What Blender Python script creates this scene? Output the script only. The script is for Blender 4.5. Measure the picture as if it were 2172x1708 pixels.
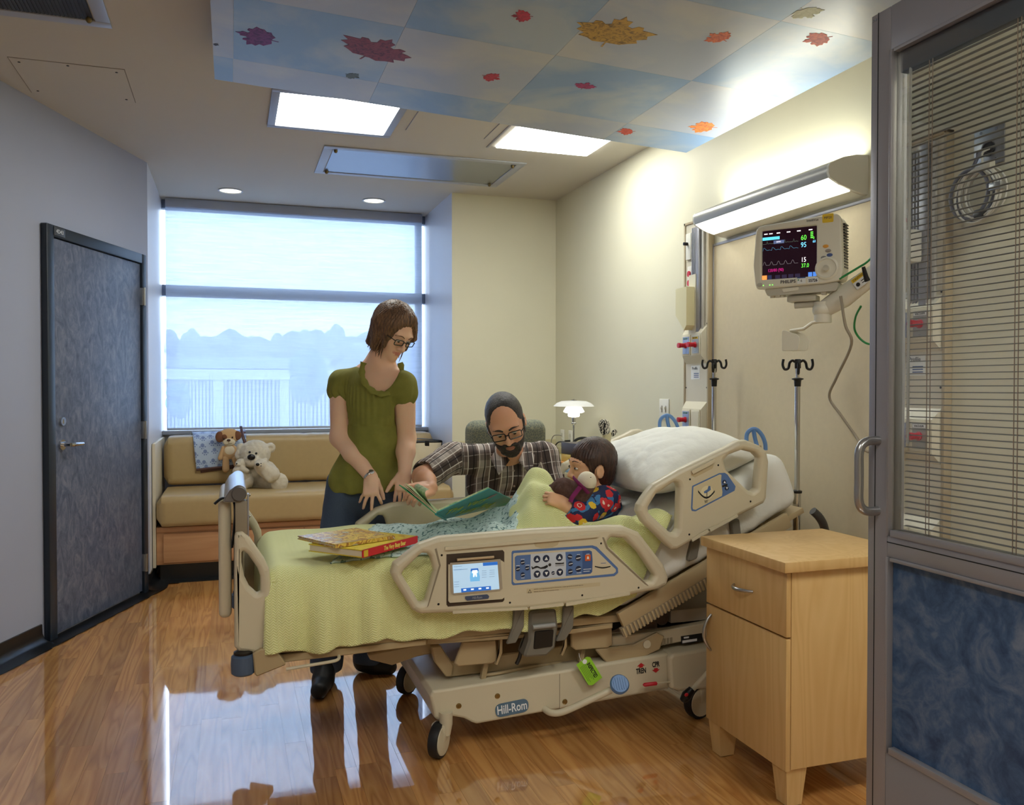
import bpy, bmesh, math, random
import numpy as np
from mathutils import Vector, Matrix, Euler

random.seed(7)
for o in list(bpy.data.objects):
    bpy.data.objects.remove(o)
SC = bpy.context.scene
COL = SC.collection

# ------------------------------------------------------------------ camera
F_PX, CAM_H = 1792.24, 1.32
YAW, PITCH = math.radians(18.3488), math.radians(1.00895)
cam_d = bpy.data.cameras.new('camera')
cam_d.sensor_fit = 'HORIZONTAL'
cam_d.sensor_width = 36.0
cam_d.lens = 36.0 * F_PX / 2172.0
cam_d.clip_start = 0.02
cam_d.clip_end = 400
cam = bpy.data.objects.new('camera', cam_d)
cam.location = (0, 0, CAM_H)
cam.rotation_euler = (math.pi / 2 - PITCH, 0, -YAW)
COL.objects.link(cam)
SC.camera = cam

# ------------------------------------------------------------------ world, exposure
def lin(c):
    """sRGB hex / 0-255 tuple -> linear rgb"""
    if isinstance(c, str):
        c = c.lstrip('#')
        c = tuple(int(c[i:i + 2], 16) for i in (0, 2, 4))
    r = []
    for v in c[:3]:
        v = v / 255.0
        r.append(v / 12.92 if v <= 0.04045 else ((v + 0.055) / 1.055) ** 2.4)
    return tuple(r)

W = bpy.data.worlds.new('overcast_sky')
SC.world = W
W.use_nodes = True
bg = W.node_tree.nodes['Background']
bg.inputs['Color'].default_value = (*lin('#cfe4ff'), 1)
bg.inputs['Strength'].default_value = 5.2
vs = SC.view_settings
vs.view_transform = 'Standard'
vs.look = 'None'
vs.gamma = 1.0
vs.use_curve_mapping = False
vs.exposure = 0.65

# ------------------------------------------------------------------ pixel -> world helper (photo frame 2172 x 1708)
_cy, _sy, _cp, _sp = math.cos(YAW), math.sin(YAW), math.cos(PITCH), math.sin(PITCH)
_f = Vector((_sy * _cp, _cy * _cp, -_sp))
_r = Vector((_cy, -_sy, 0))
_u = _r.cross(_f)
CAMP = Vector((0, 0, CAM_H))

def at(x, y, Y=None, X=None, Z=None):
    d = _f + _r * ((x - 1086) / F_PX) - _u * ((y - 854) / F_PX)
    if Y is not None:
        t = Y / d.y
    elif X is not None:
        t = X / d.x
    else:
        t = (Z - CAM_H) / d.z
    return CAMP + d * t

def mpp(p):
    """metres per photo pixel at world point p"""
    return (Vector(p) - CAMP).dot(_f) / F_PX

# ------------------------------------------------------------------ materials
MATS = {}

class NT:
    """tiny node-tree helper"""
    def __init__(self, m):
        self.m = m
        self.nt = m.node_tree
        self.b = self.nt.nodes['Principled BSDF']
        self.out = self.nt.nodes['Material Output']

    def n(self, t, **kw):
        nd = self.nt.nodes.new(t)
        for k, v in kw.items():
            if k.startswith('i_'):
                key = k[2:]
                key = int(key) if key.isdigit() else key.replace('_', ' ')
                self.set(nd.inputs[key], v)
            else:
                setattr(nd, k, v)
        return nd

    def set(self, sock, v):
        if hasattr(v, 'is_output') or isinstance(v, bpy.types.NodeSocket):
            self.nt.links.new(v, sock)
        else:
            sock.default_value = v

    def link(self, a, b):
        self.nt.links.new(a, b)

    def math(self, op, a, b=0.0, c=None, clamp=False):
        nd = self.n('ShaderNodeMath', operation=op, use_clamp=clamp)
        self.set(nd.inputs[0], a)
        self.set(nd.inputs[1], b)
        if c is not None:
            self.set(nd.inputs[2], c)
        return nd.outputs[0]

    def mix(self, fac, a, b):
        nd = self.n('ShaderNodeMix', data_type='RGBA')
        self.set(nd.inputs['Factor'], fac)
        for s, v in ((nd.inputs[6], a), (nd.inputs[7], b)):
            if isinstance(v, bpy.types.NodeSocket):
                self.nt.links.new(v, s)
            else:
                s.default_value = (*v[:3], 1)
        return nd.outputs[2]

    def ramp(self, fac, stops, interp='LINEAR'):
        nd = self.n('ShaderNodeValToRGB')
        cr = nd.color_ramp
        cr.interpolation = interp
        while len(cr.elements) > 1:
            cr.elements.remove(cr.elements[-1])
        cr.elements[0].position = stops[0][0]
        cr.elements[0].color = (*stops[0][1], 1)
        for p, c in stops[1:]:
            e = cr.elements.new(p)
            e.color = (*c, 1)
        self.link(fac, nd.inputs[0])
        return nd.outputs[0]

    def noise(self, vec, scale, detail=4, rough=0.55, dist=0.0):
        nd = self.n('ShaderNodeTexNoise')
        if vec is not None:
            self.link(vec, nd.inputs['Vector'])
        nd.inputs['Scale'].default_value = scale
        nd.inputs['Detail'].default_value = detail
        nd.inputs['Roughness'].default_value = rough
        nd.inputs['Distortion'].default_value = dist
        return nd.outputs['Fac']

    def coord(self, which='Object', scale=None, loc=None):
        tc = self.n('ShaderNodeTexCoord')
        o = tc.outputs[which]
        if scale or loc:
            mp = self.n('ShaderNodeMapping')
            self.link(o, mp.inputs[0])
            if scale:
                mp.inputs['Scale'].default_value = scale
            if loc:
                mp.inputs['Location'].default_value = loc
            o = mp.outputs[0]
        return o

    def bump(self, h, strength=0.3, dist=0.01):
        nd = self.n('ShaderNodeBump')
        nd.inputs['Strength'].default_value = strength
        nd.inputs['Distance'].default_value = dist
        self.link(h, nd.inputs['Height'])
        self.link(nd.outputs[0], self.b.inputs['Normal'])
        return nd.outputs[0]

def M(name, col=(200, 200, 200), rough=0.5, metal=0.0, spec=0.5, coat=0.0, mottle=None, bump=None, emit=None, sss=0.0):
    """principled material; mottle=(scale, amount), bump=(scale, strength, distance)"""
    if name in MATS:
        return MATS[name]
    m = bpy.data.materials.new(name)
    m.use_nodes = True
    t = NT(m)
    b = t.b
    c = lin(col) if not (isinstance(col, tuple) and max(col) <= 1.0 and isinstance(col[0], float)) else col
    b.inputs['Base Color'].default_value = (*c, 1)
    b.inputs['Roughness'].default_value = rough
    b.inputs['Metallic'].default_value = metal
    b.inputs['Specular IOR Level'].default_value = spec
    b.inputs['Coat Weight'].default_value = coat
    b.inputs['Coat Roughness'].default_value = 0.1
    if sss:
        b.inputs['Subsurface Weight'].default_value = sss
        b.inputs['Subsurface Radius'].default_value = (0.012, 0.005, 0.003)
    if mottle:
        v = t.coord()
        n = t.noise(v, mottle[0], 5)
        k = mottle[1]
        t.link(t.mix(n, tuple(x * (1 - k) for x in c), tuple(min(1, x * (1 + k)) for x in c)), b.inputs['Base Color'])
    if bump:
        t.bump(t.noise(t.coord(), bump[0], 4), bump[1], bump[2] if len(bump) > 2 else 0.002)
    if emit:
        b.inputs['Emission Color'].default_value = (*lin(emit[0]), 1)
        b.inputs['Emission Strength'].default_value = emit[1]
    MATS[name] = m
    return m

def NEW(name, col=(200, 200, 200), rough=0.5):
    """fresh material + node helper for hand-made node setups"""
    m = M(name, col, rough)
    return m, NT(m)

# ------------------------------------------------------------------ mesh builder
def frame_mat(o, x, y, z=None):
    """matrix with columns x,y,(z) and origin o"""
    x = Vector(x).normalized()
    y = Vector(y)
    y = (y - x * y.dot(x)).normalized()
    z = x.cross(y)
    m = Matrix((x, y, z)).transposed().to_4x4()
    m.translation = Vector(o)
    return m

def T(*v):
    return Matrix.Translation(Vector(v if len(v) == 3 else v[0]))

def RZ(a):
    return Matrix.Rotation(a, 4, 'Z')

def RX(a):
    return Matrix.Rotation(a, 4, 'X')

def RY(a):
    return Matrix.Rotation(a, 4, 'Y')

def smooth_path(pts, n=6, closed=False):
    """Catmull-Rom through pts"""
    P = [Vector(p) for p in pts]
    out = []
    m = len(P)
    segs = m if closed else m - 1
    for i in range(segs):
        if closed:
            p0, p1, p2, p3 = P[(i - 1) % m], P[i], P[(i + 1) % m], P[(i + 2) % m]
        else:
            p0, p1, p2, p3 = P[max(i - 1, 0)], P[i], P[i + 1], P[min(i + 2, m - 1)]
        for k in range(n):
            t = k / n
            out.append(0.5 * ((2 * p1) + (p2 - p0) * t + (2 * p0 - 5 * p1 + 4 * p2 - p3) * t * t + (3 * p1 - p0 - 3 * p2 + p3) * t ** 3))
    if not closed:
        out.append(P[-1])
    return out

def round_poly(pts, r, n=5):
    """round the corners of a closed 2-D polygon (list of (x,y)); r number or list"""
    P = [Vector((p[0], p[1])) for p in pts]
    m = len(P)
    out = []
    for i in range(m):
        a, b, c = P[i - 1], P[i], P[(i + 1) % m]
        rr = r[i] if isinstance(r, (list, tuple)) else r
        u, v = (a - b), (c - b)
        lu, lv = u.length, v.length
        if rr <= 0 or lu < 1e-9 or lv < 1e-9:
            out.append(b)
            continue
        u /= lu
        v /= lv
        ang = math.acos(max(-1, min(1, u.dot(v))))
        d = min(rr / max(math.tan(ang / 2), 1e-4), lu * 0.49, lv * 0.49)
        p, q = b + u * d, b + v * d
        for k in range(n + 1):
            t = k / n
            out.append((1 - t) ** 2 * p + 2 * t * (1 - t) * b + t * t * q)
    return [(p.x, p.y) for p in out]

class MB:
    def __init__(self):
        self.V = []
        self.Fc = []
        self.mi = []
        self.cur = 0

    def add(self, vs, fs, M4=None):
        o = len(self.V)
        if M4 is not None:
            vs = [M4 @ Vector(v) for v in vs]
        self.V.extend([tuple(v) for v in vs])
        for f in fs:
            self.Fc.append(tuple(i + o for i in f))
            self.mi.append(self.cur)
        return self

    def box(self, c, s, M4=None, bev=0.0, seg=2):
        hx, hy, hz = s[0] / 2, s[1] / 2, s[2] / 2
        if bev <= 0:
            vs = [(c[0] + x * hx, c[1] + y * hy, c[2] + z * hz) for x in (-1, 1) for y in (-1, 1) for z in (-1, 1)]
            fs = [(0, 1, 3, 2), (4, 6, 7, 5), (0, 4, 5, 1), (2, 3, 7, 6), (0, 2, 6, 4), (1, 5, 7, 3)]
            return self.add(vs, fs, M4)
        bm = bmesh.new()
        bmesh.ops.create_cube(bm, size=1.0)
        for v in bm.verts:
            v.co = Vector((v.co.x * s[0], v.co.y * s[1], v.co.z * s[2]))
        bmesh.ops.bevel(bm, geom=list(bm.edges), offset=min(bev, 0.49 * min(s)), segments=seg, profile=0.5, affect='EDGES')
        for v in bm.verts:
            v.co += Vector(c)
        return self.bm(bm, M4)

    def lohi(self, lo, hi, M4=None, bev=0.0, seg=2):
        return self.box([(a + b) / 2 for a, b in zip(lo, hi)], [abs(b - a) for a, b in zip(lo, hi)], M4, bev, seg)

    def bm(self, bm, M4=None):
        bm.verts.ensure_lookup_table()
        bm.verts.index_update()
        self.add([v.co.copy() for v in bm.verts], [[v.index for v in f.verts] for f in bm.faces], M4)
        bm.free()
        return self

    def tube(self, pts, r, seg=10, closed=False, caps=True, M4=None, flat=None, up=None):
        """sweep; r float or per-point list; flat=(a,b) ellipse scale; up = fixed frame hint"""
        P = [Vector(p) for p in pts]
        n = len(P)
        R = r if isinstance(r, (list, tuple)) else [r] * n
        vs, fs = [], []
        prev = None
        for i in range(n):
            if closed:
                t = (P[(i + 1) % n] - P[i - 1])
            else:
                t = P[min(i + 1, n - 1)] - P[max(i - 1, 0)]
            t = t.normalized() if t.length > 1e-9 else Vector((0, 0, 1))
            if up is not None:
                a = Vector(up) - t * Vector(up).dot(t)
            elif prev is None:
                h = Vector((0, 0, 1)) if abs(t.z) < 0.9 else Vector((1, 0, 0))
                a = h - t * h.dot(t)
            else:
                a = prev - t * prev.dot(t)
            if a.length < 1e-6:
                a = t.orthogonal()
            a.normalize()
            prev = a
            b = t.cross(a)
            fa, fb = flat if flat else (1, 1)
            for k in range(seg):
                an = 2 * math.pi * k / seg
                vs.append(P[i] + a * (math.cos(an) * R[i] * fa) + b * (math.sin(an) * R[i] * fb))
        m = n if closed else n - 1
        for i in range(m):
            j = (i + 1) % n
            for k in range(seg):
                l = (k + 1) % seg
                fs.append((i * seg + k, i * seg + l, j * seg + l, j * seg + k))
        if caps and not closed:
            fs.append(tuple(range(seg))[::-1])
            fs.append(tuple((n - 1) * seg + k for k in range(seg)))
        return self.add(vs, fs, M4)

    def cyl(self, a, b, r, seg=16, r2=None, M4=None):
        return self.tube([a, b], [r, r if r2 is None else r2], seg, M4=M4)

    def lathe(self, prof, M4=None, seg=24, cap=True):
        """prof: list of (r, z) about local Z"""
        vs, fs = [], []
        n = len(prof)
        for r, z in prof:
            for k in range(seg):
                a = 2 * math.pi * k / seg
                vs.append((r * math.cos(a), r * math.sin(a), z))
        for i in range(n - 1):
            for k in range(seg):
                l = (k + 1) % seg
                fs.append((i * seg + k, i * seg + l, (i + 1) * seg + l, (i + 1) * seg + k))
        if cap:
            if prof[0][0] > 1e-6:
                fs.append(tuple(range(seg))[::-1])
            if prof[-1][0] > 1e-6:
                fs.append(tuple((n - 1) * seg + k for k in range(seg)))
        return self.add(vs, fs, M4)

    def prism(self, poly, d0, d1, M4=None, bev=0.0):
        """extrude closed 2-D poly along local z from d0 to d1 (local xy plane); bev chamfers the d1 rim"""
        n = len(poly)
        area = sum(poly[i - 1][0] * poly[i][1] - poly[i][0] * poly[i - 1][1] for i in range(n))
        if area < 0:
            poly = poly[::-1]
        rings = [[(p[0], p[1], d0) for p in poly]]
        if bev > 0:
            c = inset(poly, bev)
            s = 1 if d1 > d0 else -1
            rings.append([(p[0], p[1], d1 - s * bev) for p in poly])
            rings.append([(p[0], p[1], d1) for p in c])
        else:
            rings.append([(p[0], p[1], d1) for p in poly])
        vs = [v for r in rings for v in r]
        fs = [tuple(range(n))[::-1]]
        for k in range(len(rings) - 1):
            for i in range(n):
                j = (i + 1) % n
                fs.append((k * n + i, k * n + j, (k + 1) * n + j, (k + 1) * n + i))
        fs.append(tuple((len(rings) - 1) * n + i for i in range(n)))
        if d1 < d0:
            fs = [f[::-1] for f in fs]
        return self.add(vs, fs, M4)

    def ell(self, c, r, M4=None, seg=16, rings=10):
        prof = []
        vs, fs = [], []
        for i in range(rings + 1):
            th = math.pi * i / rings
            for k in range(seg):
                a = 2 * math.pi * k / seg
                vs.append((c[0] + r[0] * math.sin(th) * math.cos(a), c[1] + r[1] * math.sin(th) * math.sin(a), c[2] - r[2] * math.cos(th)))
        for i in range(rings):
            for k in range(seg):
                l = (k + 1) % seg
                fs.append((i * seg + k, i * seg + l, (i + 1) * seg + l, (i + 1) * seg + k))
        return self.add(vs, fs, M4)

    def quad(self, a, b, c, d):
        return self.add([a, b, c, d], [(0, 1, 2, 3)])

    def grid(self, fn, nu, nv, thick=0.0):
        """surface fn(u,v)->point, u,v in 0..1 ; stores uv"""
        vs = [Vector(fn(i / nu, j / nv)) for i in range(nu + 1) for j in range(nv + 1)]
        fs = []
        for i in range(nu):
            for j in range(nv):
                a = i * (nv + 1) + j
                fs.append((a, a + nv + 1, a + nv + 2, a + 1))
        return self.add(vs, fs)

    def build(self, name, mat=None, parent=None, smooth=40, weld=False):
        me = bpy.data.meshes.new(name)
        me.from_pydata([tuple(v) for v in self.V], [], self.Fc)
        if weld:
            bm = bmesh.new()
            bm.from_mesh(me)
            bmesh.ops.remove_doubles(bm, verts=bm.verts, dist=1e-5)
            bm.to_mesh(me)
            bm.free()
        me.update()
        mats = mat if isinstance(mat, (list, tuple)) else [mat]
        for mm in mats:
            me.materials.append(mm)
        if len(mats) > 1:
            me.polygons.foreach_set('material_index', self.mi)
        return link(name, me, parent, smooth)

def inset(poly, d):
    n = len(poly)
    out = []
    for i in range(n):
        a, b, c = Vector(poly[i - 1]), Vector(poly[i]), Vector(poly[(i + 1) % n])
        e1, e2 = (b - a), (c - b)
        if e1.length < 1e-9 or e2.length < 1e-9:
            out.append((b.x, b.y))
            continue
        e1.normalize()
        e2.normalize()
        n1, n2 = Vector((-e1.y, e1.x)), Vector((-e2.y, e2.x))
        m = n1 + n2
        if m.length < 1e-6:
            m = n1
        m = m / max(m.dot(n1) if abs(m.dot(n1)) > 0.3 else 0.3, 0.3)
        out.append((b.x + m.x * d, b.y + m.y * d))
    return out

def link(name, me, parent=None, smooth=40):
    if smooth:
        me.polygons.foreach_set('use_smooth', [True] * len(me.polygons))
        try:
            me.set_sharp_from_angle(angle=math.radians(smooth))
        except Exception:
            pass
    o = bpy.data.objects.new(name, me)
    COL.objects.link(o)
    if parent is not None:
        put(o, parent)
    return o

def world_loc(p):
    m = Matrix.LocRotScale(p.location, p.rotation_euler, p.scale)
    return (world_loc(p.parent) @ p.matrix_parent_inverse @ m) if p.parent else m

def put(o, parent):
    """parent keeping world placement (mesh coordinates are world coordinates)"""
    o.parent = parent
    o.matrix_parent_inverse = world_loc(parent).inverted()
    return o

def tag(o, label=None, cat=None, group=None, kind=None):
    if label:
        o['label'] = label
    if cat:
        o['category'] = cat
    if group:
        o['group'] = group
    if kind:
        o['kind'] = kind
    return o

def thing(name, label, cat, loc=(0, 0, 0), group=None, kind=None):
    o = bpy.data.objects.new(name, None)
    o.empty_display_size = 0.05
    o.location = loc
    COL.objects.link(o)
    return tag(o, label, cat, group, kind)

def struct(o):
    o['kind'] = 'structure'
    return o

# ------------------------------------------------------------------ plates with holes and lettering (2-D curves turned into meshes)
def _curve_mesh(cu, name):
    ob = bpy.data.objects.new('tmp', cu)
    me = bpy.data.meshes.new_from_object(ob)
    bpy.data.objects.remove(ob)
    bpy.data.curves.remove(cu)
    me.name = name
    return me

def plate(name, outlines, thick, M4, mat, parent=None, bev=0.0, smooth=40):
    """filled 2-D outlines (later ones are holes) extruded +-thick/2 in local z"""
    cu = bpy.data.curves.new(name, 'CURVE')
    cu.dimensions = '2D'
    cu.fill_mode = 'BOTH'
    cu.extrude = max(thick / 2 - bev, 0)
    cu.bevel_depth = bev
    cu.bevel_resolution = 2
    if bev:
        cu.offset = -bev
    for pts in outlines:
        sp = cu.splines.new('POLY')
        sp.points.add(len(pts) - 1)
        for p, q in zip(sp.points, pts):
            p.co = (q[0], q[1], 0, 1)
        sp.use_cyclic_u = True
    me = _curve_mesh(cu, name)
    me.transform(M4)
    me.materials.clear()
    me.materials.append(mat)
    return link(name, me, parent, smooth)

def text(name, s, size, M4, mat, parent=None, align='CENTER', thick=0.0004, sx=1.0, bold=0.0, spacing=1.0):
    cu = bpy.data.curves.new(name, 'FONT')
    cu.body = s
    cu.size = size
    cu.align_x = align
    cu.align_y = 'CENTER'
    cu.extrude = thick
    cu.offset = bold
    cu.space_character = spacing
    cu.resolution_u = 3
    me = _curve_mesh(cu, name)
    if sx != 1.0:
        me.transform(Matrix.Diagonal((sx, 1, 1, 1)))
    me.transform(M4)
    me.materials.clear()
    me.materials.append(mat)
    return link(name, me, parent, 0)

def uvmap(me, uv):
    """uv: per-vertex list of (u,v) -> UV layer"""
    L = me.uv_layers.new(name='UVMap')
    vi = np.zeros(len(me.loops), dtype=np.int32)
    me.loops.foreach_get('vertex_index', vi)
    L.data.foreach_set('uv', np.asarray(uv, dtype=np.float32)[vi].ravel())
# ------------------------------------------------------------------ implicit modelling: blended cones / ellipsoids meshed with surface nets
class SDF:
    def __init__(self, lo, hi, h):
        self.lo = np.array(lo, float)
        self.h = h
        self.n = np.ceil((np.array(hi, float) - self.lo) / h).astype(int) + 1
        self.D = np.full(tuple(self.n), 9.0, np.float32)
        self.L = np.zeros(tuple(self.n), np.uint8)
        self.ax = [self.lo[i] + h * np.arange(self.n[i]) for i in range(3)]

    def _grab(self, lo, hi):
        sl = []
        for i in range(3):
            a = int(max(0, math.floor((lo[i] - self.lo[i]) / self.h)))
            b = int(min(self.n[i], math.ceil((hi[i] - self.lo[i]) / self.h) + 1))
            if b <= a:
                return None, None
            sl.append(slice(a, b))
        P = np.stack(np.meshgrid(*[self.ax[i][sl[i]] for i in range(3)], indexing='ij'), -1)
        return tuple(sl), P

    def _put(self, sl, d, k, i):
        A = self.D[sl]
        self.L[sl] = np.where(d < A, i, self.L[sl])
        if k > 0:
            hh = np.maximum(k - np.abs(A - d), 0) / k
            self.D[sl] = np.minimum(A, d) - hh * hh * k * 0.25
        else:
            self.D[sl] = np.minimum(A, d)

    def cone(self, a, b, ra, rb=None, k=0.01, i=0, sub=False):
        rb = ra if rb is None else rb
        a, b = np.array(a, float), np.array(b, float)
        pad = max(ra, rb) + k + 3 * self.h
        sl, P = self._grab(np.minimum(a, b) - pad, np.maximum(a, b) + pad)
        if sl is None:
            return self
        ba = b - a
        t = np.clip(((P - a) @ ba) / max(ba @ ba, 1e-12), 0, 1)
        d = np.linalg.norm(P - a - t[..., None] * ba, axis=-1) - (ra + (rb - ra) * t)
        if sub:
            return self._cut(sl, d, k)
        self._put(sl, d.astype(np.float32), k, i)
        return self

    def chain(self, pts, rs, k=0.01, i=0):
        for p, q, r, s in zip(pts[:-1], pts[1:], rs[:-1], rs[1:]):
            self.cone(p, q, r, s, k, i)
        return self

    def _cut(self, sl, d, k):
        A, d = self.D[sl], -d
        if k > 0:
            hh = np.maximum(k - np.abs(A - d), 0) / k
            self.D[sl] = np.maximum(A, d) + hh * hh * k * 0.25
        else:
            self.D[sl] = np.maximum(A, d)
        return self

    def ell(self, c, r, R=None, k=0.01, i=0, sub=False):
        c, r = np.array(c, float), np.array(r, float)
        pad = max(r) + k + 3 * self.h
        sl, P = self._grab(c - pad, c + pad)
        if sl is None:
            return self
        Q = P - c
        if R is not None:
            Q = Q @ np.array(R)          # columns of R = local axes
        k0 = np.linalg.norm(Q / r, axis=-1)
        k1 = np.linalg.norm(Q / (r * r), axis=-1)
        d = k0 * (k0 - 1) / np.maximum(k1, 1e-9)
        d = np.where(k0 < 1e-4, -min(r), d)
        if sub:
            return self._cut(sl, d, k)
        self._put(sl, d.astype(np.float32), k, i)
        return self

    def box(self, c, half, R=None, rnd=0.005, k=0.005, i=0, sub=False):
        c, hf = np.array(c, float), np.array(half, float) - rnd
        pad = np.linalg.norm(half) + k + 3 * self.h
        sl, P = self._grab(c - pad, c + pad)
        if sl is None:
            return self
        Q = P - c
        if R is not None:
            Q = Q @ np.array(R)
        q = np.abs(Q) - hf
        d = np.linalg.norm(np.maximum(q, 0), axis=-1) + np.minimum(q.max(-1), 0) - rnd
        if sub:
            return self._cut(sl, d, k)
        self._put(sl, d.astype(np.float32), k, i)
        return self

    def warp(self, fn):
        """D += fn(P) near the surface"""
        m = np.abs(self.D) < 8 * self.h + 0.02
        idx = np.argwhere(m)
        P = self.lo + idx * self.h
        self.D[m] += fn(P).astype(np.float32)
        return self

    def cut_plane(self, p, nrm):
        """remove the side the normal points to"""
        p, nrm = np.array(p, float), np.array(nrm, float)
        nrm = nrm / np.linalg.norm(nrm)
        X, Y, Z = np.meshgrid(*self.ax, indexing='ij', sparse=True)
        d = (X - p[0]) * nrm[0] + (Y - p[1]) * nrm[1] + (Z - p[2]) * nrm[2]
        self.D = np.maximum(self.D, d.astype(np.float32))
        return self

    def mesh(self):
        D, n = self.D, self.n
        S = D < 0
        c = [S[a:n[0] - 1 + a, b:n[1] - 1 + b, e:n[2] - 1 + e] for a in (0, 1) for b in (0, 1) for e in (0, 1)]
        cnt = sum(x.astype(np.uint8) for x in c)
        act = (cnt > 0) & (cnt < 8)
        idx = np.argwhere(act)
        ids = np.full(act.shape, -1, np.int64)
        ids[act] = np.arange(len(idx))
        corner = [(a, b, e) for a in (0, 1) for b in (0, 1) for e in (0, 1)]
        val = np.stack([D[idx[:, 0] + a, idx[:, 1] + b, idx[:, 2] + e] for a, b, e in corner], -1)
        acc = np.zeros((len(idx), 3))
        num = np.zeros(len(idx))
        for p in range(8):
            for ax in range(3):
                if corner[p][ax] == 0:
                    q = p + (4, 2, 1)[ax]
                    v0, v1 = val[:, p], val[:, q]
                    x = (v0 < 0) != (v1 < 0)
                    t = np.where(x, v0 / np.where(x, v0 - v1, 1), 0)
                    pos = np.array(corner[p], float)[None, :].repeat(len(idx), 0)
                    pos[:, ax] += t
                    acc[x] += pos[x]
                    num += x
        V = self.lo + self.h * (idx + acc / num[:, None])
        lab = self.L[tuple(idx.T)]
        Fs = []
        for ax in range(3):
            o1, o2 = [(1, 2), (2, 0), (0, 1)][ax]
            s0 = [slice(None)] * 3
            s1 = [slice(None)] * 3
            s0[ax] = slice(0, n[ax] - 1)
            s1[ax] = slice(1, n[ax])
            A, B = S[tuple(s0)], S[tuple(s1)]
            e = np.argwhere(A != B)
            ok = (e[:, o1] > 0) & (e[:, o2] > 0) & (e[:, o1] < n[o1] - 1) & (e[:, o2] < n[o2] - 1)
            e = e[ok]
            flip = A[tuple(e.T)]
            def cid(d1, d2):
                f = e.copy()
                f[:, o1] -= d1
                f[:, o2] -= d2
                return ids[tuple(f.T)]
            q = np.stack([cid(1, 1), cid(0, 1), cid(0, 0), cid(1, 0)], -1)
            q = np.where(flip[:, None], q, q[:, ::-1])
            Fs.append(q)
        Q = np.concatenate(Fs)
        Q = Q[(Q >= 0).all(1)]
        return V, Q, lab

def quads_mesh(name, V, Q, mats, parent=None, mat_index=None, smooth=True):
    me = bpy.data.meshes.new(name)
    me.vertices.add(len(V))
    me.vertices.foreach_set('co', np.asarray(V, np.float32).ravel())
    me.loops.add(len(Q) * 4)
    me.loops.foreach_set('vertex_index', np.asarray(Q, np.int32).ravel())
    me.polygons.add(len(Q))
    me.polygons.foreach_set('loop_start', np.arange(0, len(Q) * 4, 4, dtype=np.int32))
    me.polygons.foreach_set('loop_total', np.full(len(Q), 4, np.int32))
    me.update(calc_edges=True)
    for m in (mats if isinstance(mats, (list, tuple)) else [mats]):
        me.materials.append(m)
    if mat_index is not None:
        me.polygons.foreach_set('material_index', np.asarray(mat_index, np.int32))
    me.polygons.foreach_set('use_smooth', [bool(smooth)] * len(Q))
    o = bpy.data.objects.new(name, me)
    COL.objects.link(o)
    if parent is not None:
        put(o, parent)
    return o

def relax(V, Q, it=2, lam=0.5):
    n = len(V)
    for _ in range(it):
        A = np.zeros((n, 3))
        w = np.zeros(n)
        for a, b in ((0, 1), (1, 2), (2, 3), (3, 0)):
            np.add.at(A, Q[:, a], V[Q[:, b]])
            np.add.at(A, Q[:, b], V[Q[:, a]])
            np.add.at(w, Q[:, a], 1)
            np.add.at(w, Q[:, b], 1)
        V = V + lam * (A / np.maximum(w, 1)[:, None] - V)
    return V

def sdf_obj(name, s, mats, parent=None, it=2, by_label=False, attrs=None):
    V, Q, lab = s.mesh()
    V = relax(V, Q, it)
    mi = lab[Q[:, 0]] if by_label else None
    o = quads_mesh(name, V, Q, mats, parent, mi)
    if attrs is not None:
        uvmap(o.data, attrs(V, lab))
    return o

def vnoise(P, f, seed=0):
    """cheap smooth pseudo noise from summed sines, about -1..1"""
    rs = np.random.RandomState(seed)
    out = np.zeros(len(P))
    for _ in range(14):
        k = rs.normal(size=3) * f
        out += np.sin(P @ k + rs.uniform(0, 6.28))
    return out / 5.3
# ------------------------------------------------------------------ shared materials
CEIL = 2.787
XR = 2.42          # right wall
YB = 6.205         # back wall beside the window bay
YW = 7.06          # shade plane in the window bay
XA0, XA1 = -0.512, 1.582
m_wall_cream = M('paint_cream', (216, 212, 188), 0.55, mottle=(3.0, 0.03), bump=(220, 0.08, 0.0008))
m_wall_grey = M('paint_grey', (162, 167, 186), 0.5, mottle=(3.0, 0.03), bump=(220, 0.08, 0.0008))  # bluish window light is partly put into this base colour
m_ceil = M('paint_ceiling', (196, 190, 178), 0.8, mottle=(2.0, 0.03))
m_white_paint = M('paint_white', (214, 216, 224), 0.4)
m_cove = M('cove_rubber_black', (18, 20, 24), 0.28, mottle=(160, 0.5))
m_steel = M('brushed_steel', (176, 178, 180), 0.3, 1.0)
m_chrome = M('chrome', (205, 205, 205), 0.12, 1.0)
m_darkmetal = M('dark_metal', (52, 52, 54), 0.35, 0.8)
m_alu = M('anodised_aluminium', (160, 160, 166), 0.38, 0.55)
m_black = M('black_plastic', (16, 16, 17), 0.35)
m_white_pl = M('white_plastic', (226, 224, 214), 0.4)
m_ivory = M('ivory_plastic', (216, 210, 186), 0.42)
m_red = M('red_plastic', (190, 24, 44), 0.35)

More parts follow.
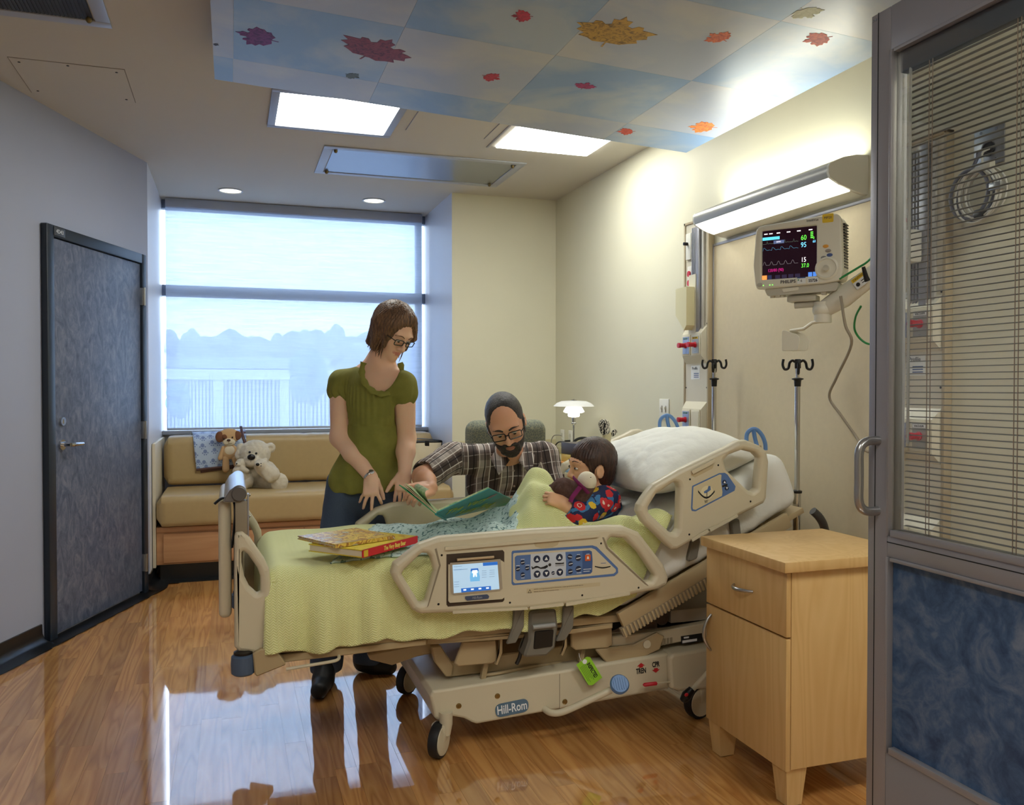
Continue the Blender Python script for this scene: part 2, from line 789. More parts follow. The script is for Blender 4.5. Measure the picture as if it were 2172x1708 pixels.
# ------------------------------------------------------------------ floor of individual planks
def wood_mat(name, c1, c2, c3, rough, coat, scale=(14, 1.0, 14), per_object=True, tone=0.22, spec=0.5, coat_ior=1.5):
    m, t = NEW(name, (180, 130, 80), rough)
    v = t.coord('Object')
    if per_object:
        oi = t.n('ShaderNodeObjectInfo')
        rnd = oi.outputs['Random']
        add = t.n('ShaderNodeVectorMath', operation='ADD')
        comb = t.n('ShaderNodeCombineXYZ')
        t.link(t.math('MULTIPLY', rnd, 37.0), comb.inputs[0])
        t.link(t.math('MULTIPLY', rnd, 91.0), comb.inputs[1])
        t.link(v, add.inputs[0])
        t.link(comb.outputs[0], add.inputs[1])
        v = add.outputs[0]
    mp = t.n('ShaderNodeMapping')
    mp.inputs['Scale'].default_value = scale
    t.link(v, mp.inputs[0])
    big = t.noise(mp.outputs[0], 0.7, 2, 0.5, 0.6)
    rings = t.math('FRACT', t.math('MULTIPLY', big, 9.0))
    rings = t.math('ABSOLUTE', t.math('SUBTRACT', rings, 0.5))
    fine = t.noise(mp.outputs[0], 6.0, 6, 0.7, 0.2)
    fac = t.math('ADD', t.math('MULTIPLY', rings, 0.9), t.math('MULTIPLY', fine, 0.42), clamp=True)
    colr = t.ramp(fac, [(0.15, lin(c3)), (0.45, lin(c2)), (0.85, lin(c1))])
    if per_object:
        hsv = t.n('ShaderNodeHueSaturation')
        t.link(colr, hsv.inputs['Color'])
        t.link(t.math('ADD', t.math('MULTIPLY', rnd, tone * 2), 1 - tone), hsv.inputs['Value'])
        colr = hsv.outputs[0]
    t.link(colr, t.b.inputs['Base Color'])
    t.b.inputs['Coat Weight'].default_value = coat
    t.b.inputs['Coat Roughness'].default_value = 0.035
    t.b.inputs['Coat IOR'].default_value = coat_ior
    t.b.inputs['Specular IOR Level'].default_value = spec
    return m

m_plank = wood_mat('floor_wood', (222, 168, 100), (204, 146, 80), (178, 118, 62), 0.45, 1.0, tone=0.16, spec=0.2, coat_ior=3.0)
m_maple = wood_mat('maple_laminate', (216, 180, 124), (210, 173, 115), (204, 165, 106), 0.42, 0.0, (9, 9, 0.8), False)
m_sofa_wood = wood_mat('sofa_base_laminate', (206, 156, 112), (198, 148, 104), (190, 138, 94), 0.45, 0.0, (0.8, 9, 9), False)

LW_A = Vector((-0.93, 4.913))                     # left wall runs along A + s*D
LW_D = Vector((0.3551, 0.9348)).normalized()
LW_N = Vector((LW_D.y, -LW_D.x))                  # into the room
def lw(s, off=0.0, z=0.0):
    p = LW_A + LW_D * s + LW_N * off
    return Vector((p.x, p.y, z))
S_CORNER = 1.165                                   # arc length of the wall end (bay corner)

floor = MB().lohi((-4.0, -2.6, -0.12), (XR + 0.1, 7.3, -0.006)).build('floor', m_plank)
struct(floor)
PW = 0.075
col_i = 0
x = -1.02
plank_mesh = {}
random.seed(11)
while x < XR - 0.01:
    w = min(PW, XR - x)
    y = 1.75 - random.random() * 0.9
    # left limit follows the cove strip of the slanting wall
    s_here = (x + PW - LW_A.x - LW_N.x * 0.1) / LW_D.x
    y_min = (LW_A + LW_D * 0 + LW_N * 0.1).y
    y_end = 6.16
    if x < -0.42:
        y_end = min(y_end, LW_A.y + (x + 0.01 - LW_A.x - 0.11) / LW_D.x * LW_D.y)
        y_end = LW_A.y + (x - LW_A.x - 0.10) / LW_D.x * LW_D.y
    if y_end < 1.5:
        x += PW
        continue
    while y < y_end:
        L = random.choice((0.8, 0.92, 1.05))
        y1 = min(y + L, y_end)
        if y1 > 1.6 and y1 - y > 0.02:
            key = (round(w, 4), round(y1 - y, 3))
            if key not in plank_mesh:
                mb = MB().lohi((0.0003, 0.0003, -0.006), (w - 0.0003, y1 - y - 0.0003, 0.0))
                me = bpy.data.meshes.new('plank')
                me.from_pydata(mb.V, [], mb.Fc)
                me.materials.append(m_plank)
                plank_mesh[key] = me
            o = bpy.data.objects.new('plank', plank_mesh[key])
            o.location = (x, y, 0)
            COL.objects.link(o)
            o.parent = floor
        y = y1
    x += PW

# ------------------------------------------------------------------ walls and ceiling
th = 0.12
def wall_quad(name, p0, p1, z0, z1, nrm, mat):
    """vertical wall slab from p0 to p1 (2-D), thickness away from the room normal"""
    p0, p1, n = Vector((*p0, 0)), Vector((*p1, 0)), Vector((*nrm, 0)).normalized()
    mb = MB()
    a, b, c, d = p0, p1, p1 - n * th, p0 - n * th
    vs = [(q.x, q.y, z) for z in (z0, z1) for q in (a, b, c, d)]
    mb.add(vs, [(0, 3, 2, 1), (4, 5, 6, 7), (0, 1, 5, 4), (1, 2, 6, 5), (2, 3, 7, 6), (3, 0, 4, 7)])
    return struct(mb.build(name, mat, smooth=0))

pA, pB = lw(-8.1), lw(S_CORNER)
wall_left = wall_quad('wall_left', (pA.x, pA.y), (pB.x, pB.y), 0, CEIL, LW_N, m_wall_grey)
wall_quad('wall_bay_left', (pB.x, pB.y), (XA0, 7.3), 0, CEIL, (1, 0), m_white_paint)
wall_quad('wall_bay_right', (XA1 - 0.001, 7.3), (XA1 - 0.001, YB + 0.0003), 0, CEIL, (-1, 0), m_white_paint)
wall_back = wall_quad('wall_back', (XA1, YB), (XR, YB), 0, CEIL, (0, -1), m_wall_cream)
wall_right = wall_quad('wall_right', (XR, 6.33), (XR, -2.5), 0, CEIL, (-1, 0), m_wall_cream)
wall_quad('wall_front', (XR, -2.5), (-4.0, -2.5), 0, CEIL, (0, 1), m_wall_cream)
struct(MB().lohi((-4.0, -2.6, CEIL), (XR + 0.12, 7.3, CEIL + 0.1)).build('ceiling', m_ceil))
# wall below and beside the window
struct(MB().lohi((XA0, 7.12, 0), (XA1, 7.3, 0.96)).build('wall_bay_sill', m_white_paint))

# coved black base along the slanting wall, round the corner and under the sofa
def cove(name, path, inward):
    """profile swept along a 2-D polyline; inward = +1 / -1 side of the room"""
    prof = [(0.0, 0.10), (0.006, 0.098), (0.008, 0.05), (0.02, 0.022), (0.045, 0.008), (0.105, 0.003), (0.105, 0.0)]
    mb = MB()
    n = len(path)
    P = [Vector(p) for p in path]
    rings = []
    for i in range(n):
        d1 = (P[i] - P[i - 1]).normalized() if i else (P[1] - P[0]).normalized()
        d2 = (P[i + 1] - P[i]).normalized() if i < n - 1 else d1
        n1, n2 = Vector((d1.y, -d1.x)) * inward, Vector((d2.y, -d2.x)) * inward
        m = (n1 + n2)
        m = m / max(m.dot(n1), 0.3)
        rings.append([(P[i].x + m.x * a, P[i].y + m.y * a, z) for a, z in prof])
    k = len(prof)
    vs = [v for r in rings for v in r]
    fs = []
    for i in range(n - 1):
        for j in range(k - 1):
            fs.append((i * k + j, (i + 1) * k + j, (i + 1) * k + j + 1, i * k + j + 1))
    mb.add(vs, fs)
    return struct(mb.build(name, m_cove, smooth=60))

cove('baseboard_left', [tuple(lw(-6.0).xy), tuple(lw(-0.03).xy)], 1)
cove('baseboard_corner', [tuple(lw(1.08).xy), (pB.x, pB.y), (XA0, 6.275)], 1)
# black sheet strip at the foot of the door
mb = MB()
q = [lw(-0.03, 0.0), lw(1.1, 0.0), lw(1.1, 0.105), lw(-0.03, 0.105)]
mb.add([(p.x, p.y, z) for z in (0.0, 0.004) for p in q], [(0, 3, 2, 1), (4, 5, 6, 7), (0, 1, 5, 4), (1, 2, 6, 5), (2, 3, 7, 6), (3, 0, 4, 7)])
struct(mb.build('trim_1', m_cove))
struct(MB().lohi((XA0 + 0.02, 6.11, 0.0), (1.7, 6.26, 0.004)).build('trim_2', m_cove))

# ------------------------------------------------------------------ closet door on the slanting wall
m_frame = M('door_frame_paint', (34, 44, 56), 0.35, mottle=(60, 0.1))
mdoor, t = NEW('door_brushed_blue_laminate', (70, 78, 96), 0.42)
v = t.coord('Object')
mp = t.n('ShaderNodeMapping')
mp.inputs['Scale'].default_value = (9, 9, 5)
t.link(v, mp.inputs[0])
a1 = t.noise(mp.outputs[0], 1.6, 5, 0.62, 1.6)
a2 = t.noise(mp.outputs[0], 5.5, 4, 0.7, 0.8)
fac = t.math('ADD', t.math('MULTIPLY', a1, 0.7), t.math('MULTIPLY', a2, 0.35), clamp=True)
t.link(t.ramp(fac, [(0.36, lin((62, 74, 100))), (0.52, lin((92, 101, 124))), (0.68, lin((120, 126, 144)))]), t.b.inputs['Base Color'])

door = bpy.data.objects.new('door_1', None)
door.location = lw(0.5)
COL.objects.link(door)
struct(door)
door['label'] = 'blue mottled closet door in dark frame on grey wall'
LWM = Matrix(((LW_D.x, LW_N.x, 0, LW_A.x), (LW_D.y, LW_N.y, 0, LW_A.y), (0, 0, 1, 0), (0, 0, 0, 1)))  # local x along wall, y into room
S1 = 1.075
for nm, lo, hi in (('jamb', (-0.005, 0, 0), (0.06, 0.035, 2.17)), ('jamb', (S1 - 0.055, 0, 0), (S1, 0.035, 2.17)), ('head', (0.06, 0, 2.11), (S1 - 0.055, 0.035, 2.17))):
    MB().lohi(lo, hi, LWM, 0.004).build(nm, m_frame, door)
leaf = MB().lohi((0.066, 0.002, 0.02), (S1 - 0.061, 0.022, 2.104), LWM, 0.002).build('leaf', mdoor, door)
for z in (1.9, 1.05, 0.2):
    h = MB().lohi((S1 - 0.062, 0.02, z - 0.055), (S1 - 0.04, 0.042, z + 0.055), LWM, 0.003)
    h.cyl((S1 - 0.05, 0.045, z - 0.057), (S1 - 0.05, 0.045, z + 0.057), 0.008, 10, M4=LWM)
    h.build('hinge', m_steel, door)
hz = 1.015
mb = MB().cyl((0.13, 0.022, hz), (0.13, 0.032, hz), 0.028, 20, M4=LWM)
mb.cyl((0.13, 0.03, hz), (0.13, 0.075, hz), 0.011, 12, M4=LWM)
mb.tube(smooth_path([(0.13, 0.075, hz), (0.16, 0.08, hz), (0.2, 0.08, hz), (0.245, 0.078, hz)]), [0.011] * 18 + [0.008], 10, M4=LWM, flat=(1, 0.8))
mb.build('lever_handle', m_chrome, leaf)
mb = MB().cyl((0.13, 0.022, 1.14), (0.13, 0.036, 1.14), 0.023, 20, M4=LWM)
mb.lohi((0.127, 0.035, 1.128), (0.133, 0.04, 1.152), LWM)
mb.build('lock_cylinder', m_chrome, leaf)
MB().lohi((0.062, 0.0, 0.98), (0.068, 0.026, 1.14), LWM).build('strike_plate', m_darkmetal, door)
sign = MB().lohi((0.056, 0.035, 2.118), (0.156, 0.0385, 2.162), LWM, 0.001).build('room_number_plate', M('sign_grey', (58, 62, 70), 0.5), door)
# lettering faces the room: local x of text must run with wall direction as seen from the room
text('room_number', '4D43', 0.03, frame_mat(lw(0.106, 0.0392, 2.14), (LW_D.x, LW_D.y, 0), (0, 0, 1)), M('sign_white', (225, 228, 230), 0.5), sign)

# ------------------------------------------------------------------ window, frame, roller shade
m_winframe = M('window_frame_aluminium', (118, 128, 146), 0.4, 0.3)
win = bpy.data.objects.new('window_1', None)
win.location = ((XA0 + XA1) / 2, 7.15, 0.99)
COL.objects.link(win)
struct(win)
win['label'] = 'wide two-pane window behind the roller shade in the bay'
zs, zm0, zm1, zt = 0.985, 2.04, 2.125, 2.72
MB().lohi((XA0, 7.14, 0.95), (XA1, 7.22, zs), bev=0.004).build('sill_rail', m_winframe, win)
MB().lohi((XA0, 7.13, zm0), (XA1, 7.22, zm1), bev=0.004).build('mullion', m_winframe, win)
MB().lohi((XA0, 7.13, zt), (XA1, 7.22, CEIL), bev=0.004).build('head_rail', m_winframe, win)
MB().lohi((XA1 - 0.075, 7.135, zs), (XA1 - 0.035, 7.22, zt), bev=0.004).build('side_rail', m_winframe, win)
mg, t = NEW('clear_glass', (255, 255, 255), 0.0)
gl = t.n('ShaderNodeBsdfGlossy')
gl.inputs['Roughness'].default_value = 0.0
tr = t.n('ShaderNodeBsdfTransparent')
tr.inputs['Color'].default_value = (0.985, 0.99, 0.985, 1)
fr = t.n('ShaderNodeFresnel')
fr.inputs[0].default_value = 1.3
mx = t.n('ShaderNodeMixShader')
t.link(fr.outputs[0], mx.inputs[0])
t.link(tr.outputs[0], mx.inputs[1])
t.link(gl.outputs[0], mx.inputs[2])
t.link(mx.outputs[0], t.out.inputs['Surface'])
for z0, z1 in ((zs, zm0), (zm1, zt)):
    MB().lohi((XA0, 7.17, z0), (XA1 - 0.04, 7.178, z1)).build('pane', mg, win)
struct(MB().lohi((XA0, 7.02, 0.955), (XA1, 7.15, 0.985), bev=0.004).build('trim_3', M('sill_grey', (150, 156, 168), 0.5)))

ms, t = NEW('roller_shade_fabric', (210, 222, 238), 0.9)
v = t.coord('Object', (3, 1, 160))
w1 = t.noise(v, 3.0, 4, 0.7)
v2 = t.coord('Object', (1.2, 1, 26))
w2 = t.noise(v2, 3.0, 3, 0.6)
wv = t.math('ADD', t.math('MULTIPLY', w1, 0.5), t.math('MULTIPLY', w2, 0.5))
opn = t.math('ADD', t.math('MULTIPLY', wv, 0.34), 0.16)
trl = t.n('ShaderNodeBsdfTranslucent')
trl.inputs['Color'].default_value = (*lin((208, 220, 236)), 1)
dif = t.n('ShaderNodeBsdfDiffuse')
dif.inputs['Color'].default_value = (*lin((205, 212, 224)), 1)
mx1 = t.n('ShaderNodeMixShader')
mx1.inputs[0].default_value = 0.5
t.link(trl.outputs[0], mx1.inputs[1])
t.link(dif.outputs[0], mx1.inputs[2])
trp = t.n('ShaderNodeBsdfRefraction')
trp.inputs['Color'].default_value = (0.9, 0.95, 1.0, 1)
trp.inputs['IOR'].default_value = 1.0
trp.inputs['Roughness'].default_value = 0.14
mx2 = t.n('ShaderNodeMixShader')
t.link(opn, mx2.inputs[0])
t.link(mx1.outputs[0], mx2.inputs[1])
t.link(trp.outputs[0], mx2.inputs[2])
t.link(mx2.outputs[0], t.out.inputs['Surface'])
shade = thing('roller_shade', 'pale translucent roller shade pulled down over the window', 'shade', (0.53, YW, 2.75))
MB().lohi((XA0 + 0.032, YW, 1.0), (XA1 - 0.045, YW + 0.0012, 2.72)).build('fabric', ms, shade)
MB().lohi((XA0 + 0.032, YW - 0.03, 2.712), (XA1 - 0.045, YW + 0.05, CEIL - 0.001), bev=0.01).build('cassette', M('cassette_grey', (158, 166, 184), 0.5), shade)
MB().lohi((XA0 + 0.034, YW - 0.008, 0.988), (XA1 - 0.047, YW + 0.008, 1.006), bev=0.004).build('hem_bar', M('hem_grey', (170, 176, 186), 0.5), shade)
# ------------------------------------------------------------------ ceiling fittings
m_lens = M('light_lens', (240, 244, 244), 0.4, emit=((250, 252, 246), 12.0))
def troffer(x0, x1, y0, y1, fw, label, lens_mat=None):
    o = thing('ceiling_light', label, 'light', ((x0 + x1) / 2, (y0 + y1) / 2, CEIL), 'recessed square ceiling lights')
    mb = MB()
    z0, z1 = CEIL - 0.012, CEIL
    if fw > 0:
        for lo, hi in (((x0, y0), (x1, y0 + fw)), ((x0, y1 - fw), (x1, y1)), ((x0, y0 + fw), (x0 + fw, y1 - fw)), ((x1 - fw, y0 + fw), (x1, y1 - fw))):
            mb.lohi((*lo, z0), (*hi, z1), bev=0.003)
        mb.build('frame', M('light_frame', (150, 156, 172), 0.45, 0.2), o)
    MB().lohi((x0 + fw, y0 + fw, CEIL - 0.008), (x1 - fw, y1 - fw, CEIL - 0.003), bev=0.002).build('lens', lens_mat or m_lens, o)
    return o
troffer(0.195, 0.88, 4.30, 4.935, 0.042, 'grey-framed lit ceiling light to the left, over the foot of the bed')
troffer(1.534, 2.132, 4.335, 4.935, 0.0, 'frameless lit ceiling light to the right, near the cream wall')

m_lens_fill = M('fill_lens_entry', (240, 244, 244), 0.4, emit=((250, 251, 244), 9.0))
troffer(-0.75, -0.15, 0.1, 0.7, 0.0, 'added unseen ceiling fill light near the room entrance, to the left', M('fill_lens_entry_left', (240, 244, 244), 0.4, emit=((250, 251, 244), 15.0)))  # added out of view to light the door leaf and the people from the front
troffer(0.6, 1.2, -0.9, -0.3, 0.0, 'added unseen ceiling fill light near the room entrance, to the right', m_lens_fill)  # second unseen fitting, added as front fill
troffer(1.6, 2.2, 0.55, 1.15, 0.0, 'added unseen ceiling fill light behind the sliding door by the right wall', M('fill_lens_entry_right', (240, 244, 244), 0.4, emit=((250, 251, 244), 15.0)))  # added out of view to brighten the near right wall

m_ventsteel = M('vent_steel', (150, 154, 162), 0.28, 0.9)
m_ventgrille, t = NEW('vent_perforated', (38, 38, 42), 0.5)
def vent(name, label, x0, x1, y0, y1, panel_mat, ribs):
    o = thing(name, label, 'vent', ((x0 + x1) / 2, (y0 + y1) / 2, CEIL))
    fw = 0.055
    z0, z1 = CEIL - 0.008, CEIL
    mb = MB()
    for lo, hi in (((x0, y0), (x1, y0 + fw)), ((x0, y1 - fw), (x1, y1)), ((x0, y0 + fw), (x0 + fw, y1 - fw)), ((x1 - fw, y0 + fw), (x1, y1 - fw))):
        mb.lohi((*lo, z0), (*hi, z1), bev=0.002)
    mb.build('frame', M('vent_frame', (170, 174, 184), 0.4, 0.3), o)
    p = MB().lohi((x0 + fw + 0.006, y0 + fw + 0.006, CEIL - 0.004), (x1 - fw - 0.006, y1 - fw - 0.006, CEIL - 0.001)).build('panel', panel_mat, o)
    if ribs:
        mb = MB()
        n = int((x1 - x0 - 2 * fw) / 0.014)
        for k in range(n):
            xx = x0 + fw + 0.008 + k * 0.014
            mb.lohi((xx, y0 + fw + 0.008, CEIL - 0.007), (xx + 0.007, y1 - fw - 0.008, CEIL - 0.004))
        tag(mb.build('louvre_ribs', m_ventgrille, p), kind='stuff')
    for xx in (x0 + fw + 0.02, x1 - fw - 0.02):
        for yy in (y0 + fw + 0.02, y1 - fw - 0.02):
            MB().lathe([(0.012, 0), (0.012, -0.012), (0.006, -0.02), (0, -0.021)], T(xx, yy, CEIL - 0.004), 10).build('screw', M('brass_screw', (120, 104, 70), 0.35, 1.0), o)
    return o
vent('ceiling_vent', 'long polished steel ceiling panel before the window bay', 0.54, 1.837, 5.225, 5.905, m_ventsteel, False)
vent('ceiling_vent', 'dark ribbed return-air grille over the slanting grey wall', -1.75, -0.453, 3.1, 3.80, m_ventgrille, True)

ap = thing('access_panel', 'square flush access panel in the ceiling above the closet door', 'panel', (-0.7, 4.52, CEIL))
MB().lohi((-0.937, 4.283, CEIL - 0.0012), (-0.46, 4.762, CEIL + 0.0)).build('gap', M('gap_dark', (120, 112, 100), 0.8), ap)
MB().lohi((-0.934, 4.286, CEIL - 0.0022), (-0.463, 4.759, CEIL - 0.0002)).build('cover', m_ceil, ap)
for xx, yy in ((-0.9, 4.33), (-0.9, 4.72), (-0.5, 4.33), (-0.5, 4.72), (-0.7, 4.31)):
    MB().lathe([(0.006, 0), (0.006, -0.002), (0, -0.003)], T(xx, yy, CEIL - 0.002), 8).build('screw', m_darkmetal, ap)

for (xx, yy), lb in (((0.0, 6.65), 'round recessed downlight over the left end of the sofa'), ((1.065, 6.647), 'round recessed downlight over the right end of the sofa')):
    o = thing('downlight', lb, 'light', (xx, yy, CEIL), 'downlights in the window bay')
    MB().lathe([(0.088, 0.0), (0.09, -0.006), (0.08, -0.008), (0.076, -0.002)], T(xx, yy, CEIL), 32, cap=False).build('trim_ring', M('downlight_trim', (190, 196, 206), 0.4), o)
    MB().lathe([(0.0765, -0.003), (0.06, -0.0015), (0.0, -0.001)], T(xx, yy, CEIL), 32).build('reflector', M('downlight_reflector', (235, 235, 215), 0.25, emit=((255, 246, 214), 1.6)), o)

for a, b, w in (((861, 275), (884, 236), 0.003), ((1033, 312), (1080, 266), 0.012), ((1027, 294), (1056, 262), 0.003)):
    p, q = at(*a, Z=CEIL), at(*b, Z=CEIL)
    q.y = min(q.y, p.y - 0.2)
    struct(MB().lohi((p.x - w / 2, q.y, CEIL - 0.004), (p.x + w / 2, p.y, CEIL)).build('trim_4', M('track_grey', (150, 150, 160), 0.4, 0.4)))

# ------------------------------------------------------------------ tilted printed sky panel hanging under the ceiling
PB = (2.535 - 2.65) / (2.238 + 0.063)
def pz_at(x):
    return 2.65 + PB * (x + 0.063)
def sky_tile_mat(name, base, cloud, amt):
    m, t = NEW(name, (150, 170, 200), 0.32)
    v = t.coord('Object')
    n1 = t.noise(v, 1.9, 5, 0.55, 0.4)
    c = t.ramp(n1, [(0.46, lin(base)), (0.62, lin(cloud)), (0.72, lin(cloud))])
    t.link(t.mix(amt, lin(base), c), t.b.inputs['Base Color'])
    return m
m_sky_blue = sky_tile_mat('sky_print_blue', (118, 152, 196), (184, 190, 192), 0.6)
m_sky_pale = sky_tile_mat('sky_print_pale', (160, 170, 192), (192, 192, 188), 0.7)
panel = thing('sky_ceiling_panel', 'hanging ceiling panel printed with sky tiles and maple leaves', 'panel', (1.09, 3.0, 2.6))
xs = [-0.063, 0.013, 0.598, 1.18, 1.768, 2.238]
ys = [1.28, 1.86, 2.445, 3.03, 3.61, 3.885]
for i in range(5):
    for j in range(5):
        x0, x1, y0, y1 = xs[i], xs[i + 1], ys[j], ys[j + 1]
        g = 0.0004
        vs = []
        for dz in (0.0, 0.012):
            for x_, y_ in ((x0 + g, y0 + g), (x1 - g, y0 + g), (x1 - g, y1 - g), (x0 + g, y1 - g)):
                vs.append((x_, y_, pz_at(x_) + dz))
        mb = MB().add(vs, [(0, 3, 2, 1), (4, 5, 6, 7), (0, 1, 5, 4), (1, 2, 6, 5), (2, 3, 7, 6), (3, 0, 4, 7)])
        mb.build('tile', m_sky_blue if (i + j) % 2 == 0 else m_sky_pale, panel, smooth=0)
for x_, y_ in ((0.1, 3.7), (2.1, 3.7), (0.1, 1.5), (2.1, 1.5)):
    MB().cyl((x_, y_, pz_at(x_) + 0.012), (x_, y_, CEIL), 0.004, 8).build('hanger_rod', m_steel, panel)

# half outline of a maple leaf (x>=0), stem at bottom
LEAF = [(0.0, 1.0), (0.09, 0.86), (0.22, 0.84), (0.19, 0.64), (0.32, 0.58), (0.44, 0.70), (0.60, 0.68), (0.60, 0.55), (0.76, 0.52), (0.98, 0.48), (0.84, 0.34), (0.88, 0.20),
        (0.66, 0.10), (0.74, -0.04), (0.52, -0.12), (0.34, -0.24), (0.12, -0.20), (0.02, -0.20), (0.02, -0.42)]
def leaf_mat(name, col, vein):
    m, t = NEW(name, col, 0.6)
    v = t.coord('Object')
    n = t.noise(v, 34, 4, 0.7, 1.5)
    t.link(t.ramp(n, [(0.35, lin(vein)), (0.55, lin(col))]), t.b.inputs['Base Color'])
    return m
leaves = [  # x, y, size (half width), direction of the tip in plan (deg from +X), colour, vein, flatten
    (0.098, 3.346, 0.085, 190, (120, 60, 140), (70, 40, 110)),
    (0.533, 3.27, 0.135, -70, (138, 70, 100), (84, 46, 84)),
    (1.294, 2.754, 0.135, -95, (190, 150, 60), (110, 84, 40)),
    (0.955, 2.771, 0.042, 160, (190, 40, 70), (120, 20, 50)),
    (1.021, 3.344, 0.045, 10, (196, 46, 70), (130, 24, 50)),
    (1.403, 3.264, 0.044, -90, (170, 40, 110), (110, 20, 80)),
    (1.811, 3.718, 0.048, 150, (214, 84, 64), (170, 50, 40)),
    (2.10, 3.50, 0.075, 160, (226, 130, 50), (150, 60, 30)),
    (1.646, 2.639, 0.05, 200, (222, 110, 60), (180, 70, 40)),
    (1.965, 2.509, 0.056, 130, (226, 96, 66), (180, 60, 40)),
    (1.808, 2.362, 0.05, 30, (206, 208, 180), (190, 192, 160)),
    (0.487, 3.582, 0.035, 20, (100, 120, 136), (80, 100, 120)),
    (-0.05, 3.49, 0.012, 20, (70, 80, 110), (60, 70, 100))]
tilt = math.atan(PB)
for k, (lx, ly, ls, ang, c, vn) in enumerate(leaves):
    poly = [(p[0], p[1] - 0.3) for p in LEAF] + [(-p[0], p[1] - 0.3) for p in reversed(LEAF[1:])]
    random.seed(k)
    poly = [(p[0] * ls * 1.12 * random.uniform(0.95, 1.05), p[1] * ls * 1.3 * random.uniform(0.96, 1.04)) for p in poly]
    M4 = T(lx, ly, pz_at(lx) - 0.0006) @ RY(-tilt) @ RZ(math.radians(ang - 90))
    plate('leaf', [poly], 0.0008, M4, leaf_mat('leaf_print_%d' % k, c, vn), panel, smooth=0)

# ------------------------------------------------------------------ outside, seen through the shade
m_out_white = M('outside_concrete', (206, 210, 214), 0.8)
m_out_lou = M('outside_louvre', (70, 82, 106), 0.8)
m_haze_tree = M('outside_trees_hazed', (150, 156, 176), 0.95, mottle=(0.4, 0.25))  # blue-grey of distance haze is mixed into the leaf colour
m_tree = M('outside_tree_leaves', (104, 126, 116), 0.95, mottle=(2.0, 0.3))
struct(MB().lohi((-80, 9, -9.2), (120, 200, -9.0)).build('ground_outside', M('outside_ground', (120, 124, 128), 0.9)))
bd = thing('parking_building', 'white framed concrete building with ribbed bays outside the window', 'building', (2.5, 42, -9))
YO = 42.0
a, b = at(300, 783, Y=YO), at(760, 806, Y=YO)
MB().lohi((a.x, YO, b.z), (b.x, YO + 6, a.z)).build('parapet', m_out_white, bd)
for x0, x1 in ((452, 474), (594, 614), (330, 345), (735, 752)):
    p, q = at(x0, 800, Y=YO), at(x1, 960, Y=YO)
    MB().lohi((p.x, YO + 0.1, -9), (q.x, YO + 0.8, p.z)).build('pier', m_out_white, bd)
for x0, x1 in ((345, 452), (474, 594), (614, 735)):
    p, q = at(x0, 806, Y=YO), at(x1, 960, Y=YO)
    MB().lohi((p.x, YO + 0.7, -9), (q.x, YO + 1.0, p.z)).build('bay', m_out_lou, bd)
    n = 14
    for k in range(n):
        xx = p.x + (q.x - p.x) * (k + 0.5) / n
        MB().lohi((xx - 0.05, YO + 0.5, -9), (xx + 0.05, YO + 0.7, p.z)).build('fin', m_out_white, bd)
p, q = at(380, 757, Y=YO + 2), at(700, 783, Y=YO + 2)
MB().lohi((p.x, YO + 2, q.z), (q.x, YO + 8, p.z)).build('upper_storey', M('outside_upper', (150, 160, 178), 0.8), bd)

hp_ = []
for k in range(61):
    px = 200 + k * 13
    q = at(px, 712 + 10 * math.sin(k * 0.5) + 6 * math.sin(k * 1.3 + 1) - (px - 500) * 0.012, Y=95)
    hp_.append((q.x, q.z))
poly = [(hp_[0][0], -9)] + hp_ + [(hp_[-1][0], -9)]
struct(MB().prism(poly, -12, 0, frame_mat((0, 95, 0), (1, 0, 0), (0, 0, 1))).build('hills_outside', M('outside_hills_hazed', (150, 156, 176), 0.95, mottle=(0.3, 0.12)), smooth=0))  # haze painted into the slope colour, same tone as the far trees
def blob_tree(name, label, px, py, Y, rpx, hpx, mat, seed, n=9):
    rs = np.random.RandomState(seed)
    c = at(px, py, Y=Y)
    mp_ = mpp(c)
    R, Hh = rpx * mp_, hpx * mp_
    s = SDF(np.array(c) - np.array([R * 1.5, R * 1.5, Hh * 1.5]), np.array(c) + np.array([R * 1.5, R * 1.5, Hh * 1.5]), max(R, Hh) / 14)
    for _ in range(n):
        d = rs.normal(size=3)
        d /= np.linalg.norm(d)
        s.ell(np.array(c) + d * np.array([R, R, Hh]) * 0.55, np.array([R, R, Hh]) * rs.uniform(0.35, 0.55), k=R * 0.1)
    o = thing(name, label, 'tree', (c.x, c.y, -9))
    sdf_obj('crown', s, mat, o, 1)
    MB().tube([(c.x, c.y, -9), (c.x, c.y, c.z)], R * 0.08, 8).build('trunk', m_haze_tree, o)
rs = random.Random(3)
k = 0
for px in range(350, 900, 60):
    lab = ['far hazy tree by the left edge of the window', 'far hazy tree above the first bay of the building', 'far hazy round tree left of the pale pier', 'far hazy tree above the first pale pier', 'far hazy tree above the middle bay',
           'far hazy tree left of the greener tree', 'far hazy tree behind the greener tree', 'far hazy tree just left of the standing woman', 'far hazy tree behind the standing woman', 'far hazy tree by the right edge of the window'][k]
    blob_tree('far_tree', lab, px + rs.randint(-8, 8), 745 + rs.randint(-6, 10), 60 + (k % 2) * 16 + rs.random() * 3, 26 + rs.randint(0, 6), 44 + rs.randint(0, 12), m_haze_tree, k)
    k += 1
blob_tree('street_tree', 'greener tree in front of the white building outside', 655, 800, 32, 42, 70, m_tree, 50, 14)
blob_tree('street_tree', 'green bush in front of the first bay outside', 378, 850, 32, 30, 40, m_tree, 51, 10)
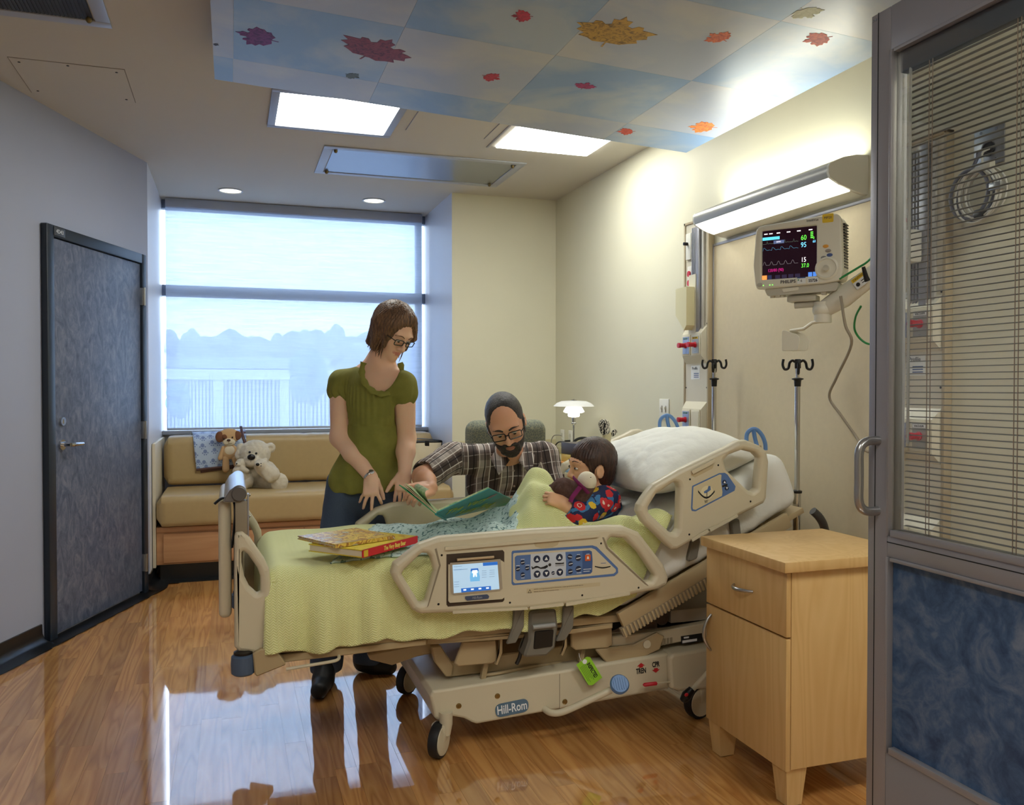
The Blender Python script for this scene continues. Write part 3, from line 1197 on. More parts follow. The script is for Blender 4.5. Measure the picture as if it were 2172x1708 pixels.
# ------------------------------------------------------------------ over-bed light
YL0, YL1 = 2.783, 3.79
lampo = thing('overbed_light', 'long white wall light glowing above the head of the bed', 'light', (XR, 3.28, 2.17))
m_lamp_white = M('lamp_white_enamel', (222, 220, 206), 0.4)
m_lamp_grey = M('lamp_nose_grey', (176, 174, 166), 0.35, 0.3)
prof = [(2.419, 2.249), (2.36, 2.246), (2.30, 2.232), (2.236, 2.203), (2.228, 2.188), (2.228, 2.165), (2.236, 2.146)]
low = [(2.341, 2.105), (2.39, 2.094), (2.419, 2.093)]
XZ = Matrix(((1, 0, 0, 0), (0, 0, 1, 0), (0, 1, 0, 0), (0, 0, 0, 1)))    # local (x,y,z)->(X, Z, Y)
for y0, y1 in ((YL0 - 0.012, YL0), (YL1, YL1 + 0.012)):
    MB().prism(prof + [(2.28, 2.124)] + low, y0, y1, XZ).build('end_cap', m_lamp_white, lampo)
def sheet(pts, t_):
    """open profile -> thin closed profile"""
    up = []
    for i, p in enumerate(pts):
        a, b = Vector(pts[max(i - 1, 0)]), Vector(pts[min(i + 1, len(pts) - 1)])
        d = (b - a).normalized()
        n_ = Vector((-d.y, d.x)) * t_
        up.append((p[0] + n_.x, p[1] + n_.y))
    return list(pts) + up[::-1]
MB().prism(sheet(prof[2:], 0.004), YL0, YL1, XZ).build('nose_cover', m_lamp_grey, lampo, smooth=50)
MB().prism(sheet(low, -0.004), YL0, YL1, XZ).build('back_tray', m_lamp_white, lampo)
MB().lohi((2.40, YL0, 2.098), (2.419, YL1, 2.246)).build('back_plate', m_lamp_white, lampo)
m_strip = M('lamp_lens_emit', (245, 246, 240), 0.4, emit=((252, 252, 242), 4.5))
lens = MB()
n = 16
pts = []
for k in range(n + 1):
    u = k / n
    x_ = 2.236 + (2.341 - 2.236) * u
    z_ = 2.146 + (2.105 - 2.146) * u - 0.006 * math.sin(math.pi * u)
    pts.append((x_, z_))
    if k < n:
        pts.append((x_ + 0.0045, z_ - 0.0035))
lens.prism(sheet(pts, 0.003), YL0 + 0.002, YL1 - 0.002, XZ)
lens.build('ribbed_lens', m_strip, lampo, smooth=0)
MB().lohi((2.315, YL0 + 0.02, 2.205), (2.395, YL1 - 0.02, 2.215)).build('uplight_tube', M('lamp_uplight_emit', (245, 246, 240), 0.4, emit=((252, 252, 238), 14.0)), lampo)

# ------------------------------------------------------------------ wall board behind the bed
m_board = M('board_laminate', (206, 192, 160), 0.6, mottle=(40, 0.06), bump=(400, 0.15, 0.0006))
board = thing('wall_protection_board', 'tall beige wall board with aluminium edging behind the bed head', 'board', (XR, 3.3, 0.35))
MB().lohi((XR - 0.008, 2.62, 0.3), (XR - 0.0005, 3.895, 2.062)).build('sheet', m_board, board)
MB().lohi((XR - 0.012, 2.62, 2.062), (XR - 0.0005, 3.895, 2.076), bev=0.001).build('top_edging', m_alu, board)
MB().lohi((XR - 0.012, 3.895, 0.3), (XR - 0.0005, 3.905, 2.076), bev=0.001).build('side_edging', m_alu, board)

# ------------------------------------------------------------------ headwall service columns
m_hw = M('headwall_cream', (208, 201, 180), 0.45)
m_hw_grey = M('headwall_grey', (188, 186, 178), 0.4)
m_hw_edge = M('headwall_edge', (176, 160, 130), 0.45)
m_recess = M('headwall_bezel', (218, 212, 190), 0.4)
m_plate_blue = M('gas_plate_steel_blue', (150, 162, 186), 0.35, 0.4)
m_plate_grey = M('gas_plate_steel', (160, 158, 150), 0.35, 0.4)
m_brass = M('brass', (150, 128, 84), 0.3, 1.0)
m_yellow = M('label_yellow', (226, 190, 40), 0.5)
m_white_label = M('label_white', (232, 234, 232), 0.5)
m_ink = M('ink_black', (24, 24, 26), 0.6)
m_inkblue = M('ink_blue', (50, 84, 140), 0.6)
m_green_l = M('label_green', (60, 130, 80), 0.5)

WALLM = lambda y, z, x=XR - 0.03: frame_mat((x, y, z), (0, -1, 0), (0, 0, 1))   # text frame on the right wall (reads from the room)

def headwall(Y1, label, words, group):
    """Y1 = far edge; column runs towards the camera by 0.258"""
    o = thing('headwall_column', label, 'medical panel', (XR, Y1 - 0.13, 0.4), group)
    Y0 = Y1 - 0.258
    X = XR - 0.03
    MB().lohi((X, Y0 + 0.012, 0.42), (XR - 0.001, Y1 - 0.012, 2.215)).build('back_panel', m_hw, o)
    for y0, y1 in ((Y0, Y0 + 0.014), (Y1 - 0.014, Y1)):
        MB().lohi((X - 0.006, y0, 0.4), (XR - 0.001, y1, 2.228), bev=0.002).build('edge_rail', m_hw_edge, o)
    MB().lohi((X - 0.006, Y0, 2.214), (XR - 0.001, Y1, 2.228), bev=0.002).build('top_rail', m_hw_edge, o)
    def Yv(u):      # u measured from the far (left) edge
        return Y1 - u
    def bx(name, u0, u1, z0, z1, d, mat, par=o, bev=0.003):
        return MB().lohi((X - d, Yv(u1), z0), (X, Yv(u0), z1), bev=bev).build(name, mat, par)
    # switch plate with key toggle
    p = bx('switch_plate', 0.03, 0.085, 2.02, 2.165, 0.012, m_white_pl)
    MB().cyl((X - 0.012, Yv(0.05), 2.108), (X - 0.035, Yv(0.05), 2.108), 0.009, 10).build('toggle', m_darkmetal, p)
    # red receptacles
    p = bx('outlet_plate', 0.04, 0.08, 1.865, 1.985, 0.006, m_white_pl)
    for z in (1.943, 1.893):
        MB().cyl((X - 0.006, Yv(0.06), z), (X - 0.011, Yv(0.06), z), 0.0165, 16).build('receptacle', m_red, p)
    # equipment channel: ribs and bright extrusion
    for u in (0.1, 0.115, 0.13):
        bx('channel_rib', u, u + 0.007, 1.60, 2.185, 0.016, m_alu, o, 0.001)
    bx('channel_slot', 0.137, 0.15, 1.60, 2.185, 0.004, m_darkmetal, o, 0)
    bx('channel_extrusion', 0.15, 0.185, 1.585, 2.20, 0.022, m_alu)
    bx('channel_extrusion', 0.195, 0.215, 1.585, 2.20, 0.012, m_hw_grey)
    bx('tag_print', 0.035, 0.075, 1.655, 1.675, 0.001, m_white_label, o, 0)
    for z, full in ((1.55, True), (1.145, True), (0.75, False)):
        b0, b1, b2, b3 = z - 0.1, z - 0.06, z + 0.06, z + 0.1
        mb = MB()      # bevelled surround
        u0, u1, i0, i1 = 0.018, 0.24, 0.028, 0.225
        ring_o = [(X, Yv(u0), b0), (X, Yv(u1), b0), (X, Yv(u1), b3), (X, Yv(u0), b3)]
        ring_i = [(X - 0.028, Yv(i0), b1), (X - 0.028, Yv(i1 - 0.06 * 0), b1), (X - 0.028, Yv(i1), b2), (X - 0.028, Yv(i0), b2)]
        mb.add(ring_o + ring_i, [(4, 5, 6, 7), (0, 1, 5, 4), (1, 2, 6, 5), (2, 3, 7, 6), (3, 0, 4, 7)])
        s_ = mb.build('outlet_surround', m_recess, o, smooth=0)
        for u0, u1, mt, kn, wd, wc in ((0.032, 0.118, m_plate_blue, True, 'OXYGEN', m_green_l), (0.13, 0.218, m_plate_grey, z > 1.4 or words, 'VACUUM', m_ink)):
            XF = X - 0.028
            f = MB().lohi((XF - 0.006, Yv(u1), b1 + 0.004), (XF, Yv(u0), b2 - 0.004), bev=0.004).build('outlet_frame', m_ivory, o)
            MB().lohi((XF - 0.008, Yv(u1 - 0.008), b1 + 0.014), (XF - 0.005, Yv(u0 + 0.012), b2 - 0.014)).build('outlet_face', mt if kn else m_ivory, f)
            yc = Yv((u0 + u1) / 2)
            if kn:
                MB().lathe([(0.016, 0), (0.016, 0.004), (0.012, 0.006), (0.012, 0.03), (0.014, 0.032), (0.014, 0.046), (0.0, 0.047)], frame_mat((XF - 0.008, yc, z), (0, 1, 0), (0, 0, 1)) @ RX(math.pi) , 14).build('knob', m_red, f)
                if wd == 'VACUUM':
                    MB().lohi((XF - 0.0085, yc - 0.03, b2 - 0.03), (XF - 0.008, yc + 0.03, b2 - 0.018)).build('word_label', m_white_label if words else m_yellow, f)
                text('word', wd, 0.011, frame_mat((XF - 0.009, yc, b2 - 0.024), (0, -1, 0), (0, 0, 1)), wc, f)
                text('maker_print', 'MedOutlet' if False else '-----', 0.008, frame_mat((XF - 0.009, yc, b1 + 0.022), (0, -1, 0), (0, 0, 1)), m_inkblue, f)
    lb = bx('profile_label', 0.075, 0.165, 1.365, 1.44, 0.001, m_white_label, o, 0)
    text('profile_word', 'Profile', 0.022, WALLM(Yv(0.115), 1.424, X - 0.0016), M('ink_grey', (90, 96, 108), 0.6), lb)
    for k in range(3):
        MB().lohi((X - 0.0016, Yv(0.155), 1.375 + k * 0.01), (X - 0.001, Yv(0.105), 1.379 + k * 0.01)).build('print_line', m_inkblue, lb)
    for u in (0.022, 0.236):
        for z in (1.32, 1.66):
            MB().cyl((X - 0.002, Yv(u), z), (X, Yv(u), z), 0.004, 8).build('screw', m_darkmetal, o)
    return o, Yv, X

hw1, Yv1, Xh = headwall(4.162, 'medical gas column on the wall left of the over-bed light', False, 'headwall gas columns')
# holder box on the channel
mb = MB()
hp = [(Yv1(0.035), 1.86), (Yv1(0.15), 1.862), (Yv1(0.15), 1.655), (Yv1(0.125), 1.63), (Yv1(0.035), 1.715)]
YZm = Matrix(((0, 0, -1, Xh), (1, 0, 0, 0), (0, 1, 0, 0), (0, 0, 0, 1)))
MB().lohi((Xh - 0.026, Yv1(0.16), 1.60), (Xh - 0.0225, Yv1(0.09), 1.93)).build('holder_plate', m_ivory, hw1)
MB().prism(hp, 0.026, 0.075, YZm, 0.0).build('holder_box', M('holder_cream', (214, 206, 164), 0.45), hw1)
hw2, Yv2, _ = headwall(2.605, 'medical gas column seen through the glass of the sliding door', True, 'headwall gas columns')
bl = MB().lohi((XR - 0.004, 3.905, 0.4), (XR - 0.0005, 3.93, 2.2)).build('side_cover', m_hw, hw1)

# ------------------------------------------------------------------ wall plates
def wall_plate(name, label, px, py, w, h, kind, cat='wall plate', depth=0.006, X=XR):
    p = at(px, py, X=X)
    o = thing(name, label, cat, p)
    MB().lohi((X - depth, p.y - w / 2, p.z - h / 2), (X - 0.0003, p.y + w / 2, p.z + h / 2), bev=0.003).build('plate', m_white_pl, o)
    if kind == 'switch':
        for dy in (-0.023, 0.023):
            MB().lohi((X - depth - 0.012, p.y + dy - 0.004, p.z - 0.002), (X - depth, p.y + dy + 0.004, p.z + 0.014), bev=0.002).build('toggle', m_white_pl, o)
            MB().lohi((X - depth - 0.001, p.y + dy - 0.006, p.z - 0.02), (X - depth, p.y + dy + 0.006, p.z + 0.02)).build('toggle_slot', M('slot_grey', (150, 146, 136), 0.6), o)
    else:
        for dz in (-0.02, 0.02):
            MB().cyl((X - depth - 0.002, p.y, p.z + dz), (X - depth + 0.001, p.y, p.z + dz), 0.016, 14).build('receptacle', M('receptacle_ivory', (206, 204, 192), 0.4), o)
    return o, p
wall_plate('light_switch', 'white double light switch on the wall left of the gas column', 1410, 868, 0.115, 0.12, 'switch', 'switch')
o1, pj = wall_plate('phone_jack', 'white jack plate with thin cord nearest the room corner', 1193.5, 928, 0.075, 0.12, 'outlet', 'outlet')
o2, po = wall_plate('power_outlet', 'white power outlet with a black plug beside the lamp', 1211, 930, 0.075, 0.12, 'outlet', 'outlet')
wall_plate('power_outlet', 'white low power outlet on the wall behind the nightstand', 1665, 1121, 0.115, 0.07, 'outlet', 'outlet')
mb = MB().lohi((XR - 0.05, po.y - 0.012, po.z - 0.035), (XR - 0.008, po.y + 0.012, po.z - 0.012), bev=0.004)
mb.tube(smooth_path([(XR - 0.05, po.y, po.z - 0.024), (XR - 0.09, po.y + 0.03, po.z - 0.03), (XR - 0.11, po.y + 0.05, po.z - 0.07), (XR - 0.1, po.y + 0.02, 0.82)]), 0.005, 8)
mb.build('power_plug', m_black, o2)
MB().tube(smooth_path([(XR - 0.008, pj.y, pj.z + 0.015), (XR - 0.05, pj.y + 0.06, pj.z + 0.01), (XR - 0.06, pj.y + 0.09, pj.z - 0.05), (XR - 0.05, pj.y + 0.03, 0.82)]), 0.0035, 8).build('phone_cord', M('cord_grey', (140, 138, 130), 0.5), o1)

# data plate with coiled monitor cables, near the sliding door
pp = at(2100, 310, X=XR)
dp = thing('data_plate', 'steel two-gang cable plate on the wall seen through the door glass', 'wall plate', pp)
MB().lohi((XR - 0.006, pp.y - 0.06, pp.z - 0.066), (XR - 0.0003, pp.y + 0.06, pp.z + 0.066), bev=0.002).build('plate', m_steel, dp)
MB().lathe([(0.026, 0), (0.026, 0.006), (0.019, 0.008), (0.019, 0.001), (0.0, 0.001)], frame_mat((XR - 0.006, pp.y, pp.z - 0.01), (0, 1, 0), (0, 0, 1)) @ RX(math.pi), 20).build('grommet', m_black, dp)
for y_, z_ in ((0.03, 0.05), (-0.03, 0.05), (0.03, -0.05), (-0.03, -0.05)):
    MB().cyl((XR - 0.008, pp.y + y_, pp.z + z_), (XR - 0.006, pp.y + y_, pp.z + z_), 0.005, 8).build('screw', m_chrome, dp)
MB().lohi((XR - 0.01, pp.y + 0.035, pp.z - 0.03), (XR - 0.006, pp.y + 0.047, pp.z - 0.005)).build('jack', m_black, dp)
pc = at(2076, 412, X=XR - 0.05)
m_cg = M('cable_grey', (96, 98, 112), 0.45)
m_cw = M('cable_white', (200, 198, 188), 0.45)
def coil(name, label, mat, r0, n, cr, seed, dy, lead):
    rs = random.Random(seed)
    o = thing(name, label, 'cable', (XR - 0.03, pc.y, pc.z - r0), 'coiled monitor cables')
    for k in range(n):
        pts = []
        r = r0 * rs.uniform(0.9, 1.06)
        oy, oz, ox = rs.uniform(-0.012, 0.012) + dy, rs.uniform(-0.01, 0.01), rs.uniform(-0.02, 0.02)
        for q in range(36):
            a = 2 * math.pi * q / 36
            pts.append((XR - 0.05 + ox, pc.y + oy + r * math.cos(a), pc.z + oz + r * 1.06 * math.sin(a)))
        MB().tube(pts, cr, 8, closed=True).build('loop', mat, o)
    MB().tube(smooth_path([(XR - 0.01, pp.y + lead, pp.z - 0.012), (XR - 0.04, pp.y + lead, pp.z - 0.03), (XR - 0.05, pc.y + dy + lead, pc.z + r0 * 1.03)]), cr, 8).build('lead', mat, o)
    return o
c1 = coil('cable_coil', 'dark grey coiled cable hanging under the steel plate', m_cg, 0.083, 3, 0.0062, 1, 0.022, 0.006)
c2 = coil('cable_coil', 'white coiled cables hanging under the steel plate', m_cw, 0.078, 7, 0.0036, 2, -0.012, -0.006)
MB().lohi((XR - 0.07, pc.y - 0.06, pc.z + 0.07), (XR - 0.045, pc.y - 0.02, pc.z + 0.098), bev=0.003).build('connector', M('connector_beige', (196, 192, 176), 0.45), c2)
MB().lohi((XR - 0.075, pc.y - 0.105, pc.z - 0.005), (XR - 0.05, pc.y - 0.06, pc.z + 0.02), bev=0.003).build('connector', m_steel, c2)
MB().lohi((XR - 0.075, pc.y - 0.035, pc.z - 0.085), (XR - 0.045, pc.y + 0.0, pc.z - 0.055), bev=0.006).build('strap', m_black, c1)

# ------------------------------------------------------------------ patient monitor on its arm
m_mon = M('monitor_cream', (222, 218, 200), 0.4)
m_mon2 = M('monitor_grey', (190, 186, 170), 0.45)
MC = Vector((2.10, 2.80, 1.85))
nrm = Vector((-0.80, -0.60, -0.03)).normalized()
xax = Vector((nrm.y, -nrm.x, 0)).normalized() * 1.0
if xax.x < 0:
    xax = -xax
# right-hand frame: x to viewer right, y up, z out of the screen
MM = frame_mat(MC, (-nrm.y, nrm.x, 0), (0, 0, 1))
mon = thing('patient_monitor', 'patient monitor with dark screen and dial on the wall arm', 'monitor', MC + Vector((0, 0, -0.15)))
Wm, Hm = 0.335, 0.265
bz = [(-0.162, -0.115), (-0.155, -0.135), (0.11, -0.128), (0.168, -0.122), (0.175, -0.09), (0.168, 0.112), (0.155, 0.135), (-0.148, 0.118), (-0.160, 0.10), (-0.17, -0.04)]
so = [(-0.137, -0.098), (0.078, -0.098), (0.078, 0.098), (-0.137, 0.098)]
plate('bezel', [round_poly(bz, 0.02, 4), round_poly(so, 0.004, 2)], 0.03, MM @ T(0, 0, -0.015), m_mon, mon, 0.006)
MB().prism(round_poly([(x_ * 0.98, y_ * 0.98) for x_, y_ in bz], 0.02, 4), -0.11, -0.028, MM).build('housing', m_mon, mon)
for k in range(16):
    zc = 0.10 - k * 0.011
    MB().lohi((0.163, zc - 0.002, -0.10), (0.1735, zc + 0.002, -0.045), MM).build('vent_slot', m_black, mon)
m_scr = M('monitor_screen', (18, 8, 16), 0.12, emit=((40, 8, 26), 0.25))
scr = MB().lohi((-0.14, -0.101, -0.017), (0.081, 0.101, -0.0135), MM).build('screen', m_scr, mon)
def em(name, c, s=1.0):
    return M(name, c, 0.5, emit=(c, s))
e_g, e_c, e_w, e_p, e_o, e_b = em('lcd_green', (96, 226, 70)), em('lcd_cyan', (110, 200, 240)), em('lcd_white', (225, 220, 225)), em('lcd_magenta', (170, 24, 110), 0.9), em('lcd_orange', (226, 140, 70), 0.8), em('lcd_blue', (70, 120, 200), 0.8)
zt = -0.0128
def mt(name, s, x_, y_, size, mat, al='CENTER', sx=0.8):
    return text(name, s, size, MM @ T(x_, y_, zt), mat, scr, al, 0.0003, sx)
mt('heart_rate', '60', 0.026, 0.056, 0.028, e_g) if False else mt('heart_rate', '60', 0.026, 0.056, 0.028, e_g)
mt('oxygen_value', '95', 0.026, 0.028, 0.028, e_c)
mt('breath_rate', '15', 0.026, -0.03, 0.026, e_w)
mt('temperature', '37.0', 0.032, -0.053, 0.022, e_g)
mt('pressure', '120/80 (90)', -0.083, -0.062, 0.017, e_p)
mt('pulse', '60', 0.066, 0.038, 0.014, e_c)
mt('pulse', '0', 0.064, 0.052, 0.014, e_g)
mt('demo_word', 'DEMO', -0.072, 0.05, 0.008, e_w)
def mrect(name, x0, y0, x1, y1, mat):
    return MB().lohi((x0, y0, zt - 0.0004), (x1, y1, zt), MM).build(name, mat, scr)
mrect('alarm_bar', -0.136, 0.06, -0.068, 0.072, em('lcd_cyan_bar', (90, 200, 226), 0.8))
mrect('demo_bar', -0.092, 0.043, -0.05, 0.056, em('lcd_slate', (90, 104, 150), 0.5))
mrect('soft_key', -0.137, -0.097, -0.118, -0.08, e_o)
mrect('soft_key', -0.115, -0.097, -0.099, -0.08, em('lcd_navy', (40, 44, 80), 0.5))
for x_ in (0.044, 0.062):
    mrect('soft_key', x_, -0.097, x_ + 0.015, -0.08, e_b)
for k in range(4):
    mrect('soft_key', -0.085 + 0.026 * k, -0.096, -0.065 + 0.026 * k, -0.082, em('lcd_dim', (46, 36, 66), 0.35))
for x_ in (-0.13, -0.11, -0.08, -0.04, 0.0, 0.045):
    mrect('status_word', x_, 0.083, x_ + 0.014, 0.087, e_w)
for k in range(4):
    mrect('status_word', 0.052, 0.052 + 0.007 * k, 0.062, 0.056 + 0.007 * k, e_g)
def wave(name, y0, amp, n, mat, kind):
    pts = []
    for k in range(n * 12 + 1):
        u = k / 12.0
        fph = u % 1
        if kind == 'ecg':
            h = 1.0 if 0.45 < fph < 0.55 else (0.12 if 0.7 < fph < 0.85 else 0)
        elif kind == 'pleth':
            h = (1 - fph) * (0.6 + 0.4 * math.sin(fph * 9)) if fph > 0.1 else fph * 10
        else:
            h = max(0, math.sin(fph * 2 * math.pi)) ** 1.3
        pts.append(MM @ Vector((-0.135 + 0.14 * k / (n * 12), y0 + amp * h, zt)))
    return MB().tube(pts, 0.0005, 4).build(name, mat, scr)
wave('ecg_trace', 0.045, 0.012, 4, em('lcd_grey', (90, 110, 100), 0.6), 'ecg')
wave('pleth_trace', 0.018, 0.014, 4, em('lcd_teal', (70, 130, 160), 0.7), 'pleth')
wave('breath_trace', -0.04, 0.014, 5, em('lcd_grey2', (130, 126, 130), 0.6), 'resp')
m_inkgrey = M('ink_dark_grey', (70, 70, 72), 0.5)
text('brand_word', 'PHILIPS', 0.017, MM @ T(-0.03, -0.113, 0.0008), m_inkgrey, mon, bold=0.0005, spacing=1.1)
text('model_word', 'IntelliVue', 0.012, MM @ T(0.063, 0.118, 0.0008), m_inkgrey, mon)
yp = MB().prism(round_poly([(0.1, 0.103), (0.141, 0.103), (0.141, 0.136), (0.1, 0.136)], 0.004, 2), -0.004, 0.001, MM).build('yellow_tag', m_yellow, mon)
text('tag_word', 'MP20', 0.013, MM @ T(0.1205, 0.121, 0.0014), m_inkgrey, yp)
st = MB().lohi((0.046, -0.124, 0), (0.086, -0.104, 0.0008), MM).build('number_sticker', m_white_label, mon)
text('number', '55726', 0.016, MM @ T(0.066, -0.115, 0.0012), m_ink, st, bold=0.0004, sx=0.85)
st = MB().lohi((0.006, -0.124, 0), (0.038, -0.1, 0.0008), MM).build('check_sticker', m_white_label, mon)
text('number', '6', 0.014, MM @ T(0.022, -0.113, 0.0012), m_ink, st)
MB().lohi((0.006, -0.103, 0.0005), (0.038, -0.099, 0.0012), MM).build('sticker_band', m_inkblue, st)
MB().cyl((0.0105, -0.109, 0.0005), (0.0105, -0.109, 0.0013), 0.003, 8, M4=MM).build('sticker_dot', m_green_l, st)
for x_, y_, c_ in ((0.113, 0.013, (226, 160, 60)), (0.122, -0.005, (150, 140, 130)), (0.128, -0.022, (70, 90, 140)), (0.106, -0.03, (140, 138, 134))):
    MB().lathe([(0.011, 0), (0.011, 0.002), (0.007, 0.004), (0, 0.0045)], MM @ T(x_, y_, 0) @ Matrix.Diagonal((1, 0.6, 1, 1)), 16).build('button', M('mon_button_%d_%d_%d' % c_, c_, 0.4), mon)
dial = MB().lathe([(0.044, -0.02), (0.044, 0.004), (0.037, 0.008), (0.034, 0.004), (0.02, 0.002), (0.012, 0.004), (0.011, 0.018), (0.009, 0.02), (0, 0.02)], MM @ T(0.118, -0.072, 0), 28).build('dial', m_mon, mon)
MB().lathe([(0.011, 0.005), (0.011, 0.02), (0.0, 0.021)], MM @ T(0.118, -0.072, 0), 16).build('dial_knob', m_mon2, dial)
MB().lathe([(0.012, 0), (0.012, 0.002), (0, 0.003)], MM @ T(-0.142, -0.118, 0) @ Matrix.Diagonal((1, 0.7, 1, 1)), 16).build('power_button', m_mon2, mon)
for x_ in (-0.128, -0.102, -0.091):
    MB().cyl((x_, -0.121, 0), (x_, -0.121, 0.002), 0.0018, 8, M4=MM).build('indicator', em('led_green', (120, 240, 90), 1.5), mon)
MB().prism(round_poly([(-0.13, -0.133), (0.16, -0.125), (0.15, -0.158), (-0.115, -0.163)], 0.01, 3), -0.105, -0.012, MM).build('base_housing', m_mon2, mon)
plate('handle_recess', [round_poly([(-0.058, -0.138), (0.01, -0.135), (0.008, -0.148), (-0.05, -0.152)], 0.006, 3)], 0.004, MM @ T(0, 0, -0.01), m_mon, mon)
for x_, z_ in ((-0.1, -0.03), (-0.06, -0.03), (0.1, -0.03), (0.13, -0.08)):
    MB().lathe([(0.012, 0), (0.01, -0.012), (0, -0.012)], MM @ T(x_, -0.158, z_) @ RX(-math.pi / 2), 12).build('foot', m_mon2, mon)

arm = MB().lohi((XR - 0.11, 2.43, 1.77), (XR - 0.055, 2.50, 1.89), bev=0.012).build('wall_arm', m_white_pl, mon)
MB().lohi((-0.045, -0.19, -0.09), (0.07, -0.166, -0.03), MM, 0.006).build('clamp', m_mon2, arm)
MB().cyl((-0.02, -0.202, -0.06), (0.075, -0.2, -0.06), 0.013, 14, M4=MM).build('swivel_barrel', m_mon2, arm)
pj_ = MM @ Vector((0.088, -0.235, -0.06))
MB().cyl((0.088, -0.275, -0.06), (0.088, -0.195, -0.06), 0.033, 20, M4=MM).build('pivot', m_mon, arm)
pe = Vector((XR - 0.075, 2.475, 1.83))
d_ = (pe - pj_)
mb = MB()
mb.tube([pj_ + Vector((0, 0, 0.01)), pj_ + d_ * 0.25 + Vector((0, 0, 0.0)), pj_ + d_ * 0.6, pe], [0.034, 0.043, 0.036, 0.03], 16, flat=(1, 0.7))
mb.ell(pj_ + Vector((0, 0, 0.01)), (0.04, 0.04, 0.034))
mb.build('boom', m_mon, arm)
pk = pj_ + d_ * 0.72
MB().tube([at(1840, 596, Y=2.56), at(1837, 588, Y=2.56), at(1831, 566, Y=2.56)], [0.011, 0.009, 0.0065], 10).build('lock_lever', m_black, arm)
side = Vector((-d_.y, d_.x, 0)).normalized()
if side.dot(CAMP - pk) < 0:
    side = -side
cm = frame_mat(pj_ + d_ * 0.5 + side * 0.033, d_, Vector((0, 0, 1)))
if (cm.to_3x3() @ Vector((0, 0, 1))).dot(CAMP - pk) < 0:
    cm = frame_mat(pj_ + d_ * 0.5 + side * 0.033, -d_, Vector((0, 0, 1)))
cs = MB().lohi((-0.03, -0.022, 0), (0.03, 0.022, 0.001), cm).build('caution_sticker', m_white_label, mon)
MB().lohi((-0.03, 0.008, 0.0005), (0.03, 0.022, 0.0014), cm).build('caution_band', m_yellow, cs)
text('caution_word', 'CAUTION', 0.011, cm @ T(0, 0.015, 0.0018), m_ink, cs)
for k in range(2):
    MB().lohi((0.0, -0.004 - 0.009 * k, 0.0005), (0.026, -0.001 - 0.009 * k, 0.0014), cm).build('print_line', m_ink, cs)
MB().cyl((-0.016, -0.007, 0.0005), (-0.016, -0.007, 0.0014), 0.008, 10, M4=cm).build('pictogram', m_ink, cs)
# hand-control cradle hanging under the pivot
mb = MB()
mb.tube([MM @ Vector(v) for v in ((0.088, -0.268, -0.06), (0.05, -0.275, -0.05), (0.02, -0.298, -0.04), (-0.03, -0.305, -0.03))], 0.02, 10, flat=(0.35, 1.0))
cr = mb.build('cable_cradle', m_mon, mon)
for z_, dx in ((-0.05, 0.012), (-0.005, -0.01)):
    plate('prong', [round_poly([(-0.045 + dx, -0.30), (0.03 + dx, -0.325), (0.02 + dx, -0.385), (-0.045 + dx, -0.385)], [0.01, 0.03, 0.01, 0.01], 4)], 0.006, MM @ T(0, 0, z_), m_mon, cr, 0.002)

def px_path(pts, dflt):
    return smooth_path([at(x_, y_, X=X_) for x_, y_, X_ in pts])
MB().tube(px_path([(1783, 628, 2.2), (1793, 690, 2.22), (1806, 730, 2.25), (1775, 800, 2.3), (1759, 842, 2.33), (1783, 880, 2.35), (1815, 925, 2.37), (1835, 955, 2.36), (1850, 952, 2.38), (1868, 900, 2.4)], 0), 0.0055, 8).build('monitor_cable', M('cable_taupe', (150, 140, 122), 0.5), mon)
m_gc = M('cable_green', (30, 130, 66), 0.4)
tag(MB().tube(px_path([(1780, 592, 2.2), (1820, 568, 2.26), (1846, 549, 2.32), (1880, 500, 2.4)], 0), 0.0042, 8).build('oxygen_tube', m_gc), 'green tube running from behind the monitor to the door', 'tube')
tag(MB().tube(px_path([(1826, 650, 2.28), (1815, 672, 2.3), (1813, 700, 2.33), (1828, 722, 2.36), (1850, 730, 2.38), (1890, 715, 2.4)], 0), 0.0042, 8).build('oxygen_tube', m_gc), 'green tube looping below the monitor arm', 'tube')
# ------------------------------------------------------------------ nightstand
ns = thing('nightstand', 'light maple nightstand with drawer and door beside the bed', 'nightstand', (1.9, 2.45, 0))
nx0, nx1, ny0, ny1 = 1.632, 2.12, 2.21, 2.68
MB().lohi((nx0 + 0.018, ny0, 0.125), (nx1, ny1, 0.745), bev=0.002).build('body', m_maple, ns)
MB().lohi((nx0 - 0.022, ny0 - 0.02, 0.748), (nx1 + 0.02, ny1 + 0.005, 0.782), bev=0.004).build('top', m_maple, ns)
dr = MB().lohi((nx0, ny0 + 0.002, 0.542), (nx0 + 0.017, ny1 - 0.002, 0.742), bev=0.002).build('drawer', m_maple, ns)
dd = MB().lohi((nx0, ny0 + 0.002, 0.12), (nx0 + 0.017, ny1 - 0.002, 0.535), bev=0.002).build('door', m_maple, ns)
yc = (ny0 + ny1) / 2
def bow(a, b, out, r=0.006):
    a, b = Vector(a), Vector(b)
    pts = [a + (b - a) * u + Vector((-out * math.sin(math.pi * u) ** 0.8, 0, 0)) for u in [k / 10 for k in range(11)]]
    return MB().tube(pts, [r * (0.75 + 0.35 * math.sin(math.pi * k / 10)) for k in range(11)], 10)
bow((nx0, yc - 0.055, 0.645), (nx0, yc + 0.055, 0.645), 0.03).build('handle', m_steel, dr)
bow((nx0, ny1 - 0.035, 0.375), (nx0, ny1 - 0.035, 0.505), 0.03).build('handle', m_steel, dd)
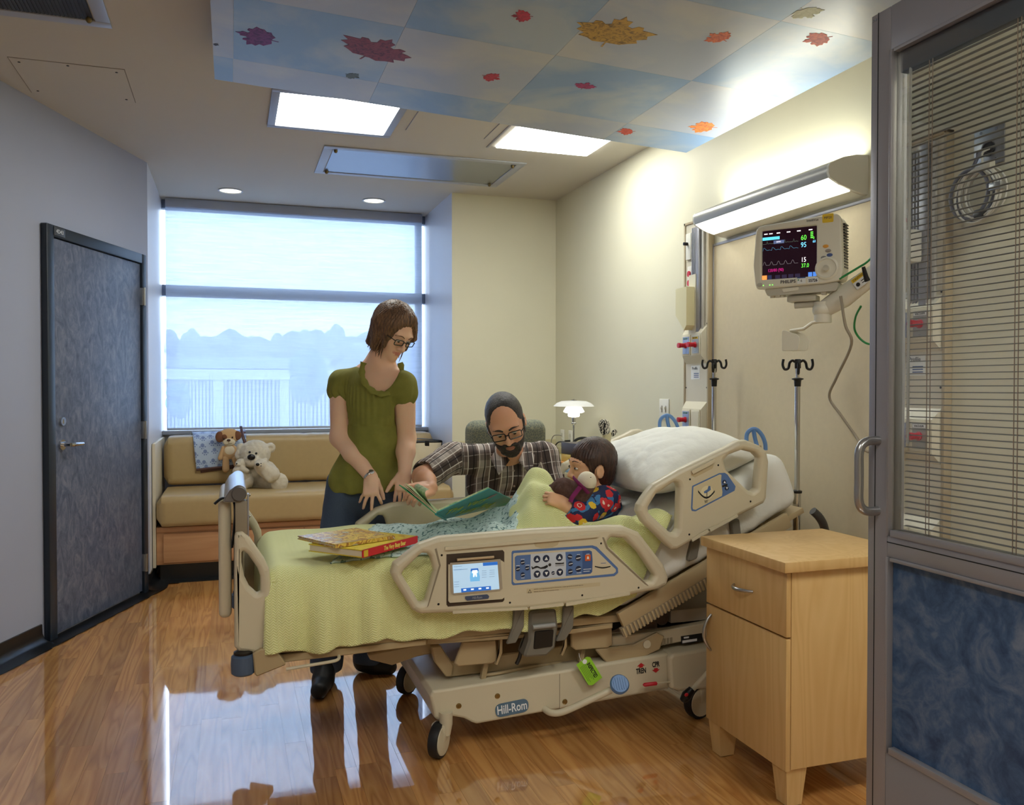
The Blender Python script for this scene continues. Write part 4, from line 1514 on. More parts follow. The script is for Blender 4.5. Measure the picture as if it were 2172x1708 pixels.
for lx in (nx0 + 0.045, nx1 - 0.06):
    for ly in (ny0 + 0.045, ny1 - 0.045):
        mb = MB()
        a, b = 0.038, 0.027
        vs = [(lx - a, ly - a, 0.125), (lx + a, ly - a, 0.125), (lx + a, ly + a, 0.125), (lx - a, ly + a, 0.125), (lx - b, ly - b, 0.002), (lx + b, ly - b, 0.002), (lx + b, ly + b, 0.002), (lx - b, ly + b, 0.002)]
        mb.add(vs, [(0, 1, 2, 3)[::-1], (4, 5, 6, 7)[::-1], (0, 4, 5, 1), (1, 5, 6, 2), (2, 6, 7, 3), (3, 7, 4, 0)])
        l_ = mb.build('leg', m_maple, ns, smooth=0)
        MB().lohi((lx - b + 0.002, ly - b + 0.002, 0), (lx + b - 0.002, ly + b - 0.002, 0.002)).build('glide', m_black, l_)

# ------------------------------------------------------------------ glazed sliding door leaf with blinds between the panes
XD = 1.33
TD = 0.045
ye = at(1843, 820, X=XD).y
ys_ = at(1884, 820, X=XD).y
yend = 0.42
z_gt = at(1892, 105, X=XD).z
z_gb = at(1872, 1134, X=XD).z
z_pt = at(1882, 1181, X=XD).z
z_pb = at(1879, 1595, X=XD).z
ztop = at(1849, 36, X=XD).z
door2 = thing('sliding_door', 'grey aluminium glass door with blinds and blue lower panel', 'door', (XD, 1.0, 0))
m_sd = M('door_aluminium', (152, 150, 154), 0.36, 0.35, mottle=(300, 0.04))
def dbox(name, y0, y1, z0, z1, mat, d0=0.0, d1=TD, bev=0.002, par=door2):
    return MB().lohi((XD + d0, y0, z0), (XD + d1, y1, z1), bev=bev).build(name, mat, par)
dbox('stile', ys_, ye, 0.012, ztop, m_sd)
dbox('stile', yend, yend + 0.07, 0.012, ztop, m_sd)
dbox('top_rail', yend + 0.07, ys_, z_gt, ztop, m_sd)
dbox('mid_rail', yend + 0.07, ys_, z_pt, z_gb, m_sd)
dbox('bottom_rail', yend + 0.07, ys_, 0.012, z_pb, m_sd)
# raised beads round the openings
for z0, z1 in ((z_gb, z_gt), (z_pb, z_pt)):
    dbox('bead', ys_ - 0.006, ys_ + 0.0, z0, z1, m_sd, -0.004, 0.012, 0.001)
    dbox('bead', yend + 0.07, ys_ - 0.012, z1 - 0.008, z1, m_sd, -0.004, 0.012, 0.001)
    dbox('bead', yend + 0.07, ys_ - 0.012, z0, z0 + 0.014, m_sd, -0.004, 0.012, 0.001)
dbox('stile_groove', ye - 0.022, ye - 0.02, 0.012, ztop, m_darkmetal, -0.0006, 0.001, 0)
dbox('rail_groove', yend + 0.07, ys_, (z_gb + z_pt) / 2 + 0.008, (z_gb + z_pt) / 2 + 0.01, m_darkmetal, -0.0006, 0.001, 0)
for y_ in (ye - 0.006, ye - 0.014):
    MB().cyl((XD - 0.0015, y_, ztop - 0.012), (XD, y_, ztop - 0.012), 0.003, 8).build('screw', m_chrome, door2)
mlow, t = NEW('door_blue_suede_laminate', (60, 90, 130), 0.45)
v = t.coord('Object')
a1 = t.noise(v, 11, 5, 0.6, 1.8)
a2 = t.noise(v, 38, 4, 0.7, 1.0)
fac = t.math('ADD', t.math('MULTIPLY', a1, 0.75), t.math('MULTIPLY', a2, 0.3), clamp=True)
t.link(t.ramp(fac, [(0.36, lin((34, 60, 96))), (0.52, lin((62, 90, 126))), (0.72, lin((112, 126, 148)))]), t.b.inputs['Base Color'])
dbox('lower_panel', yend + 0.07, ys_, z_pb, z_pt, mlow, 0.012, 0.035, 0)
dbox('pane', yend + 0.07, ys_, z_gb, z_gt, mg, 0.008, 0.011, 0)
dbox('pane', yend + 0.07, ys_, z_gb, z_gt, mg, 0.034, 0.037, 0)
bl = dbox('blind_head', yend + 0.075, ys_ - 0.014, z_gt - 0.052, z_gt - 0.002, M('blind_head_grey', (96, 100, 106), 0.45, 0.3), 0.013, 0.032, 0.001)
m_slat = M('blind_slat', (150, 150, 146), 0.45, 0.2)
sw, t0 = 0.0115, math.radians(2)
sm = None
nsl = int((z_gt - 0.056 - z_gb - 0.012) / 0.0128)
for k in range(nsl):
    z = z_gt - 0.06 - k * 0.0128
    if sm is None:
        mb = MB()
        L = ys_ - 0.03 - (yend + 0.08)
        pr = [(-0.5, 0.0), (-0.25, 0.0011), (0.0, 0.0015), (0.25, 0.0011), (0.5, 0.0)]
        vs = []
        for y_ in (0, L):
            for h_ in (0, -0.0004):
                for a_, b_ in pr:
                    vs.append((a_ * sw * math.cos(t0) - b_ * math.sin(t0), y_, a_ * sw * math.sin(t0) + b_ + h_))
        fs = []
        for i in range(4):
            fs += [(i, i + 1, 11 + i, 10 + i), (5 + i, 15 + i, 16 + i, 6 + i)]
        fs += [(0, 10, 15, 5), (4, 9, 19, 14)]
        mb.add(vs, fs)
        sm = bpy.data.meshes.new('slat')
        sm.from_pydata(mb.V, [], mb.Fc)
        sm.materials.append(m_slat)
    o = bpy.data.objects.new('slat', sm)
    o.location = (XD + 0.0225, yend + 0.08, z)
    COL.objects.link(o)
    put(o, bl)
for px_ in (1972, 1979, 2158, 2166):
    y_ = at(px_, 800, X=XD + 0.022).y
    MB().cyl((XD + 0.0145, y_, z_gb + 0.014), (XD + 0.0145, y_, z_gt - 0.05), 0.0009, 6).build('ladder_cord', M('cord_tan', (150, 130, 112), 0.7), bl)
y_ = at(1927, 800, X=XD + 0.015).y
MB().cyl((XD + 0.0142, y_, z_gb + 0.2), (XD + 0.0142, y_, z_gt - 0.05), 0.0028, 8).build('tilt_wand', M('wand_clear', (196, 194, 186), 0.3), bl)
dbox('bottom_bar', yend + 0.08, ys_ - 0.016, z_gb + 0.004, z_gb + 0.014, m_slat, 0.015, 0.031, 0.001, bl)
hz0, hz1 = at(1862, 935, X=XD).z, at(1862, 1084, X=XD).z
yh = at(1862, 1000, X=XD).y
mb = MB().tube(smooth_path([(XD, yh, hz0), (XD - 0.025, yh, hz0), (XD - 0.042, yh, hz0 - 0.008), (XD - 0.05, yh, hz0 - 0.026), (XD - 0.05, yh, hz0 - 0.06), (XD - 0.05, yh, hz1 + 0.06), (XD - 0.05, yh, hz1 + 0.026), (XD - 0.042, yh, hz1 + 0.008), (XD - 0.025, yh, hz1), (XD, yh, hz1)], 5), 0.0098, 14)
mb.build('pull_handle', M('handle_satin', (168, 168, 168), 0.28, 0.8), door2)
# ------------------------------------------------------------------ built-in window sofa
m_vinyl = M('sofa_vinyl', (184, 159, 112), 0.42, mottle=(30, 0.06), bump=(90, 0.12, 0.001))
m_seam = M('sofa_seam', (120, 96, 56), 0.6)
SX0, SX1 = XA0 + 0.022, 1.576
sofa = thing('window_sofa', 'tan vinyl built-in sofa with wood drawers under the window', 'sofa', (0.5, 6.6, 0))
MB().lohi((SX0, 6.175, 0.115), (SX1, 7.0, 0.362), bev=0.002).build('base', m_sofa_wood, sofa)
MB().lohi((SX0 + 0.02, 6.215, 0.0), (SX1, 6.9, 0.115)).build('toe_kick', m_cove, sofa)
MB().lohi((SX0, 6.165, 0.338), (SX1, 6.2, 0.372), bev=0.003).build('front_rail', m_sofa_wood, sofa)
for x0, x1 in ((SX0 + 0.045, 0.478), (0.486, 1.01), (1.018, SX1 - 0.04)):
    MB().lohi((x0, 6.157, 0.13), (x1, 6.174, 0.328), bev=0.002).build('drawer_front', m_sofa_wood, sofa)
MB().lohi((XA0 - 0.0, 6.155, 0.1), (XA0 + 0.02, 7.01, 0.94), bev=0.002).build('end_panel', M('panel_cream', (206, 196, 172), 0.5), sofa)

def cushion(name, lo, hi, r, seams_x, parent, crown=0.012):
    """rounded block with a soft crown, cut by vertical seams"""
    lo, hi = Vector(lo), Vector(hi)
    c, s_ = (lo + hi) / 2, (hi - lo)
    nx = 60
    mb = MB()
    xs_ = [lo.x + s_.x * k / nx for k in range(nx + 1)]
    prof = round_poly([(lo.y, lo.z), (hi.y, lo.z), (hi.y, hi.z), (lo.y, hi.z)], r, 6)
    n = len(prof)
    vs, fs = [], []
    for i, x_ in enumerate(xs_):
        e = min(x_ - lo.x, hi.x - x_)
        sh = 0.0
        if e < r:
            sh = r * (1 - math.sqrt(max(0, 1 - (1 - e / r) ** 2)))
        for sx_ in seams_x:
            sh = max(sh, 0.006 * math.exp(-((x_ - sx_) / 0.014) ** 2))
        for y_, z_ in prof:
            dy, dz = (y_ - c.y) / (s_.y / 2), (z_ - c.z) / (s_.z / 2)
            vs.append((x_, y_ - dy * sh - crown * 0, z_ - dz * sh + crown * (1 - dy * dy) * max(0, dz) * math.sin(math.pi * i / nx) ** 0.3))
    for i in range(nx):
        for k in range(n):
            l = (k + 1) % n
            fs.append((i * n + k, i * n + l, (i + 1) * n + l, (i + 1) * n + k))
    fs.append(tuple(range(n))[::-1])
    fs.append(tuple(nx * n + k for k in range(n)))
    mb.add(vs, fs)
    return mb.build(name, m_vinyl, parent, smooth=50)
seat = cushion('seat_cushion', (SX0 + 0.003, 6.10, 0.378), (SX1, 6.74, 0.588), 0.05, (0.53,), sofa)
back = cushion('back_cushion', (SX0 + 0.012, 6.66, 0.60), (SX1 - 0.02, 6.93, 0.955), 0.055, (0.53, 1.14), sofa)

# ------------------------------------------------------------------ paw-print blanket folded over the sofa back
mpaw, t = NEW('blanket_paw_print', (176, 196, 222), 0.95)
uv = t.coord('UV')
sc = t.n('ShaderNodeVectorMath', operation='SCALE')
sc.inputs['Scale'].default_value = 17.0
t.link(uv, sc.inputs[0])
vor = t.n('ShaderNodeTexVoronoi')
vor.voronoi_dimensions = '2D'
vor.inputs['Scale'].default_value = 1.0
vor.inputs['Randomness'].default_value = 0.6
t.link(sc.outputs[0], vor.inputs['Vector'])
pad = t.math('LESS_THAN', vor.outputs['Distance'], 0.24)
sub = t.n('ShaderNodeVectorMath', operation='SUBTRACT')
t.link(sc.outputs[0], sub.inputs[0])
t.link(vor.outputs['Position'], sub.inputs[1])
toes = None
for dx_, dy_ in ((-0.33, 0.18), (-0.13, 0.38), (0.13, 0.38), (0.33, 0.18)):
    dd_ = t.n('ShaderNodeVectorMath', operation='DISTANCE')
    t.link(sub.outputs[0], dd_.inputs[0])
    dd_.inputs[1].default_value = (dx_, dy_, 0)
    q_ = t.math('LESS_THAN', dd_.outputs['Value'], 0.095)
    toes = q_ if toes is None else t.math('MAXIMUM', toes, q_)
fac = t.math('MAXIMUM', pad, toes)
t.link(t.mix(fac, lin((186, 204, 228)), lin((128, 146, 190))), t.b.inputs['Base Color'])
t.bump(t.noise(t.coord('Object'), 260, 3), 0.4, 0.002)
pb = thing('paw_print_blanket', 'pale blue paw-print blanket with brown edge folded over the sofa back', 'blanket', (0.1, 6.65, 0.7))
def blanket_fn(x0t, x1t, x0b, x1b, zb, ztop_, yoff, lift=0.0):
    prof = [(6.90 + yoff, 0.93), (6.88 + yoff, ztop_ + 0.005), (6.8, ztop_ + 0.012), (6.70 - yoff, ztop_ - 0.004), (6.648 - yoff, ztop_ - 0.06), (6.642 - yoff, 0.8), (6.645 - yoff, zb)]
    path = smooth_path([(0, a, b) for a, b in prof], 8)
    L = [0]
    for a, b in zip(path[:-1], path[1:]):
        L.append(L[-1] + (b - a).length)
    return path, L
def blanket_sheet(name, x0t, x1t, x0b, x1b, zb, yoff, mat, parent, ripple=0.004, tilt_=0.0):
    path, L = blanket_fn(x0t, x1t, x0b, x1b, zb, 0.968, yoff)
    nu = 30
    vs, uvs, fs = [], [], []
    m_ = len(path)
    for i in range(nu + 1):
        u = i / nu
        for j, p in enumerate(path):
            v = L[j] / L[-1]
            x_ = (x0t + (x1t - x0t) * u) * (1 - v) + (x0b + (x1b - x0b) * u) * v
            z_ = p.z + tilt_ * (u - 0.5) * (v ** 2)
            if v < 0.45:
                z_ += 0.018 * max(0, u - 0.75) * 4 * (1 - v)
            vs.append((x_, p.y - ripple * math.sin(u * 9 + v * 3) * v, z_))
            uvs.append((u * (x1t - x0t), L[j]))
    for i in range(nu):
        for j in range(m_ - 1):
            a = i * m_ + j
            fs.append((a, a + m_, a + m_ + 1, a + 1))
    mb = MB().add(vs, fs)
    o = mb.build(name, mat, parent, smooth=60)
    uvmap(o.data, uvs)
    md = o.modifiers.new('thick', 'SOLIDIFY')
    md.thickness = 0.006
    return o
m_brown = M('blanket_satin_brown', (84, 52, 46), 0.35)
xt0, xt1, xb0, xb1 = at(402, 915, Y=6.66).x, at(520, 905, Y=6.66).x, at(416, 990, Y=6.63).x, at(524, 980, Y=6.63).x
blanket_sheet('cloth', xt0, xt1, xb0, xb1, at(440, 990, Y=6.64).z, 0.0, mpaw, pb, tilt_=0.03)
blanket_sheet('under_layer', xt0 + 0.03, xt1, xb0 + 0.03, xb1, at(440, 998, Y=6.64).z, -0.007, m_brown, pb, tilt_=0.035)
za = at(416, 994, Y=6.632).z
MB().tube([(xb0, 6.637, za - 0.012), ((xb0 + xb1) / 2, 6.637, za + 0.004), (xb1, 6.637, za + 0.02)], 0.009, 8, flat=(1, 0.4)).build('brown_edge', m_brown, pb)
MB().tube(smooth_path([at(511, 905, Y=6.75), at(515, 925, Y=6.66), at(523, 950, Y=6.64), at(525, 975, Y=6.635)]), 0.011, 8, flat=(0.5, 1)).build('brown_binding', m_brown, pb)

# ------------------------------------------------------------------ plush dog lying on the blanket
m_dog = M('plush_tan', (206, 168, 122), 0.95, bump=(500, 0.3, 0.001))
m_dogl = M('plush_cream', (222, 208, 180), 0.95, bump=(500, 0.3, 0.001))
m_dogb = M('plush_brown', (120, 78, 54), 0.95, bump=(500, 0.3, 0.001))
dog = thing('plush_dog', 'tan plush dog with brown ears leaning on the paw blanket', 'plush toy', at(485, 1000, Y=6.6))
YD = 6.595
def dp_(x, y, Y=YD):
    return np.array(at(x, y, Y=Y))
k_ = mpp(at(485, 950, Y=YD))
def blob(name, specs, mat, par, h=0.004, it=2):
    pts = np.array([c for c, r in specs])
    mr = max(max(r) for c, r in specs)
    s = SDF(pts.min(0) - mr * 1.2, pts.max(0) + mr * 1.2, h)
    for c, r in specs:
        s.ell(c, r, k=0.01)
    return sdf_obj(name, s, mat, par, it)
blob('body', [(dp_(486, 925), (22 * k_, 0.026, 16 * k_)), (dp_(487, 958), (16 * k_, 0.026, 17 * k_))], m_dog, dog)
for nm, a, b, ra, rb in (('arm', (474, 950), (467, 972), 4.5, 5), ('arm', (500, 952), (508, 972), 4.5, 5), ('foot_leg', (479, 972), (479, 995), 6.5, 7.5), ('foot_leg', (497, 972), (503, 988), 6, 6.5)):
    p, q = dp_(*a), dp_(*b)
    s = SDF(np.minimum(p, q) - 0.05, np.maximum(p, q) + 0.05, 0.004)
    s.cone(p, q, ra * k_, rb * k_)
    sdf_obj(nm, s, m_dog, dog)
blob('ear', [(dp_(466, 927, YD - 0.012), (9 * k_, 0.012, 12 * k_))], m_dogb, dog)
blob('ear', [(dp_(504, 924, YD - 0.012), (8 * k_, 0.012, 10 * k_))], m_dogb, dog)
blob('belly_patch', [(dp_(487, 956, YD - 0.014), (11 * k_, 0.016, 11 * k_))], m_dogl, dog)
mz = blob('muzzle', [(dp_(486, 938, YD - 0.02), (13 * k_, 0.018, 8.5 * k_))], m_dogl, dog)
blob('eye_patch', [(dp_(477, 927, YD - 0.016), (7 * k_, 0.012, 7 * k_))], m_dogb, dog)
m_bead = M('bead_black', (18, 14, 14), 0.2)
for x_, y_ in ((475, 932), (493, 928)):
    c = dp_(x_, y_, YD - 0.03)
    MB().ell(c, (0.006, 0.005, 0.006), seg=10, rings=8).build('eye', m_bead, dog)
c = dp_(485, 934, YD - 0.042)
MB().ell(c, (0.0135, 0.006, 0.009), seg=12, rings=8).build('nose', M('nose_brown', (60, 34, 28), 0.4), mz)
MB().tube([dp_(485, 937, YD - 0.043), dp_(485.5, 942, YD - 0.04)], 0.001, 5).build('mouth_stitch', m_bead, mz)
MB().tube([dp_(480, 943, YD - 0.036), dp_(485.5, 942, YD - 0.039), dp_(492, 941, YD - 0.036)], 0.001, 5).build('mouth_stitch', m_bead, mz)

# ------------------------------------------------------------------ big and small polar bears
mfur, t = NEW('plush_cream_fur', (226, 212, 184), 0.98)
v = t.coord('Object')
t.link(t.mix(t.noise(v, 60, 5, 0.7), lin((220, 206, 178)), lin((244, 236, 218))), t.b.inputs['Base Color'])
t.bump(t.noise(v, 330, 5, 0.75), 0.9, 0.006)
bear = thing('plush_bear', 'large cream plush polar bear sitting on the sofa seat', 'plush toy', at(560, 1043, Y=6.45))
YBr = 6.45
kb = mpp(at(550, 990, Y=YBr))
def bp(x, y, dY=0.0):
    return np.array(at(x, y, Y=YBr + dY))
s = SDF(bp(480, 1060) - np.array([0.05, 0.2, 0.06]), bp(620, 925) + np.array([0.05, 0.25, 0.05]), 0.0055)
fur = 0.02
s.ell(bp(556, 1010, 0.06), (34 * kb, 0.11, 36 * kb), k=fur)                 # trunk
s.ell(bp(541, 962, 0.02), (32 * kb, 0.10, 29 * kb), k=fur)                   # head
s.ell(bp(535, 978, -0.06), (19 * kb, 0.06, 14 * kb), k=0.012)               # muzzle
s.ell(bp(511, 950, 0.03), (9 * kb, 0.025, 10 * kb), k=0.008)
s.ell(bp(506, 966, 0.02), (7 * kb, 0.025, 12 * kb), k=0.01)
s.ell(bp(574, 950, 0.03), (10 * kb, 0.025, 11 * kb), k=0.008)                # ears
s.ell(bp(574, 951, 0.0), (5.5 * kb, 0.014, 6 * kb), k=0.006, sub=True)
s.cone(bp(520, 1000, 0.02), bp(526, 1022, -0.07), 13 * kb, 12 * kb, k=0.012)  # arms
s.cone(bp(575, 1000, 0.03), bp(556, 1022, -0.05), 13 * kb, 11 * kb, k=0.012)
s.cone(bp(555, 1030, 0.0), bp(592, 1022, -0.1), 15 * kb, 18 * kb, k=0.012)     # leg and foot
s.ell(bp(592, 1024, -0.13), (18 * kb, 0.035, 20 * kb), k=0.012)
s.cone(bp(520, 1030, 0.0), bp(508, 1030, -0.08), 14 * kb, 15 * kb, k=0.012)
s.warp(lambda P: 0.0025 * vnoise(P, 90, 4) + 0.0018 * vnoise(P, 190, 5))
sdf_obj('body', s, mfur, bear, 1)
for x_, y_ in ((529.5, 959.5), (543.5, 962)):
    MB().ell(bp(x_, y_, -0.083), (0.0085, 0.006, 0.0085), seg=10, rings=8).build('eye', m_bead, bear)
MB().ell(bp(533, 970, -0.118), (0.028, 0.014, 0.022), seg=14, rings=10).build('nose', m_bead, bear)
MB().tube([bp(532, 976, -0.126), bp(532, 981, -0.124)], 0.0013, 5).build('mouth_stitch', m_bead, bear)
cub = thing('plush_bear', 'small cream bear cub hugged in the big plush bear arm', 'plush toy', bp(565, 1030, -0.13))
s = SDF(bp(538, 1035) - np.array([0.03, 0.28, 0.02]), bp(592, 968) + np.array([0.03, 0.1, 0.03]), 0.005)
s.cone(bp(556, 992, -0.15), bp(575, 1006, -0.14), 14 * kb, 18 * kb, k=0.012)
s.ell(bp(553, 987, -0.16), (14 * kb, 0.05, 13 * kb), k=0.012)
s.ell(bp(547, 986, -0.2), (7 * kb, 0.024, 6.5 * kb), k=0.008)
s.ell(bp(563, 976, -0.15), (5 * kb, 0.014, 5 * kb), k=0.006)
s.cone(bp(560, 1003, -0.17), bp(570, 1017, -0.18), 7 * kb, 6.5 * kb, k=0.008)
s.warp(lambda P: 0.002 * vnoise(P, 110, 6))
sdf_obj('body', s, mfur, cub, 1)
MB().ell(bp(546.5, 985.5, -0.225), (0.013, 0.008, 0.011), seg=12, rings=8).build('nose', m_bead, cub)
for x_, y_ in ((553.5, 983.5), (553.5, 988.5)):
    MB().ell(bp(x_, y_, -0.212), (0.0045, 0.004, 0.0045), seg=8, rings=6).build('eye', m_bead, cub)
cub2 = thing('plush_bear', 'small cream bear cub behind the big bear paw on the left', 'plush toy', bp(510, 1020, -0.1))
s = SDF(bp(488, 1030) - np.array([0.03, 0.2, 0.02]), bp(530, 968) + np.array([0.03, 0.1, 0.03]), 0.005)
s.ell(bp(512, 983, -0.06), (12 * kb, 0.045, 10 * kb), k=0.01)
s.ell(bp(504, 985, -0.1), (5 * kb, 0.02, 4 * kb), k=0.008)
s.cone(bp(506, 1000, -0.07), bp(518, 1010, -0.07), 12 * kb, 12 * kb, k=0.01)
s.cone(bp(514, 994, -0.1), bp(524, 1000, -0.11), 6 * kb, 5 * kb, k=0.008)
s.warp(lambda P: 0.002 * vnoise(P, 110, 8))
sdf_obj('body', s, mfur, cub2, 1)
MB().ell(bp(502, 984, -0.118), (0.006, 0.005, 0.005), seg=8, rings=6).build('nose', m_bead, cub2)

# ------------------------------------------------------------------ canvas tote bag on the sofa end
tote = thing('tote_bag', 'cream canvas tote bag with black trim at the sofa end', 'bag', at(905, 1020, Y=6.4))
m_canvas = M('canvas_cream', (214, 200, 168), 0.9, bump=(300, 0.3, 0.001))
YT = 6.42
tl, tr_, br, bl_ = at(868, 938, Y=YT), at(941, 938, Y=YT), at(926, 1025, Y=YT - 0.02), at(868, 1030, Y=YT - 0.02)
def tote_fn(u, v):
    th_ = 2 * math.pi * u
    top_c, bot_c = (tl + tr_) / 2, (br + bl_) / 2
    c = bot_c + (top_c - bot_c) * v
    wx = ((br - bl_).x * (1 - v) + (tr_ - tl).x * v) / 2
    sx_, sy_ = math.cos(th_), math.sin(th_)
    e = 0.55
    px_ = math.copysign(abs(sx_) ** e, sx_) * wx
    py_ = math.copysign(abs(sy_) ** e, sy_) * (0.075 * (1 - v) + 0.045 * v)
    w_ = 0.008 * math.sin(9 * v + 3 * th_) * math.sin(5 * th_)
    return (c.x + px_ + w_, c.y + 0.06 + py_ + w_, c.z)
o = MB().grid(tote_fn, 48, 16).build('body', m_canvas, tote, smooth=60, weld=True)
md = o.modifiers.new('thick', 'SOLIDIFY')
md.thickness = 0.004
rim = [Vector(tote_fn(k / 40, 1.0)) for k in range(40)]
MB().tube(rim, 0.008, 8, closed=True, flat=(1, 0.5), up=(0, 0, 1)).build('black_trim', m_black, tote)
MB().tube([Vector(tote_fn(0.0, v / 8)) + Vector((0.002, -0.002, 0)) for v in range(9)], 0.007, 8, flat=(0.6, 1)).build('side_trim', m_black, tote)
cbk = Vector(tote_fn(0.75, 1.0))
MB().lohi((cbk.x - 0.018, cbk.y - 0.01, cbk.z - 0.035), (cbk.x + 0.018, cbk.y + 0.002, cbk.z + 0.012), bev=0.003).build('buckle', m_black, tote)
MB().tube(smooth_path([Vector(tote_fn(0.62, 1.0)), Vector(tote_fn(0.65, 1.0)) + Vector((0, 0, 0.025)), cbk + Vector((0.0, 0, 0.022)), Vector(tote_fn(0.88, 1.0)) + Vector((0, 0, 0.01)), Vector(tote_fn(0.95, 1.0))]), 0.012, 8, flat=(0.25, 1)).build('strap', m_black, tote)

# ------------------------------------------------------------------ counter by the corner, lamp, boxes and books on it
m_counter = M('counter_speckled', (198, 188, 150), 0.45, mottle=(220, 0.25))
ct = thing('corner_counter', 'low cream counter with speckled splash along the corner walls', 'cabinet', (2.1, 5.5, 0))
MB().lohi((1.93, 4.55, 0.06), (XR - 0.002, YB - 0.002, 0.775), bev=0.003).build('cabinet_body', m_wall_cream, ct)
MB().lohi((1.90, 4.53, 0.775), (XR - 0.001, YB - 0.001, 0.81), bev=0.004).build('worktop', m_counter, ct)
MB().lohi((XA1 + 0.002, YB - 0.02, 0.79), (1.90, YB - 0.001, 0.915), bev=0.003).build('splash', m_counter, ct)
MB().lohi((1.90, YB - 0.02, 0.812), (XR - 0.001, YB - 0.001, 0.915), bev=0.003).build('splash', m_counter, ct)
MB().lohi((XR - 0.02, 4.53, 0.812), (XR - 0.001, YB - 0.021, 0.86), bev=0.003).build('side_splash', m_counter, ct)

LC = at(1217, 950, Y=5.3)
lampx, lampy = LC.x, 5.3
m_opal = M('lamp_opal_glass', (238, 238, 234), 0.3, emit=((255, 250, 240), 1.1))
m_opal_top = M('lamp_opal_top', (214, 214, 210), 0.35, emit=((240, 240, 240), 0.12))
lm = thing('table_lamp', 'three-shade white table lamp on a chrome stem in the corner', 'lamp', (lampx, lampy, 0.81))
zt_ = at(1217, 850, Y=5.3).z
def zpx(y):
    return at(1217, y, Y=5.3).z
kk = mpp((lampx, lampy, 1.1))
MB().lathe([(0.0, 0.81), (0.075, 0.81), (0.075, 0.818), (0.06, 0.826), (0.012, 0.83)], T(lampx, lampy, 0), 28).build('base', m_chrome, lm)
MB().cyl((lampx, lampy, 0.826), (lampx, lampy, zpx(905)), 0.0055, 12).build('stem', m_chrome, lm)
MB().lathe([(0.007, zpx(909)), (0.007, zpx(902)), (0.017, zpx(899)), (0.017, zpx(897)), (0.013, zpx(896)), (0.0135, zpx(886)), (0.008, zpx(885))], T(lampx, lampy, 0), 20).build('socket', m_chrome, lm)
def shade_l(name, prof, mat):
    full = prof + [(r - 0.003, z - 0.0008) for r, z in reversed(prof)]
    MB().lathe([(r, z) for r, z in full], T(lampx, lampy, 0), 40, cap=False).build(name, mat, lm, smooth=60)
shade_l('upper_shade', [(8 * kk, zpx(850)), (26 * kk, zpx(851)), (36 * kk, zpx(855)), (42.5 * kk, zpx(860.5)), (43.5 * kk, zpx(862))], m_opal_top)
shade_l('middle_shade', [(16 * kk, zpx(863)), (18 * kk, zpx(865)), (22 * kk, zpx(872)), (22.5 * kk, zpx(874)), (18 * kk, zpx(876))], m_opal)
shade_l('lower_shade', [(12.5 * kk, zpx(876)), (12.8 * kk, zpx(882)), (11 * kk, zpx(884.5)), (6 * kk, zpx(885))], m_opal)
MB().cyl((lampx, lampy, zpx(884)), (lampx, lampy, zpx(849)), 0.006, 10).build('finial_rod', m_chrome, lm)
MB().lathe([(0.02, zpx(849.5)), (0.02, zpx(848.5)), (0.004, zpx(847.5)), (0, zpx(846))], T(lampx, lampy, 0), 16).build('finial', m_chrome, lm)

def shelf_box(name, label, x, y, w, d, z0, z1, rot, mats, cat):
    """mats: list of (kind, lo, hi, mat) bands on the front"""
    o = thing(name, label, cat, (x, y, z0))
    Mx = T(x, y, 0) @ RZ(rot)
    MB().lohi((-w / 2, -d / 2, z0), (w / 2, d / 2, z1), Mx, 0.003).build('body', mats[0], o)
    return o, Mx
YBX = 4.72
g, Mx = shelf_box('game_box', 'dark game box with large 100 lettering behind the bed', 2.03, YBX, 0.19, 0.26, 0.915, 0.985, 0.08, [M('box_dark', (60, 52, 50), 0.5)], 'box')
text('number', '100', 0.06, Mx @ T(-0.02, -0.1305, 0.952) @ RX(math.pi / 2), m_white_label, g, sx=0.9)
MB().lohi((-0.094, -0.131, 0.965), (0.05, -0.1302, 0.982), Mx).build('yellow_print', m_yellow, g)
g, Mx = shelf_box('game_box', 'yellow game box with blue print under the dark box', 2.03, YBX, 0.2, 0.27, 0.868, 0.914, 0.0, [M('box_yellow', (206, 172, 50), 0.5)], 'box')
MB().lohi((-0.03, -0.1364, 0.876), (0.05, -0.1352, 0.902), Mx).build('blue_print', M('print_blue', (70, 110, 170), 0.5), g)
MB().lohi((-0.06, -0.1364, 0.873), (-0.03, -0.1352, 0.884), Mx).build('red_print', m_red, g)
MB().lohi((0.055, -0.1364, 0.872), (0.07, -0.1352, 0.91), Mx).build('black_print', m_ink, g)
g, Mx = shelf_box('game_box', 'orange picture book under the yellow game box', 2.02, YBX, 0.22, 0.28, 0.838, 0.867, 0.03, [M('box_orange', (222, 150, 60), 0.5)], 'book')
MB().lohi((-0.03, -0.1414, 0.846), (0.04, -0.1402, 0.863), Mx).build('grey_print', M('print_grey', (110, 110, 120), 0.5), g)
shelf_box('picture_book', 'thin blue and white book at the bottom of the pile', 2.02, YBX, 0.23, 0.29, 0.811, 0.837, -0.02, [M('box_blue', (140, 180, 206), 0.5)], 'book')
tag(MB().tube(smooth_path([(2.09, 5.02, 0.82), (2.05, 5.0, 0.9), (2.08, 4.98, 0.985), (2.16, 4.96, 0.99), (2.2, 4.94, 0.9), (2.2, 4.94, 0.82)]), 0.009, 8).build('headphones', m_black), 'black band behind the game boxes beside the lamp', 'headphones')

